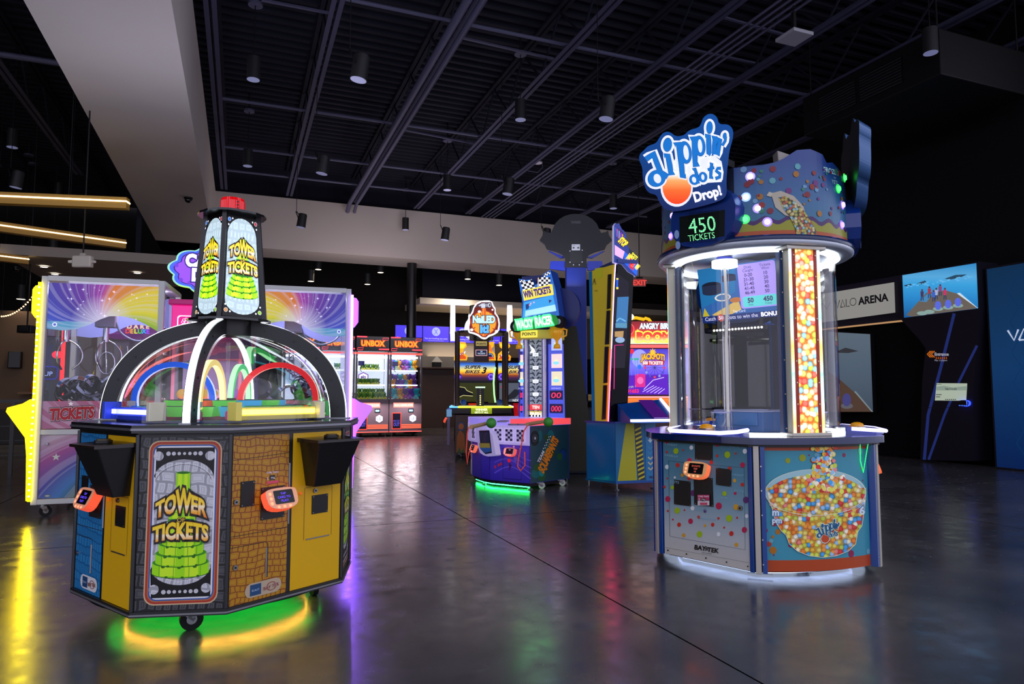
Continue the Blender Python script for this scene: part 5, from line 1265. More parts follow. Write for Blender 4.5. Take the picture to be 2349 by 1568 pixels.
    for cx, cy in ((.50, .42), (.10, .50)):
        b = MB(); b.box((cx, cy, 2.03), (.19, .15, .14), pm('#b8b8cc', .4)); b.cyl((cx, cy, 1.96), (cx, cy, 1.80), .03, CHROME, n=14); b.cyl((cx, cy, 2.1), (cx, cy, CH-.14), .02, CHROME, n=8); o = b.build('claw_head', t, bev=.006)
        for a in (0.3, 2.4, 4.5):
            d = Vector((math.cos(a), math.sin(a), 0)); c = Vector((cx, cy, 0)); b = MB()
            b.tube(flow([c+d*.02+Vector((0, 0, 1.82)), c+d*.10+Vector((0, 0, 1.77)), c+d*.155+Vector((0, 0, 1.68)), c+d*.14+Vector((0, 0, 1.58)), c+d*.06+Vector((0, 0, 1.50))], 4), .009, CHROME, n=8); b.build('claw_prong', o)
        if cx > .3:
            b = MB(); b.tube(flow([(cx+.09, cy, 2.02), (cx+.15, cy, 1.90), (cx+.30, cy, 1.82), (cx+.46, cy, 1.86), (cx+.56, cy+.1, 1.98)]), .011, pm('#9aa0b8', .3, .5), n=6); b.build('hose', o)
            b = MB(); b.tube([(cx, cy, 1.80)]+[(cx+.03+.08*math.sin(q*.5), cy-.05, 1.62-.12*math.cos(q*.5)-.05) for q in range(14)], .008, CHROME, n=6, closed=False); b.build('coil', o)
    b = MB(); b.box((CW/2, .5, CH-.065), (CW-.2, .06, .02), em('#e4e2ff', 60)); b.build('tube_light', t)
    return t
cl = crane('crane_game', 'white framed crane game at left with glowing yellow wings and rainbow header', CR0, False, '#ffe400', '#fff04a', 1.15)
cr = crane('crane_game', 'white framed crane game with glowing lavender wings, half behind the clear dome', CR0+CRD*(3.085-CW), True, '#9456ff', '#b88aff', 1.9)
CRM = Matrix.Translation(CR0) @ Matrix.Rotation(CRA, 4, 'Z')
# added area lamps over the cranes, to brighten the soffit above them
for q in (.5, 2.5): area_lamp('soffit_fill', CRM @ Vector((q, .5, CH+.05)), 26, (.74, .76, 1.0), .9, .8, (PI, 0, 0))
# prize rolls heaped inside (ticket bands)
b = MB(); b.lathe([(.095, -.03), (.10, -.03), (.10, .03), (.095, .03), (.095, -.03)], pm('#1c1c22', .4), n=24)
b.lathe([(.1015, -.024), (.1015, .024)], pm('#d4d8f0', .4), n=20, a0=0, a1=5.0); b.lathe([(.1018, -.022), (.1018, .022)], pm('#2a5a9a', .4), n=4, a0=.2, a1=.6); b.lathe([(.1018, -.022), (.1018, .022)], pm('#8a4a2a', .4), n=4, a0=1.6, a1=2.2)
roll0 = b.build('prize_band'); tag(roll0, 'black prize band with printed label heaped inside the yellow-winged crane game', 'prize', 'prize bands in the crane games')
random.seed(9); nroll = 0
for mx, cnt in ((0, 32), (3.085-CW, 14)):
    for k in range(cnt):
        o = roll0 if nroll == 0 else roll0.copy()
        if nroll: COL.objects.link(o)
        nroll += 1
        if mx: o['label'] = 'black prize band with printed label heaped inside the lavender-winged crane game'
        lx, ly = random.uniform(.17, CW-.17), random.uniform(.14, .42)
        o.location = CRM @ Vector((mx+lx, ly, 1.235+.035*(k % 4))); o.rotation_euler = (random.uniform(.5, 1.6), random.uniform(-.6, .6), random.uniform(0, 6))
# ---- pink candy game standing between the two cranes
t = thing('candy_game', 'pink candy game with purple cloud sign standing between the two white crane games', 'arcade game', CR0+CRD*1.20+Vector((-math.sin(CRA), math.cos(CRA), 0))*.15, CRA)
PINK = pm('#d8248a', .3, 0, .4, '#ff2a9a', .55)
b = MB(); b.box((.36, .4, 1.62-.50), (.70, .76, .06), PINK); b.box((.36, .74, 1.4), (.70, .06, 1.0), pm('#c8c4d8', .4)); b.box((.36, .4, .6), (.70, .76, .95), pm('#b03a80', .4)); b.build('cabinet_body', t, bev=.01)
for x in (.02, .70):
    b = MB(); b.box((x, .03, 1.5), (.03, .03, .9), pm('#e0a0b8', .35, 0, .4, '#ff8aa8', .5)); b.build('front_post', t)
b = MB(); b.box((.36, .36, 2.05), (.74, .76, .30), PINK); b.box((.36, .36, 2.235), (.80, .80, .06), pm('#a81a6a', .35, 0, .4, '#c81a7a', .25)); o = b.build('header', t, bev=.01)
A = Art(.001); wl = em('#ffd0ea', 1.6)
for x in (.14, .36, .58):
    for g in (.0, .012): A.rrect(x-.09+g, 1.94+g, x+.09-g, 2.09-g, .03, wl if g == 0 else em('#d81a80', .9))
    for q in range(8): A.ring(x+.034*math.cos(q*PI/4), 2.015+.034*math.sin(q*PI/4), .011, .016, wl, n=10)
    A.ring(x, 2.015, .012, .018, wl, n=12)
b = MB(); b.art(A, frame((0, -.021, 0), (1, 0, 0))); b.build('candy_icons', o)
out_ = [(.36+.42*math.cos(a)*(.96+.12*abs(math.sin(4.5*a+.4))), 2.62+.25*math.sin(a)*(.96+.14*abs(math.sin(4.5*a+.4)))) for a in [2*PI*i/90 for i in range(90)]]
fsg = frame((0, .12, 0), (1, 0, 0))
b = MB(); b.slab(out_, fsg, .08, em('#8ad0b0', .9), edge=em('#b8ff4a', 1.1)); o = b.build('cloud_sign', t)
A = Art(.001); sc_ = lambda f: [(.36+(x-.36)*f, 2.62+(y-2.62)*f) for x, y in out_]
A.poly(sc_(.95), em('#3f5ae8', 1)); A.poly(sc_(.86), em('#2a1a6a', .9)); A.poly(sc_(.83), em('#8a4ad8', 1))
for x, y in ((.05, 2.5), (.0, 2.66), (.14, 2.47), (.62, 2.5), (.70, 2.7)): A.ell(x, y, .022, .022, em('#6a3ac0', .9))
for s_, y in (('CANDY', 2.66), ('DROP', 2.50)): A.text(s_, .37, y, .135, em('#f0ecff', 1.05), [(.2, em('#2a1a6a', .9)), (.11, em('#9a8ae8', 1))], w=.56 if y > 2.6 else .42, bold=.09)
b = MB(); b.art(A, fsg); b.build('lettering', o)
b = MB(); b.box((.36, .2, 2.36), (.2, .06, .2), pm('#a81a6a', .4)); b.build('sign_stalk', t)
b = MB(); b.add([(.04, .03, 1.15), (.68, .03, 1.15), (.68, .03, 1.9), (.04, .03, 1.9)], [(0, 1, 2, 3)], GLASS); b.build('front_glass', t)
random.seed(6); nb = 0
for k in range(26):
    b = MB(); c = random.choice(('#e85a9a', '#5ab0e8', '#f0c83a', '#7ad05a', '#b07ae0', '#f0f0f0')); p = CRM @ Vector((1.27+random.uniform(0, .58), .25+random.uniform(0, .5), 1.235)); b.sph(p, .055, pm(c, .3, 0, .5, c, .3), n=10, k=6)
    tag(b.build('candy_ball'), 'candy coloured ball lying inside the pink candy game', 'candy', 'balls in the candy game')
# ---- machines seen through the cranes
t = thing('prize_machine', 'pale prize machine with purple sign behind the yellow-winged crane game', 'arcade game', at_y(312, 900, 9.3)*1.0, .25); t.location.z = 0
b = MB(); b.box((0, .4, .5), (1.0, .8, 1.0), pm('#a8a49c', .5)); b.box((0, .75, 1.5), (1.0, .06, 1.0), pm('#8a8680', .5)); b.box((0, .4, 2.18), (1.04, .84, .30), pm('#6a1a6a', .4, 0, .4, '#8a1a8a', .4))
for x in (-.47, .47): b.box((x, .03, 1.5), (.06, .06, 1.0), pm('#c8c4bc', .5))
b.build('cabinet_body', t, bev=.01)
A = Art(.001); A.text('D A R E', .0, 2.12, .06, em('#f0d8a0', .9), [(.16, em('#a83a8a', .8))], bold=.06); 
for k, c in enumerate(('#e83a3a', '#e8a03a', '#e8e03a', '#4ac83a', '#3aa0e8', '#a03ae8')): A.text('DELUXE'[k], -.125+.05*k, 2.055, .06, em(c, 1), [(.14, em('#401040', .8))], bold=.06)
b = MB(); b.art(A, frame((0, -.021, 0), (1, 0, 0))); b.build('sign_lettering', t)
b = MB(); 
for k in range(8): b.tube([(-.3+.09*k, .3, 1.9), (-.28+.09*k, .3, 1.75), (-.31+.09*k, .3, 1.6)], .012, CHROME if k % 3 else pm('#d0a81a', .3, .5), n=6)
b.build('hanging_prizes', t)['kind'] = 'stuff'
t = thing('neon_cabinet', 'dark game cabinet with red light strip behind the yellow-winged crane game', 'arcade game', (-6.12, 9.0, 0), .35)
b = MB(); b.box((0.02, .4, 1.0), (.34, .8, 2.0), pm('#15151c', .4)); b.build('cabinet_body', t, bev=.02)
b = MB(); b.box((.17, -.02, 1.45), (.04, .04, 1.3), pm('#ff2a2a', .3, 0, .4, '#ff2020', 2.0)); b.build('red_strip', t)
b = MB(); A = Art(.001); A.rrect(-.14, 1.42, .12, 1.6, .05, em('#1a2aa0', .6)); A.rrect(-.125, 1.435, .105, 1.585, .04, em('#0a0a2a', .6)); A.ell(-.03, 1.05, .06, .04, em('#ff2a3a', 1.2)); A.ell(.1, 1.75, .06, .05, em('#ff2030', 1.2)); A.text('2UP', -.01, 1.47, .06, em('#a8c0ff', 1)); b.art(A, frame((0, -.001, 0), (1, 0, 0))); b.build('neon_sign', t)
t = thing('toy_machine', 'dark prize machine with blue lit screen behind the left crane game glass', 'arcade game', (-5.1, 10.4, 0), .3)
b = MB(); b.box((0, .4, 1.05), (1.2, .8, 2.1), pm('#3a3034', .5)); b.build('cabinet_body', t, bev=.02)
b = MB(); A = Art(.001); A.rect(-.5, 1.55, .5, 1.95, em('#3a3a9a', .7)); A.text('TRUTH VENUE', 0, 1.6, .05, em('#d0d0ff', .8)); A.rect(-.5, 1.0, .5, 1.5, pm('#8a5a3a', .5)); A.rect(-.4, 1.1, -.1, 1.3, pm('#b08a5a', .5)); A.rect(.1, 1.05, .4, 1.4, pm('#4a8a8a', .5, 0, .4, '#4a8a8a', .3)); b.art(A, frame((0, -.001, 0), (1, 0, 0))); b.build('display', t)
# ================================================================ red claw machines along the back
UB = 19.5
UBM = Matrix.Translation(Vector(room(0, UB))) @ ROOM_M; UBI = UBM.inverted()
Z5b = dict(x0=700, y0=560, k=.29340)
fu = onplane(Vector((0, 0, 0)), Vector((0, -1, 0)), inv=UBI, **Z5b)
xe = [fu(x, -1200, 0)[0] for x in (127, 392, 657, 918)]; dx = (xe[3]-xe[1])/2
zt = fu(660, -722, 0)[2]; zb0 = fu(660, -1468, 0)[2]
zz = lambda y: fu(660, -y, 0)[2]
UPANEL = pm('#a8929e', .45)
def unbox(k, label):
    x0 = xe[1]+dx*(k-1); t = thing('claw_machine', label, 'claw machine', UBM @ Vector((x0, 0, 0)), ROOM)
    w = dx-.02; D = .82
    b = MB(); b.box((w/2, D/2, (zb0+zz(1210))/2), (w, D, zz(1210)-zb0), UPANEL); b.box((w/2, D/2, (zt+zz(840))/2), (w, D, zt-zz(840)), pm('#1a1416', .4)); b.box((w/2, D-.03, (zz(1210)+zz(840))/2), (w, .06, zz(840)-zz(1210)), pm('#c8ccd0', .4, 0, .4, '#dfe8f0', .8)); b.build('cabinet_body', t, bev=.01)  # back panel is given a glow to brighten the inside
    for x in (.025, w-.025):
        b = MB(); b.box((x, .025, (zz(1210)+zz(840))/2), (.05, .05, zz(840)-zz(1210)), pm('#8a8288', .4, .3)); b.build('front_post', t)
    b = MB(); b.add([(.05, .02, zz(1205)), (w-.05, .02, zz(1205)), (w-.05, .02, zz(850)), (.05, .02, zz(850))], [(0, 1, 2, 3)], GLASS); b.build('front_glass', t)
    fr = frame((0, -.002, 0), (1, 0, 0)); A = Art(.001); red = em('#ff3a4a', 2.2); org = em('#ff8a2a', 1.3)
    A.rect(.01, zz(838), w-.01, zt-.01, pm('#151214', .3)); A.text('UNBOX', w/2, zz(797), (zz(755)-zz(797)), em('#ff9a2a', 1.4), [(.16, em('#ff5a2a', 1.3)), (.10, em('#1a0a08', .4))], w=w*.70, bold=.05)
    for (u0, u1, y) in ((.02, .33, 728), (.68, 1.0, 822)): A.rect(w*u0, zz(y+5), w*u1-.01, zz(y-5), red)
    for (u0, u1, y) in ((.78, .98, 742), (.03, .22, 822)):
        p = [(w*u0+.02, zz(y-8)), (w*u1, zz(y-8)), (w*u1-.03, zz(y+8)), (w*u0, zz(y+8)), (w*u0+.02, zz(y-8))]; A.line(p, .012, red)
    b = MB(); b.art(A, fr); b.build('header_sign', t)
    A = Art(.001); A.rect(w*.12, zz(1275), w*.74, zz(1238), em('#ff8a7a', 1.5)); A.rect(w*.15, zz(1266), w*.71, zz(1247), em('#ffd8c8', 1.2)); A.text('TIMER TO PLAY', w*.43, zz(1262), .045, em('#c83a3a', .8), w=w*.5)
    A.rect(w*.08, zz(1446), w*.36, zz(1316), em('#ff4a3a', 1.2)); A.rect(w*.10, zz(1440), w*.34, zz(1322), pm('#1c1838', .3)); A.text('PRIZE', w*.22, zz(1392), .07, em('#5a56c8', .8), w=w*.19); A.text('OUT', w*.22, zz(1420), .09, em('#5a56c8', .8), w=w*.19, bold=.05)
    A.rect(w*.58, zz(1314), w*.74, zz(1285), pm('#24242c', .3)); A.rect(w*.60, zz(1308), w*.72, zz(1292), em('#a8d8ff', 1))
    hexp = [(w*.72+.11*math.cos(PI/6+q*PI/3), zz(1362)+.11*math.sin(PI/6+q*PI/3)) for q in range(6)]; A.poly(hexp, em('#e8ecf8', 1.2)); A.text('U', w*.70, zz(1374), .10, em('#7a86b8', 1)); A.text('S', w*.75, zz(1374), .08, em('#7a86b8', 1))
    for y in (1412, 1424, 1436): A.rect(w*.37, zz(y+4), w-.02, zz(y-4), em('#ff6a4a', 1.1))
    b = MB(); b.art(A, fr); b.build('control_panel', t)
    for ya, yb_, e_ in ((862, 848, 1.8), (1468, 1462, 2.5)):
        b = MB(); b.add([fr(0, zz(ya), .002), fr(w, zz(ya), .002), fr(w, zz(yb_), .002), fr(0, zz(yb_), .002)], [(0, 1, 2, 3)], em('#ff5048', e_)); b.build('red_light_strip', t)
    for y in (985, 1100):
        b = MB(); b.box((w/2, D-.28, zz(y)), (w-.12, .44, .03), pm('#c8d0d8', .3, 0, .4, '#e8f4ff', .4)); b.box((w/2, D-.505, zz(y)), (w-.12, .012, .035), em('#eef6ff', 2.5)); b.build('shelf', t)
    b = MB(); b.box((w/2, .3, zz(880)), (w-.14, .04, .05), em('#f0ecff', 14)); b.build('tube_light', t)
    b = MB(); b.box((w*.18, .12, zz(932)), (.17, .04, .13), pm('#16161c', .3)); b.box((w*.18, .098, zz(932)), (.13, .004, .09), em('#2a2a6a', .8)); b.tube([(w*.18, .12, zz(950)), (w*.15, .12, zz(985)), (w*.2, .12, zz(995))], .012, DARK, n=6); b.build('play_screen', t)
    A = Art(.001); 
    if k != 2:
        A.poly([(w*.36+.17*math.cos(PI/6+q*PI/3), zz(1035)+.15*math.sin(PI/6+q*PI/3)) for q in range(6)], em('#7a3a9a', .9)); A.poly([(w*.36+.14*math.cos(PI/6+q*PI/3), zz(1035)+.12*math.sin(PI/6+q*PI/3)) for q in range(6)], em('#f0e8f4', 1)); A.text('elo', w*.36, zz(1043), .09, em('#5a2a7a', .8), bold=.05)
    b = MB(); b.art(A, frame((0, D-.062, 0), (1, 0, 0))) if A.it else None
    if A.it: b.build('back_logo', t)
    d_ = bpy.data.lights.new('panel_light', 'AREA'); d_.shape = 'RECTANGLE'; d_.size = w*.7; d_.size_y = .05; d_.energy = 9; d_.color = (1, .78, .82)
    q = bpy.data.objects.new('panel_light', d_); COL.objects.link(q); q.parent = t; q.location = (w/2, -.22, zz(1205)); q.rotation_euler = (-.55, 0, 0)
    for x in (.08, w-.08): level_foot(t, x, .08, zb0)
    for x in (.2, w-.2): caster(t, x, .3, .035, zb0, .3)
    return t
for k, l in ((2, 'red lit claw machine nearest the dark counter, full of purple and teal plush'), (1, 'red lit claw machine of green plush, second from the dark counter'), (0, 'red lit claw machine seen right of the dome through the lavender crane game'), (-1, 'red lit claw machine seen through the glass of the lavender crane game')): unbox(k, l)
def plush(name, c1, c2, s_):
    b = MB(); m_, n_ = pm(c1, .8, 0, .2, c1, .12), pm(c2, .8, 0, .2, c2, .12)  # slight emission in the fur makes the plush look lit
    b.sph((0, 0, .09), .085, m_, 10, 6); b.sph((0, -.01, .22), .085, m_, 10, 6); b.sph((0, -.05, .08), .055, n_, 8, 5)
    for x in (-1, 1): b.sph((x*.07, 0, .29), .032, m_, 8, 5); b.sph((x*.09, -.03, .12), .036, m_, 8, 5); b.sph((x*.06, -.08, .03), .04, n_, 8, 5); b.sph((x*.03, -.085, .235), .012, BLACK, 6, 4)
    o = b.build(name); o.scale = (s_, s_, s_); return o
random.seed(8)
def heap(protos, k, rows, label, group, sc):
    x0 = xe[1]+dx*(k-1); n = 0
    for y, z_, cnt, xa, xb in rows:
        for i in range(cnt):
            p = protos[n % len(protos)]; o = p if n < len(protos) else p.copy()
            if n >= len(protos): COL.objects.link(o)
            n += 1
            o.location = UBM @ Vector((x0+dx*(xa+(xb-xa)*(i+.5)/cnt)+random.uniform(-.015, .015), y+random.uniform(-.02, .02), z_)); o.rotation_euler = (random.uniform(-.1, .1), random.uniform(-.15, .15), ROOM+random.uniform(-.5, .5))
            o['label'] = label; o['category'] = 'plush toy'; o['group'] = group
            o.scale = (sc, sc, sc)
s1, s2, s0 = zz(985)+.018, zz(1100)+.018, zz(1210)+.003
heap([plush('plush_bear', '#7a4ab0', '#b88ad8', 1), plush('plush_bear', '#2aa8b8', '#8ad8d8', 1), plush('plush_bear', '#e89a1e', '#f8c85a', 1), plush('plush_bear', '#5a3a8a', '#c04a9a', 1)], 2,
     ((.5, s1, 7, .1, .9), (.5, s2, 6, .08, .92), (.5, s0, 6, .08, .92), (.3, s0, 6, .08, .92), (.16, s0, 5, .1, .9), (.4, s0+.26, 6, .1, .9)), 'colourful plush bear heaped in the claw machine nearest the dark counter', 'plush bears in the right claw machine', 1.0)
heap([plush('plush_turtle', '#6a9a2a', '#c8d86a', 1), plush('plush_turtle', '#4a7a3a', '#e8d85a', 1)], 1, ((.5, s1, 7, .2, .75), (.5, s2, 11, .1, .75), (.42, s2, 10, .1, .75), (.5, s0, 11, .05, .95), (.3, s0, 11, .05, .95), (.18, s0, 10, .05, .95), (.4, s0+.13, 10, .08, .92)), 'small green plush toy heaped in the second claw machine', 'green plush toys', .55)
heap([plush('plush_frog', '#5a9a3a', '#e8e8d8', 1), plush('plush_frog', '#3a7a5a', '#c8e0a0', 1)], 0, ((.5, s1, 6, .3, .95), (.5, s2, 8, .2, .95), (.3, s0, 8, .1, .95), (.5, s0, 8, .1, .95)), 'small plush toy in the claw machine beside the lavender wing', 'plush toys beside the lavender wing', .6)
def local(t): return Matrix.Translation(t.location) @ Matrix.Rotation(t.rotation_euler.z, 4, 'Z')
def PX(x0, y0, k): return dict(x0=x0, y0=y0, k=k)
Z6 = PX(980, 480, .24232); Z7 = PX(980, 800, .23840); Z6b = PX(1000, 680, .14031); ZA = PX(1400, 700, .17857); Z8 = PX(1860, 560, .33153)
NY = Vector((0, -1, 0))
def neg(pts): return [(x, -y) for x, y in pts]
def ccw_px(pts): return neg(pts) if _ccw(neg(pts), tuple(range(len(pts)))) else neg(pts)[::-1]
def board(t, name, pts, fr, th, m, edge=None, back=None, it=0):
    P_ = ccw_px(pts); P_ = smooth_poly(P_, it) if it else P_
    n0 = Vector(fr(P_[0][0], P_[0][1], 1))-Vector(fr(P_[0][0], P_[0][1], 0))
    b = MB(); 
    def f2(u, v, w):
        a = Vector(fr(u, v, 0)); return tuple(a + NRM*w)
    NRM = fr.n if hasattr(fr, 'n') else NY
    b.slab(P_, f2, th, m, edge=edge, back=back); return b.build(name, t)
# ================================================================ hammer-and-nails game
t = thing('nail_hammer_game', 'dark wooden nail hammering game with orange round sign on white board and yellow rim', 'arcade game', (-.62, 13.75, 0), .06)
I_ = local(t).inverted(); WD = pm('#3a2420', .5); WD2 = pm('#4a3428', .6)
b = MB(); b.box((0, 0, .46), (1.02, 1.02, .74), pm('#2a1a16', .5)); b.build('cabinet_body', t, bev=.01)
m_wood = tile_mat('print_wood_planks', '#2a160e', '#5a3418', '#3a2010', .3, .045)
b = MB(); A = Art(.001); A.rect(-.50, .10, .50, .82, m_wood); A.poly([(-.48, .10), (-.30, .10), (-.33, .45), (-.42, .55), (-.47, .4)], pm('#b8641e', .4)); A.ell(-.39, .60, .075, .085, pm('#2a4a7a', .4)); A.ell(-.39, .60, .05, .06, pm('#d8701e', .4)); A.poly([(-.46, .1), (-.42, .22), (-.38, .1), (-.34, .2), (-.31, .1)], pm('#3a6a2a', .4)); b.art(A, frame((0, -.511, 0), (1, 0, 0))); b.build('front_print', t)
b = MB(); b.box((0, 0, .90), (1.16, 1.16, .14), pm('#1a1210', .4)); b.build('table_box', t, bev=.02)
b = MB(); A = Art(.001); A.rect(-.2, .845, .2, .955, em('#8a9a1a', .8)); A.text('WINNER', 0, .905, .042, em('#f4ffc8', 1.2), [(.1, em('#3a4a0a', .6))], bold=.06); A.text('GETS IT ALL', 0, .855, .036, em('#f4ffc8', 1.2), [(.1, em('#3a4a0a', .6))], bold=.05); b.art(A, frame((0, -.582, 0), (1, 0, 0))); b.build('lit_banner', t)
b = MB(); q = [(-.60, -.60), (.60, -.60), (.60, .60), (-.60, .60)]; b.prism(q, .965, .985, pm('#d8d8d0', .4, 0, .4, '#e8f0a0', .3)); b.build('table_top', t)
b = MB(); b.bar((-.45, -.60, .975), (.60, -.60, .975), .03, .03, em('#e8f02a', 3.5)); b.bar((.60, -.6, .975), (.60, .6, .975), .03, .03, em('#d8c0ff', 2)); b.build('yellow_rim_light', t)
b = MB(); b.bar((-.61, -.60, .975), (-.45, -.60, .975), .03, .03, em('#4a90ff', 3)); b.bar((-.60, -.6, .975), (-.60, .6, .975), .03, .03, em('#4a90ff', 3)); b.build('blue_rim_light', t)
for x in (-.48, .48):
    for y in (-.48, .48):
        b = MB(); b.cyl((x, y, .98), (x, y, 2.42), .042, WD, n=14); b.build('post', t)
b = MB(); b.prism(smooth_poly([(-.56, -.56), (.56, -.56), (.56, .56), (-.56, .56)], 2), 2.42, 2.46, pm('#1a1412', .4)); b.build('top_ring', t)
b = MB(); b.cyl((0, 0, 2.30), (0, 0, 3.0), .24, m_wood, n=20); b.build('centre_drum', t)
b = MB(); b.box((0, -.02, 2.08), (.30, .3, .42), pm('#3a2218', .5)); A = Art(.001); A.rect(-.11, 2.18, .11, 2.27, pm('#c8b060', .4, 0, .4, '#c8b060', .5)); A.text('POINTS', 0, 2.20, .04, pm('#3a2a10', .4), bold=.05); A.rect(-.115, 1.98, .115, 2.10, em('#e8b0b8', .9)); A.rect(-.105, 1.99, .105, 2.09, em('#16203a', .8)); A.text('TICKETS', 0, 2.01, .03, em('#d8e8ff', 1)); A.text('50', 0, 2.05, .03, em('#d8e8ff', 1)); b.art(A, frame((0, -.171, 0), (1, 0, 0))); b.build('score_box', t)
fn = onplane(Vector((0, -.62, 0)), NY, inv=I_, **Z6b)
OL = [(745, 62), (915, 62), (940, 140), (980, 195), (975, 265), (1030, 335), (1050, 460), (1030, 570), (950, 625), (870, 650), (820, 695), (755, 690), (690, 640), (610, 605), (530, 590), (518, 510), (535, 430), (530, 330), (590, 250), (610, 170), (660, 100)]
o = board(t, 'round_sign', OL, fn, .09, em('#f2f2f6', 1.0), it=1)
A = Art(.0006); A.poly(ccw_px([(500+(x-500)*1.0*.93+14*1, 0)[0:1]+(y,) if 0 else (785+(x-785)*.90, 385+(y-385)*.91) for x, y in OL]), em('#6a1a0e', .9), 1)
A.ell(785, -430, 215, 205, em('#a8381a', 1)); A.ell(785, -430, 195, 190, em('#f29a2a', 1.05)); A.rect(752, -650, 818, -190, em('#d8641a', 1)); A.rect(765, -650, 785, -190, em('#f08a3a', 1))
A.poly(neg([(640, 190), (700, 120), (790, 98), (830, 100), (830, 185), (745, 185), (700, 160)]), em('#3a3a44', .9)); A.poly(neg([(690, 150), (750, 110), (800, 108), (800, 130), (720, 160)]), em('#b8bcc8', 1)); A.rect(740, -185, 805, -130, em('#c8ccd8', 1)); A.ell(868, -140, 42, 48, em('#3a3a44', .9)); A.ell(875, -140, 28, 36, em('#c0c4d0', 1)); A.ell(880, -140, 16, 22, em('#4a4a54', .9)); A.rect(805, -165, 850, -115, em('#8a8e9a', 1))
for x, y, r_, e in ((585, 542, 28, (645, 500)), (990, 565, 26, (925, 515)), (710, 245, 26, (740, 300)), (925, 215, 18, (880, 275))): A.line(neg([(x, y), e]), 14, em('#8a2a1e', .9)); A.ell(x, -y, r_, r_*.8, em('#f0ece4', 1))
dk = em('#1a2a4a', .8); lb = em('#b8e0f8', 1.1)
A.text('NaiLED', 785, -425, 115, lb, [(.17, em('#0e1420', .6)), (.1, dk)], w=370, bold=.09); A.text('It!', 795, -585, 125, em('#5aa8f0', 1.1), [(.17, em('#0e1420', .6)), (.1, dk)], w=150, bold=.09)
b = MB(); b.art(A, fn); b.build('sign_lettering', o)
for k, xs in ((1, -.62), (2, .62)):
    o2 = o.copy(); COL.objects.link(o2); o2.name = 'round_sign'; o2.parent = t; o2.rotation_euler.z = -PI/2 if k == 1 else PI/2
    for ch in o.children: copy_tree(ch, o2)
o2 = o.copy(); COL.objects.link(o2); o2.parent = t; o2.rotation_euler.z = PI
b = MB(); b.box((-.02, -.2, 1.16), (.15, .12, .36), pm('#101014', .4)); b.box((-.02, -.2, 1.355), (.19, .14, .025), em('#c0ffc0', 1.8)); A = Art(.001)
for k in range(8): A.ell(-.02, 1.02+.042*k, .013, .013, em('#fff080' if k < 5 else '#5a4a30', 2.2 if k < 5 else .6))
b.art(A, frame((0, -.261, 0), (1, 0, 0))); b.build('nail_tower', t)
for x, c in ((-.35, '#2a5ac0'), (.36, '#2a5ac0')):
    b = MB(); b.sph((x, -.3, 1.06), .06, pm(c, .3), 12, 8); b.build('hammer_ball', t)
b = MB(); b.box((-.63, -.45, .60), (.05, .22, .70), pm('#8a7a9a', .4)); b.build('side_panel', t)
card_reader(t, frame((-.655, -.45, .72), (0, -1, 0), (-1, 0, 0)), .4, ('TAP',), '#ff5a3c', .9)
b = MB(); b.box((-.62, -.55, .86), (.10, .08, .14), pm('#7ab0d8', .4, 0, .4, '#7ab0d8', .4)); b.tube([(-.66, -.56, .84), (-.74, -.58, .72), (-.72, -.58, .55), (-.66, -.56, .66)], .008, DARK, n=6); b.build('ticket_scanner', t)
for x, y in ((-.42, -.42), (.42, -.42), (-.42, .42), (.42, .42)): caster(t, x, y, .04, .09, .4)
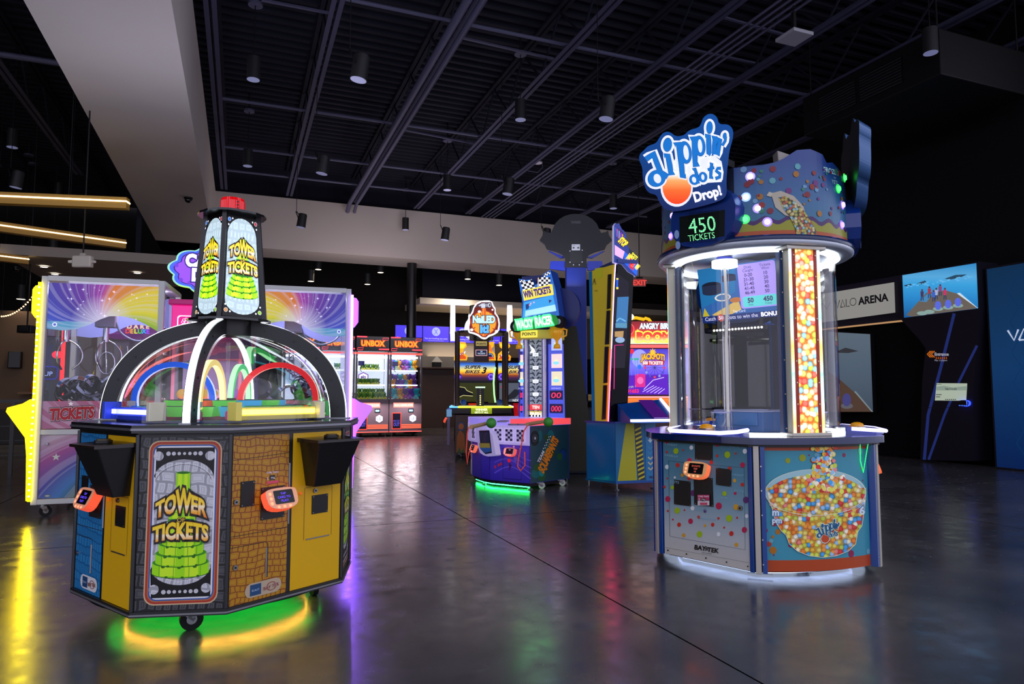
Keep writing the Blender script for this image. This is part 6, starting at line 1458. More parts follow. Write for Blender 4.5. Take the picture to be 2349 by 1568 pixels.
# ================================================================ motorbike racing games
def bikes(loc, label, px0):
    t = thing('bike_racing_game', label, 'arcade game', loc, .05)
    b = MB(); b.box((0, .5, 1.0), (1.06, .7, 2.0), pm('#14131a', .4)); b.box((0, .0, .25), (.5, 1.3, .3), pm('#1c1a20', .4)); b.build('cabinet_body', t, bev=.02)
    fr = frame((0, .148, 0), (1, 0, 0)); m_sun = ramp_mat('lit_sunset_' + label[:4], [(0, '#1a0a1e'), (.16, '#3a1440'), (.3, '#8a3a10'), (.42, '#e8901a'), (.55, '#ffd83a'), (.72, '#b8c0a0'), (.86, '#3a7ad8'), (1, '#103a9a')], 1, 1.56, 2.03, 1.0)
    A = Art(.001); A.rect(-.53, 1.56, .53, 2.03, m_sun); k_ = em('#0a0a14', .5)
    A.text('SUPER', -.06, 1.87, .09, k_, [(.07, em('#e8e0c0', 1))], w=.42, shear=.35, bold=.05); A.text('BIKES', -.06, 1.75, .085, k_, [(.07, em('#e8e0c0', 1))], w=.40, shear=.35, bold=.05); A.text('3', .24, 1.75, .16, k_, [(.07, em('#e8e0c0', 1))], w=.14, shear=.3, bold=.06)
    for x in (-.44, .42):
        A.ell(x, 1.66, .1, .1, em('#3a1a9a', 1)); A.ring(x, 1.66, .05, .065, em('#a87aff', 1.2)); 
        for q in range(6): A.line([(x+.03*math.cos(q*PI/3), 1.66+.03*math.sin(q*PI/3)), (x+.085*math.cos(q*PI/3), 1.66+.085*math.sin(q*PI/3))], .014, em('#8a5aff', 1.2))
    b = MB(); b.art(A, fr); b.build('marquee', t)
    for s_, nm in ((-1, 'left'), (1, 'right')):
        P_ = [(-.20, 2.09), (.14, 2.09), (.16, 2.20), (.06, 2.28), (.04, 2.36), (.14, 2.46), (.10, 2.56), (-.16, 2.58), (-.14, 2.45), (-.05, 2.38), (-.18, 2.26)]
        P_ = [(x-.35, y) for x, y in P_] if s_ < 0 else [(.35-x, y) for x, y in P_][::-1]
        fr2 = frame((0, .2, 0), (1, 0, 0)); P_ = P_ if _ccw(P_, tuple(range(len(P_)))) else P_[::-1]
        b = MB(); b.slab(P_, fr2, .05, em('#f0a81a', 1.1)); A = Art(.001)
        if s_ < 0: A.poly([(-.52, 2.12), (-.24, 2.12), (-.23, 2.18), (-.32, 2.24), (-.48, 2.20)], em('#d8501a', 1)); A.poly([(-.50, 2.17), (-.26, 2.27), (-.24, 2.33), (-.48, 2.23)], em('#f0ece0', 1)); A.text('RAW', -.37, 2.21, .07, em('#a81a1a', .9), rot=.4, bold=.06); A.poly([(-.42, 2.4), (-.3, 2.4), (-.24, 2.5), (-.48, 2.53)], em('#ffe03a', 1.1))
        else: A.ell(.40, 2.2, .085, .085, em('#16204a', .9)); A.ring(.40, 2.2, .05, .065, em('#a8c0ff', 1)); A.poly([(.26, 2.14), (.5, 2.12), (.5, 2.16), (.28, 2.2)], em('#d8401a', 1)); A.poly([(.3, 2.35), (.46, 2.30), (.4, 2.5), (.3, 2.52)], em('#e86a1a', 1.1))
        b.art(A, fr2); b.build('bottle_sign' if s_ < 0 else 'bike_sign', t)
    A = Art(.001); A.rect(-.50, .98, .50, 1.50, em('#35380e' if px0 else '#5a6070', .7))
    if px0:
        A.poly([(-.5, 1.15), (-.42, 1.12), (-.3, 1.18), (-.05, 1.16), (-.05, 1.24), (-.2, 1.3), (-.26, 1.38), (-.4, 1.4), (-.5, 1.36)], em('#0a0a0c', .5)); A.line([(-.5, 1.36), (-.4, 1.4), (-.26, 1.38), (-.2, 1.3), (-.05, 1.24)], .014, em('#d8d08a', 1)); A.line([(-.5, 1.15), (-.42, 1.12), (-.3, 1.18), (-.05, 1.16)], .014, em('#d8d08a', 1))
    else:
        A.poly([(-.46, 1.42), (-.3, 1.38), (-.28, 1.33), (-.44, 1.37)], em('#d8141e', 1)); A.poly([(-.42, 1.05), (-.1, 1.1), (.1, 1.3), (-.1, 1.34), (-.24, 1.2)], em('#20242c', .7)); A.ell(-.34, 1.08, .09, .09, em('#14161a', .6)); A.text('NEXT', -.05, 1.02, .06, em('#f0f0f0', 1), shear=.3)
    b = MB(); b.art(A, fr); b.build('screen', t)
    for s_ in (1,):
        b = MB(); b.tube([(s_*.53, .1, 1.9), (s_*.50, .0, 1.75), (s_*.485, -.05, 1.5), (s_*.50, -.05, 1.2), (s_*.53, .0, 1.0)], .022, em('#a8f8a0', 1.5), n=8); b.build('side_neon', t)
    b = MB(); b.loft([(-.12, -.75, .55), (.12, -.75, .55), (.12, -.1, .6), (-.12, -.1, .6)], [(-.06, -.6, .8), (.06, -.6, .8), (.16, -.2, .98), (-.16, -.2, .98)], pm('#e8381a' if px0 else '#c8141e', .25, 0, .5, '#e8381a' if px0 else '#c8141e', .5)); b.bar((-.35, -.22, 1.0), (.35, -.22, 1.0), .04, .04, DARK); b.build('motorbike_seat', t, bev=.02)
    return t
q = at_y(1089, 900, 17.6); bikes((q.x, 17.6, 0), 'first motorbike racing game behind the nail game posts, black creature on screen', True)
q = at_y(1190, 900, 17.75); bikes((q.x, 17.75, 0), 'second motorbike racing game, partly hidden behind the tyre track tower', False)
# ================================================================ tyre track hammer racer
t = thing('track_racer_game', 'purple hammer racing game with tall tyre track tower, checkered flags and green neon name', 'arcade game', (.30, 9.75, 0), -.42)
T_ = local(t); I_ = T_.inverted()
W2 = lambda x, y: (I_ @ Vector((x, y, 0)))[:2]
foot = [W2(*p) for p in ((-.60, 10.05), (-.56, 9.75), (-.42, 9.42), (-.30, 9.25), (.23, 8.87), (.78, 9.40), (.34, 10.35))]
m_pur = ramp_mat('print_purple_track', [(0, '#3a2ab0'), (.5, '#6252e0'), (1, '#4a3ac8')], 1, .08, .86)
b = MB(); b.prism(foot, .085, .80, pm('#3a2f9a', .35, 0, .4)); b.build('cabinet_body', t)
def side(i, name, draw, m=None):
    p, q = foot[i], foot[(i+1) % len(foot)]; fr, L_ = between(p, q, 0); A = Art(.001); draw(A, L_); b = MB(); b.art(A, fr); return b.build(name, t), fr, L_
def dr_front(A, L_):
    A.rect(.01, .09, L_-.01, .80, m_pur); pl = pm('#6a5ad8', .4, 0, .4, '#6a5ad8', .15)
    for k in range(4): A.line([(.08+L_*.9*i/10, .18+.10*k+.10*math.sin(i*.35+k*.4)) for i in range(11)], .012, pl)
    A.rect(L_*.34, .12, L_*.80, .125, BLACK); A.rect(L_*.34, .12, L_*.345, .52, BLACK); A.rect(L_*.795, .12, L_*.80, .52, BLACK); A.rect(L_*.34, .515, L_*.80, .52, BLACK)
    A.poly([(L_*.5, .22), (L_*.56, .30), (L_*.5, .34)], pm('#5a1a6a', .4)); A.ell(L_*.50, .36, .025, .025, pm('#d81a2a', .3, 0, .4, '#d81a2a', .5)); A.ell(L_*.66, .4, .03, .05, pm('#7a6ae0', .4)); A.text('TEAM', L_*.36, .57, .05, pm('#e8e4ff', .4), [(.14, BLACK)], bold=.05)
    for x in (.15, .24, .3): A.ell(L_*x, .22+x*.3, .02, .02, pm('#d83a6a', .4))
    for x in (.62, .78): A.ell(L_*x, .545 if x < .7 else .52, .014, .014, pm('#e8e8f0', .3))
side(3, 'front_panel', dr_front); side(2, 'chute_panel', lambda A, L_: A.rect(.005, .09, L_-.005, .80, m_pur)); side(1, 'left_panel', lambda A, L_: A.rect(.005, .09, L_-.005, .80, m_pur)); side(0, 'left_rear_panel', lambda A, L_: A.rect(.005, .09, L_-.005, .80, m_pur))
def dr_side(A, L_):
    A.rect(.01, .09, L_-.01, .82, pm('#16404a', .4)); random.seed(12)
    for k in range(16): A.ell(random.uniform(.1, L_-.12), random.uniform(.17, .74), random.uniform(.04, .09), random.uniform(.04, .08), print_(random.choice(('#1a6a6a', '#1a3a7a', '#2a5a2a', '#1a8a8a', '#123050', '#2a4a1a'))), n=18)
    A.text('SQUAREPANTS', L_*.52, .40, .13, print_('#e88a1a'), [(.12, BLACK)], w=.52, rot=.95, bold=.08, sp=.9); A.text('TEAM', L_*.29, .40, .05, print_('#e8e8e8'), [(.1, BLACK)], rot=.95, bold=.05)
    for k in range(10):
        for j in range(2):
            x = L_*.34+.022*k*.58-.018*j; y = .50+.022*k*.81+.012*j; A.rect(x, y, x+.016, y+.016, print_('#e8e8e8' if (k+j) % 2 else '#101010'))
    A.ell(.09, .66, .075, .095, BLACK); A.ring(.09, .66, .035, .05, pm('#3a3a40', .3)); A.ell(.09, .66, .018, .02, pm('#b0b4bc', .3))
side(4, 'right_panel', dr_side)
# white light bezel with checker windows
bez = grow(foot[1:5], 0)
def bezel(i, x0, x1, z0, z1):
    p, q = foot[i], foot[i+1]; fr, L_ = between(p, q, 0); return fr, L_
b = MB(); lit = pm('#c8c0d8', .35, 0, .4, '#b8a8f0', .35)
ring_ = [foot[0], foot[1], foot[2], foot[3], foot[4]]; ring_o = [tuple(Vector(p)+(Vector(p)-Vector((0, 0))).normalized()*.05) for p in ring_]
b.prism(ring_[::-1] and ring_o + ring_[::-1], .57, .82, lit); b.build('white_bezel', t, bev=.015)
def windows(i, xs):
    p, q = Vector(ring_o[i]), Vector(ring_o[i+1]); fr, L_ = between(p, q, 0); A = Art(.001)
    for x in xs:
        A.rrect(L_*x-.085, .60, L_*x+.085, .79, .02, pm('#d8d0e8', .35, 0, .4, '#c8b8f8', .4)); 
        for r_ in range(5):
            for c_ in range(3): A.rect(L_*x-.055+.037*c_, .62+.03*r_, L_*x-.055+.037*(c_+1), .62+.03*(r_+1), pm('#f0ecff' if (r_+c_) % 2 else '#241a3a', .4))
    b = MB(); b.art(A, fr); b.build('checker_window', t)
windows(3, (.27, .53, .79)); windows(1, (.5,))
fw = onplane(Vector((*foot[3], 0))*.5+Vector((*foot[2], 0))*.5+Vector((*(Vector(foot[3])+Vector(foot[2])).normalized(), 0))*.08, Vector((*(Vector(foot[3])+Vector(foot[2])).normalized(), 0)), inv=I_, **Z7)
NR = Vector((*(Vector(foot[3])+Vector(foot[2])).normalized(), 0)); fw.__dict__['n'] = NR
o = board(t, 'ticket_chute', [(480, 775), (615, 770), (660, 1010), (655, 1030), (560, 1035), (490, 985)], fw, .08, pm('#d0c8e8', .35, 0, .4, '#b8b0e0', .25), it=1)
A = Art(.001); A.poly(ccw_px([(498, 785), (598, 782), (622, 1000), (560, 1012), (515, 965)]), pm('#2a2a3a', .3)); A.poly(ccw_px([(505, 800), (590, 800), (600, 900), (520, 900)]), pm('#3a4a5a', .3)); A.line(neg([(575, 795), (550, 860), (560, 900)]), 6, pm('#8a4a6a', .3))
A.poly(ccw_px([(500, 905), (600, 905), (608, 950), (505, 950)]), pm('#c8c050', .4)); A.poly(ccw_px([(505, 950), (610, 950), (618, 985), (560, 1000), (515, 965)]), pm('#3a80c0', .4)); b = MB(); b.art(A, fw); b.build('chute_window', o)
b = MB(); top_o = [tuple(Vector(p)*1.05) for p in foot]
b.prism(top_o, .82, .90, pm('#b8a8e0', .3, 0, .4, '#9a8aff', .5)); b.build('deck_light', t, bev=.02)
pr, qr = Vector(top_o[3]), Vector(top_o[4]); b = MB()
d_ = (qr-pr); rp = [tuple(pr+d_*.55), tuple(qr*1.005), top_o[5], tuple((Vector(top_o[5])+Vector(top_o[3]))/2)]
rp = rp if _ccw(rp, (0, 1, 2, 3)) else rp[::-1]
b.prism([tuple(Vector(p)*1.012) for p in rp], .825, .905, pm('#e86a6a', .3, 0, .4, '#ff4a50', .7)); b.build('red_deck_light', t, bev=.015)
for (px, py, c) in ((740, 690, 0), (830, 725, 0), (910, 725, 0), (720, 695, 0)):
    q = I_ @ at_z(980+px*.2384, 800+py*.2384, .91); b = MB(); b.cyl((q.x, q.y, .90), (q.x, q.y, .915), .06, pm('#8a80a8', .3), n=20); b.build('hit_pad', t)
for pts, hd in ((((420, 752), (590, 712)), (610, 712)), (((960, 725), (1110, 700)), (1160, 703))):
    a = I_ @ at_z(980+pts[0][0]*.2384, 800+pts[0][1]*.2384, .94); c = I_ @ at_z(980+pts[1][0]*.2384, 800+pts[1][1]*.2384, .95); h = I_ @ at_z(980+hd[0]*.2384, 800+hd[1]*.2384, .96)
    b = MB(); b.cyl(a, c, .018, pm('#c89a6a', .4), n=10); o = b.build('mallet', t)
    b = MB(); dd = (c-a).normalized(); pp = Vector((-dd.y, dd.x, 0)); b.cyl(h-pp*.006, h+pp*.006, .042, pm('#3f9a34', .5), n=16); b.sph(h-pp*.006, .05, pm('#3f9a34', .5), 12, 8); b.build('mallet_head', o)
fq = onplane(Vector((*ring_o[3], 0)), Vector((*Vector(((Vector(ring_o[4])-Vector(ring_o[3])).y, -(Vector(ring_o[4])-Vector(ring_o[3])).x)).normalized(), 0)), inv=I_, **Z7)
b = MB(); b.tube([fq(965, -735, .03), fq(930, -790, .04), fq(905, -930, .03), fq(875, -1070, .02), fq(870, -1130, .03), fq(900, -1170, .04), fq(940, -1120, .03), fq(937, -990, .01)], .008, pm('#d84a3a', .4, 0, .4, '#d84a3a', .3), n=6); b.build('mallet_cord', t)
b = MB(); b.tube([fq(400, -750, .02), fq(385, -820, .05), fq(375, -1000, .06), fq(385, -1110, .06), fq(400, -1000, .03), fq(432, -950, .01)], .008, pm('#d84a3a', .4, 0, .4, '#d84a3a', .3), n=6); b.build('mallet_cord', t)
p, q = Vector(foot[3]), Vector(foot[4]); ffr, L_ = between(p, q, 0); card_reader(t, lambda a, c, w: ffr(L_*.565+a, .47+c, w), .35, ('TAP',), '#ff5a5a', .95, '#e09aa0', '#e0b0ff')
p, q = Vector(foot[1]), Vector(foot[2]); ffr2, L2 = between(p, q, 0); card_reader(t, lambda a, c, w: ffr2(L2*.5+a, .47+c, w), .35, ('TAP',), '#ff7a5a', .95, '#e8b0b8', '#e0b0ff')
b = MB(); b.prism(grow(foot, -.03), .04, .085, DARK); b.build('plinth', t)
b = MB(); pg = grow(foot, -.06)[1:5]; b.tube([(x, y, .035) for x, y in pg], .012, em('#20ff60', 30), n=6); b.build('underglow_strip', t)
for i, f in ((4, 'f'), (2, 'f'), (5, 'f')): v = Vector(foot[i])*.93; level_foot(t, v.x, v.y, .09)
for k_ in (.25, .8): v = (Vector(foot[4])*(1-k_)+Vector(foot[5])*k_)*.96; caster(t, v.x, v.y, .042, .085, .3, 'pale')
# tower
b = MB(); b.box((0, .30, 1.52), (.56, .34, 1.32), pm('#3a3aa0', .4)); b.build('tower_body', t)
ft = onplane(Vector((0, .125, 0)), NY, inv=I_, **Z7)
m_tyre = pm('#8a949a', .5, 0, .4, '#9aa8b0', .45)
b = MB(); A = Art(.0012); x0, x1, x2, x3 = [ft(x, -300, 0)[0] for x in (985, 1105, 890, 1320)]
zb, zt_ = ft(1040, -690, 0)[2], 2.04
A.rect(x0, zb, x1, zt_, m_tyre); xm = (x0+x1)/2; n_ = 16; hw = (x1-x0)/2
for k in range(n_):
    z_ = zb+.12+(zt_-zb-.14)*k/n_; g = em('#28303a', .35)
    for s_ in (-1, 1): A.line([(xm+s_*hw*.12, z_), (xm+s_*hw*.5, z_+.035), (xm+s_*hw*.92, z_+.03)], .016, g); A.line([(xm+s_*hw*.2, z_+.03), (xm+s_*hw*.6, z_+.055)], .01, g)
for k, y_ in enumerate((55, 180, 310, 435)): z_ = ft(1040, -y_, 0)[2]; A.rrect(xm-.045, z_-.025, xm+.045, z_+.025, .01, em('#e8f0f4', 1.1)); A.text(('500', '300', '200', '100')[k], xm, z_-.014, .03, em('#4a5a64', .8))
z_ = ft(1040, -20, 0)[2]; A.poly([(xm-.1, z_+.1), (xm-.02, z_+.03), (xm, z_-.02), (xm-.09, z_-.03), (xm-.06, z_+.02)], em('#f0f4f8', 1.1)); z_ = ft(1040, 215, 0)[2]; A.text('START', xm, z_, .05, em('#f0f4f8', 1.1), shear=.2, w=.2)
z_ = ft(1040, -560, 0)[2]; A.rrect(x0, z_-.04, x1, z_+.04, .01, em('#d83a3a', .9)); A.text('TEN', xm, z_-.02, .045, em('#f8e8d0', 1), bold=.05); z_ = ft(1040, -625, 0)[2]; A.rect(x0, z_-.04, x1, z_+.04, em('#c8b04a', .9)); A.text('FINISH', xm, z_-.02, .045, em('#fff8e0', 1), bold=.05)
for r_ in range(3):
    for c_ in range(8): A.rect(x0+(x1-x0)*c_/8, zb+.028*r_, x0+(x1-x0)*(c_+1)/8, zb+.028*(r_+1), em('#f0f0f0' if (r_+c_) % 2 else '#0a0a0a', .9))
b.art(A, frame((0, .122, 0), (1, 0, 0))); b.build('tyre_track', t)
for x in (x0-.04, x1+.045): 
    b = MB(); b.cyl((x, .09, zb), (x, .09, zt_), .036, pm('#a8a8b8', .2, .8, .5, '#6a6a8a', .25), n=16); b.build('chrome_pipe', t)
for k_, (xa, xb) in enumerate(((x2, x0-.09), (x1+.10, x3))):
    P_ = [(xa, zb), (xb, zb), (xb-.02 if k_ else xb, zt_-.1), (xa+.05 if k_ == 0 else xa, zt_-.1)]; fr = frame((0, .118, 0), (1, 0, 0))
    b = MB(); b.slab(P_, fr, .03, pm('#3a4ac0', .3, 0, .4, '#5a6af0', .55)); A = Art(.001); w_ = xb-xa
    for j, (yy, c) in enumerate(((1.95, '#a8b8f0'), (1.70, '#f0d0c8'), (1.45, '#e0d8b0'))): A.rect(xa+w_*.2, yy-.1, xb-w_*.12, yy+.1, em(c, .9)); A.star(xa+w_*.5, yy, .035, em('#f8f0a0', 1)); A.ell(xa+w_*.5, yy-.03, .05, .025, em('#8ad8f0', .9))
    for yy, s_ in ((1.21, '00'), (1.02, '000')): A.rect(xa+.02, yy-.06, xb-.02, yy+.07, em('#1a1440', .6)); A.text(s_, (xa+xb)/2, yy-.035, .08, em('#ff2a4a', 2.0), w=w_*.62, shear=.1)
    A.text('SCORE' if k_ == 0 else 'DISTANCE', (xa+xb)/2, 1.30, .022, em('#d8d8ff', .8)); b.art(A, fr); b.build('score_panel', t)
b = MB(); b.cyl((0, .27, 2.02), (0, .27, 2.14), .36, pm('#b8a83a', .4, 0, .4, '#b8a83a', .3), n=28); A = Art(.001); A.rect(-.13, 2.03, .13, 2.13, em('#e8d84a', .9)); A.text('POINTS', 0, 2.06, .045, em('#1a1a10', .4), bold=.04); b.art(A, frame((-.02, -.095, 0), (1, 0, 0))); b.build('points_ring', t)
for x, y_ in ((870, 1215), (1228, 1210)):
    c = onplane(Vector((0, .05, 0)), NY, inv=I_, **Z6)(x, -y_, 0); b = MB(); g = pm('#d89a1e', .3, .2, .5, '#d89a1e', .35)
    b.lathe([(.0, c[2]-.16), (.05, c[2]-.16), (.045, c[2]-.11), (.02, c[2]-.09), (.02, c[2]-.05), (.085, c[2]+.03), (.10, c[2]+.15), (.085, c[2]+.15), (.07, c[2]+.04), (0, c[2]-.02)], g, n=20, c=(c[0], c[1]))
    for s_ in (-1, 1): b.tube([(c[0]+s_*.09, c[1], c[2]+.12), (c[0]+s_*.15, c[1], c[2]+.10), (c[0]+s_*.14, c[1], c[2]+.02), (c[0]+s_*.07, c[1], c[2]-.01)], .012, g, n=8)
    b.build('gold_trophy', t)
fh = onplane(Vector((0, -.06, 0)), NY, inv=I_, **Z6)
o = board(t, 'flag_board', [(865, 655), (935, 668), (990, 660), (1010, 720), (1045, 700), (1052, 645), (1100, 640), (1095, 615), (1165, 572), (1215, 760), (1250, 1000), (1200, 1095), (880, 1140), (905, 880), (880, 760)], fh, .30, em('#2a6ac0', .75), edge=pm('#1a3a8a', .35, 0, .4, '#1a3a8a', .3))
A = Art(.001); 
def checker(p0, ux, uy, nx, ny):
    for i in range(nx):
        for j in range(ny):
            q = lambda a, c_: (p0[0]+ux[0]*a+uy[0]*c_, -(p0[1]+ux[1]*a+uy[1]*c_)); A.mesh([q(i, j), q(i+1, j), q(i+1, j+1), q(i, j+1)], [(0, 1, 2, 3)] , em('#f0f0f8' if (i+j) % 2 else '#101018', .95), 3)
checker((882, 690), (23, -5), (7, 22), 5, 4); checker((1058, 642), (21.5, 0), (0, 21), 5, 4); checker((1100, 618), (12, -7), (3, 12), 5, 2); checker((875, 665), (12, 1), (2, 12), 4, 2)
A.line(neg([(985, 660), (1012, 745)]), 8, em('#e8c080', .9)); A.line(neg([(1052, 645), (1048, 735)]), 8, em('#e8c080', .9))
A.poly(neg([(915, 880), (1190, 810), (1230, 1000), (1180, 1060), (900, 1110)]), em('#3a9ad8', .9), 4); A.poly(neg([(930, 960), (1210, 900), (1222, 960), (925, 1020)]), em('#a8d8f0', .95), 5); A.poly(neg([(925, 1010), (1225, 960), (1228, 1010), (915, 1060)]), em('#2a5aa8', .9), 5); A.poly(neg([(930, 900), (970, 890), (960, 940), (935, 950)]), em('#1a3a7a', .8), 6)
A.poly(neg([(1150, 855), (1180, 860), (1155, 890)]), em('#3a2a6a', .8), 6)
for x, y in ((980, 890), (1010, 880), (970, 905)): A.star(x, -y, 12, em('#e8b0c0', .9), 7)
A.poly(neg([(900, 768), (1185, 705), (1198, 808), (1050, 835), (915, 865)]), em('#e8d04a', 1.05), 8); A.z = 9
A.text('WIN TICKETS', 1045, -812, 62, em('#3a1a7a', .8), [(.06, em('#1a0a3a', .5))], w=262, rot=.20, bold=.07)
b = MB(); b.art(A, fh); b.build('flag_print', o)
fg = onplane(Vector((0, -.14, 0)), NY, inv=I_, **Z6); A = Art(.0012); A.z = 3
A.text('WACKY', 925, -1118, 78, em('#d8ffe0', 1.6), [(.24, em('#2aff5a', 6)), (.10, em('#0a6a20', .8))], w=165, rot=.12, bold=.06, sp=.95); A.text('RACER', 1108, -1092, 82, em('#d8ffe0', 1.6), [(.24, em('#2aff5a', 6)), (.10, em('#0a6a20', .8))], w=165, rot=.14, bold=.06, sp=.95)
o = board(t, 'name_board', [(835, 1040), (1010, 1010), (1200, 985), (1245, 1050), (1230, 1100), (1020, 1120), (830, 1160), (812, 1115)], fg, .10, pm('#1a5a2a', .4, 0, .4, '#1aa83a', .5), it=1); b = MB(); b.art(A, fg); b.build('neon_name', o)
b = MB(); 
for x, y_ in ((830, 1105), (1235, 1060)): q = Vector(fg(x, -y_, 0)); b2 = MB(); b2.cyl(q+Vector((0, .02, 0)), q+Vector((0, .14, 0)), .085, RUBBER, n=20); b2.cyl(q+Vector((0, .015, 0)), q+Vector((0, .02, 0)), .04, STEEL, n=14); b2.build('toy_wheel', t)
b = MB(); c = Vector(fh(1258, -940, -.22)); b.cyl(c, c+Vector((0, .05, 0)), .30, pm('#142a7a', .4), n=30); b.build('round_back_board', t)
b = MB(); b.box((-.02, .16, 2.55), (.4, .1, .8), pm('#142a7a', .4)); b.build('board_stay', t)
# ================================================================ tall strength tester seen from behind
t = thing('strength_tester', 'tall blue post game seen from behind with dark round board on top', 'arcade game', (1.02, 10.75, 0), .0)
I_ = local(t).inverted(); f6 = onplane(Vector((0, 0, 0)), NY, inv=I_, **Z6); NAVY = pm('#0a2a8a', .4, 0, .4, '#0a2a8a', .06)
xa, xb = f6(1318, -545, 0)[0], f6(1508, -545, 0)[0]; zt_ = f6(1400, -545, 0)[2]
b = MB(); b.box(((xa+xb)/2, .15, (zt_+.3)/2+.1), (xb-xa, .26, zt_+.2), NAVY); b.build('post', t, bev=.01)
half = [(1408, 42), (1460, 46), (1515, 62), (1565, 92), (1605, 135), (1630, 190), (1645, 222), (1690, 215), (1712, 198), (1720, 240), (1752, 292), (1700, 335), (1682, 375), (1600, 395), (1535, 425), (1508, 470), (1512, 548)]
OL = half + [(2816-x, y) for x, y in half[::-1]][:-1]
o = board(t, 'round_board', OL, f6, .06, pm('#2c2d30', .5, 0, .3), edge=pm('#3a3a40', .4))
A = Art(.001); A.rect(1368, -388, 1447, -330, pm('#d8dce0', .4), 1)
for x in (1378, 1422): A.rect(x, -370, x+16, -357, pm('#30343a', .4), 2)
A.line(neg([(1375, 343), (1400, 343)]), 4, pm('#8a8e94', .4), 2); A.rect(1352, -505, 1467, -395, pm('#26272a', .45), 1)
for k in range(9): A.ell(1365+10*k, -112-6*(k % 2), 2.5, 2.5, pm('#a8acb0', .3), 1, n=8); A.ell(1370+10*k, -128, 2.5, 2.5, pm('#a8acb0', .3), 1, n=8)
for x, y in ((1352, 393), (1467, 386), (1352, 500), (1467, 498), (1385, 525), (1440, 525)): A.ell(x, -y, 5, 5, pm('#d0d4d8', .2, .5), 2, n=8)
b = MB(); b.art(A, f6); b.build('back_label', o)
for k in (-1, 1):
    X = lambda x: 1412+k*x
    board(t, 'side_bracket', [(X(110), 490), (X(245), 488), (X(252), 560), (X(110), 580), (X(95), 520)], onplane(Vector((0, .03, 0)), NY, inv=I_, **Z6), .05, pm('#0a2fb0', .3, 0, .5), it=0)
    board(t, 'side_strut', [(X(100), 455), (X(250), 395), (X(270), 395), (X(150), 462)], onplane(Vector((0, .08, 0)), NY, inv=I_, **Z6), .04, pm('#0a2fb0', .3, 0, .5))
b = MB(); xl0, xl1, xr = f6(1268, -1110, 0)[0], f6(1300, -1568, 0)[0], f6(1530, -1568, 0)[0]; z2 = f6(1300, -1110, 0)[2]
P_ = [(xl0, .05), (xr+.05, .05), (xr+.05, .35), (xr-.12, z2-.6), (xr-.2, z2), (xl0+.02, z2)]
b.slab(P_, frame((0, -.12, 0), (1, 0, 0)), .12, pm('#3c3a2c', .55, 0, .3)); b.build('rear_board', t)
b = MB(); b.box(((xa+xb)/2+.05, .35, .5), (.62, .9, 1.0), pm('#14162a', .5)); b.build('base_cabinet', t, bev=.02)
b = MB(); A = Art(.001); A.rect(xb+.0, 1.13, xb+.10, 1.22, pm('#c8a03a', .4)); 
for q in range(3): A.line([(xb+.012, 1.15+.022*q), (xb+.088, 1.15+.022*q)], .006, pm('#4a3a10', .4))
b.art(A, frame((0, -.10, 0), (1, 0, 0))); b.box((xb+.05, -.06, 1.17), (.12, .06, .12), DARK); b.build('warning_label', t)
level_foot(t, xr-.0, -.05, .06); level_foot(t, xl0+.05, -.05, .06)
# ================================================================ tall yellow slanting game
t = thing('tall_tower_game', 'tall yellow and blue tower game with lit sign, ladder slots and hazard striped base', 'arcade game', (1.42, 9.30, 0), .0)
T_ = local(t); I_ = T_.inverted(); W2 = lambda x, y: tuple((I_ @ Vector((x, y, 0)))[:2])
K_, Lf, Rt = Vector(W2(1.335, 8.86)), Vector(W2(1.00, 9.24)), Vector(W2(1.88, 9.02)); Bk = Lf+(Rt-K_)
TB = pm('#0f6aa0', .35, 0, .4); fp = [tuple(Lf), tuple(K_), tuple(Rt), tuple(Bk)]
b = MB(); b.prism(fp, .10, .865, TB); b.build('base_cabinet', t); b = MB(); b.prism(grow(fp, .012), .085, .11, pm('#1a4a9a', .3, .3)); b.prism(grow(fp, .012), .855, .875, pm('#2a4aa0', .3, .3)); b.build('base_trim', t)
fr, L_ = between(K_, Rt, 0); A = Art(.001); A.rect(.0, .11, L_, .855, TB)
A.poly([(.02, .12), (L_*.52, .12), (L_*.46, .85), (L_*.26, .85)], pm('#b8b41a', .4)); A.poly([(L_*.55, .12), (L_*.72, .12), (L_*.62, .855), (L_*.46, .855)], pm('#141414', .4))
for k in range(13):
    z_ = .12+.057*k; x = L_*(.55-.09*(z_-.12)/.735); w_ = L_*.165; A.poly([(x+.004, z_), (x+.004, z_+.025), (x+w_-.002, z_+.06), (x+w_-.002, z_+.035)], pm('#d8c82a', .4)) if z_ < .79 else None
A.rect(L_*.74, .11, L_, .855, pm('#1a78b0', .35)); wt = pm('#c8d8e0', .4)
for k in range(2): z_ = .72-.09*k; A.rect(L_*.84, z_, L_*.88, z_+.05, wt); A.poly([(L_*.80, z_+.005), (L_*.92, z_+.005), (L_*.86, z_-.035)], wt)
for k in range(6):
    z_ = .52-.068*k; A.line([(L_*.80, z_+.03), (L_*.86, z_), (L_*.92, z_+.03)], .02 if 1 < k < 5 else .006, pm('#c8c8a0' if 1 < k < 5 else '#4aa0c8', .4))
A.poly([(L_*.83, .14), (L_*.92, .14), (L_*.90, .17), (L_*.82, .165)], pm('#1a2a6a', .4)); b = MB(); b.art(A, fr); b.build('hazard_panel', t)
fr, L_ = between(Lf, K_, 0); A = Art(.001); A.rect(.01, .115, L_-.01, .85, pm('#136fa6', .22, 0, .5, coat=.3)); b = MB(); b.art(A, fr); b.build('side_panel', t)
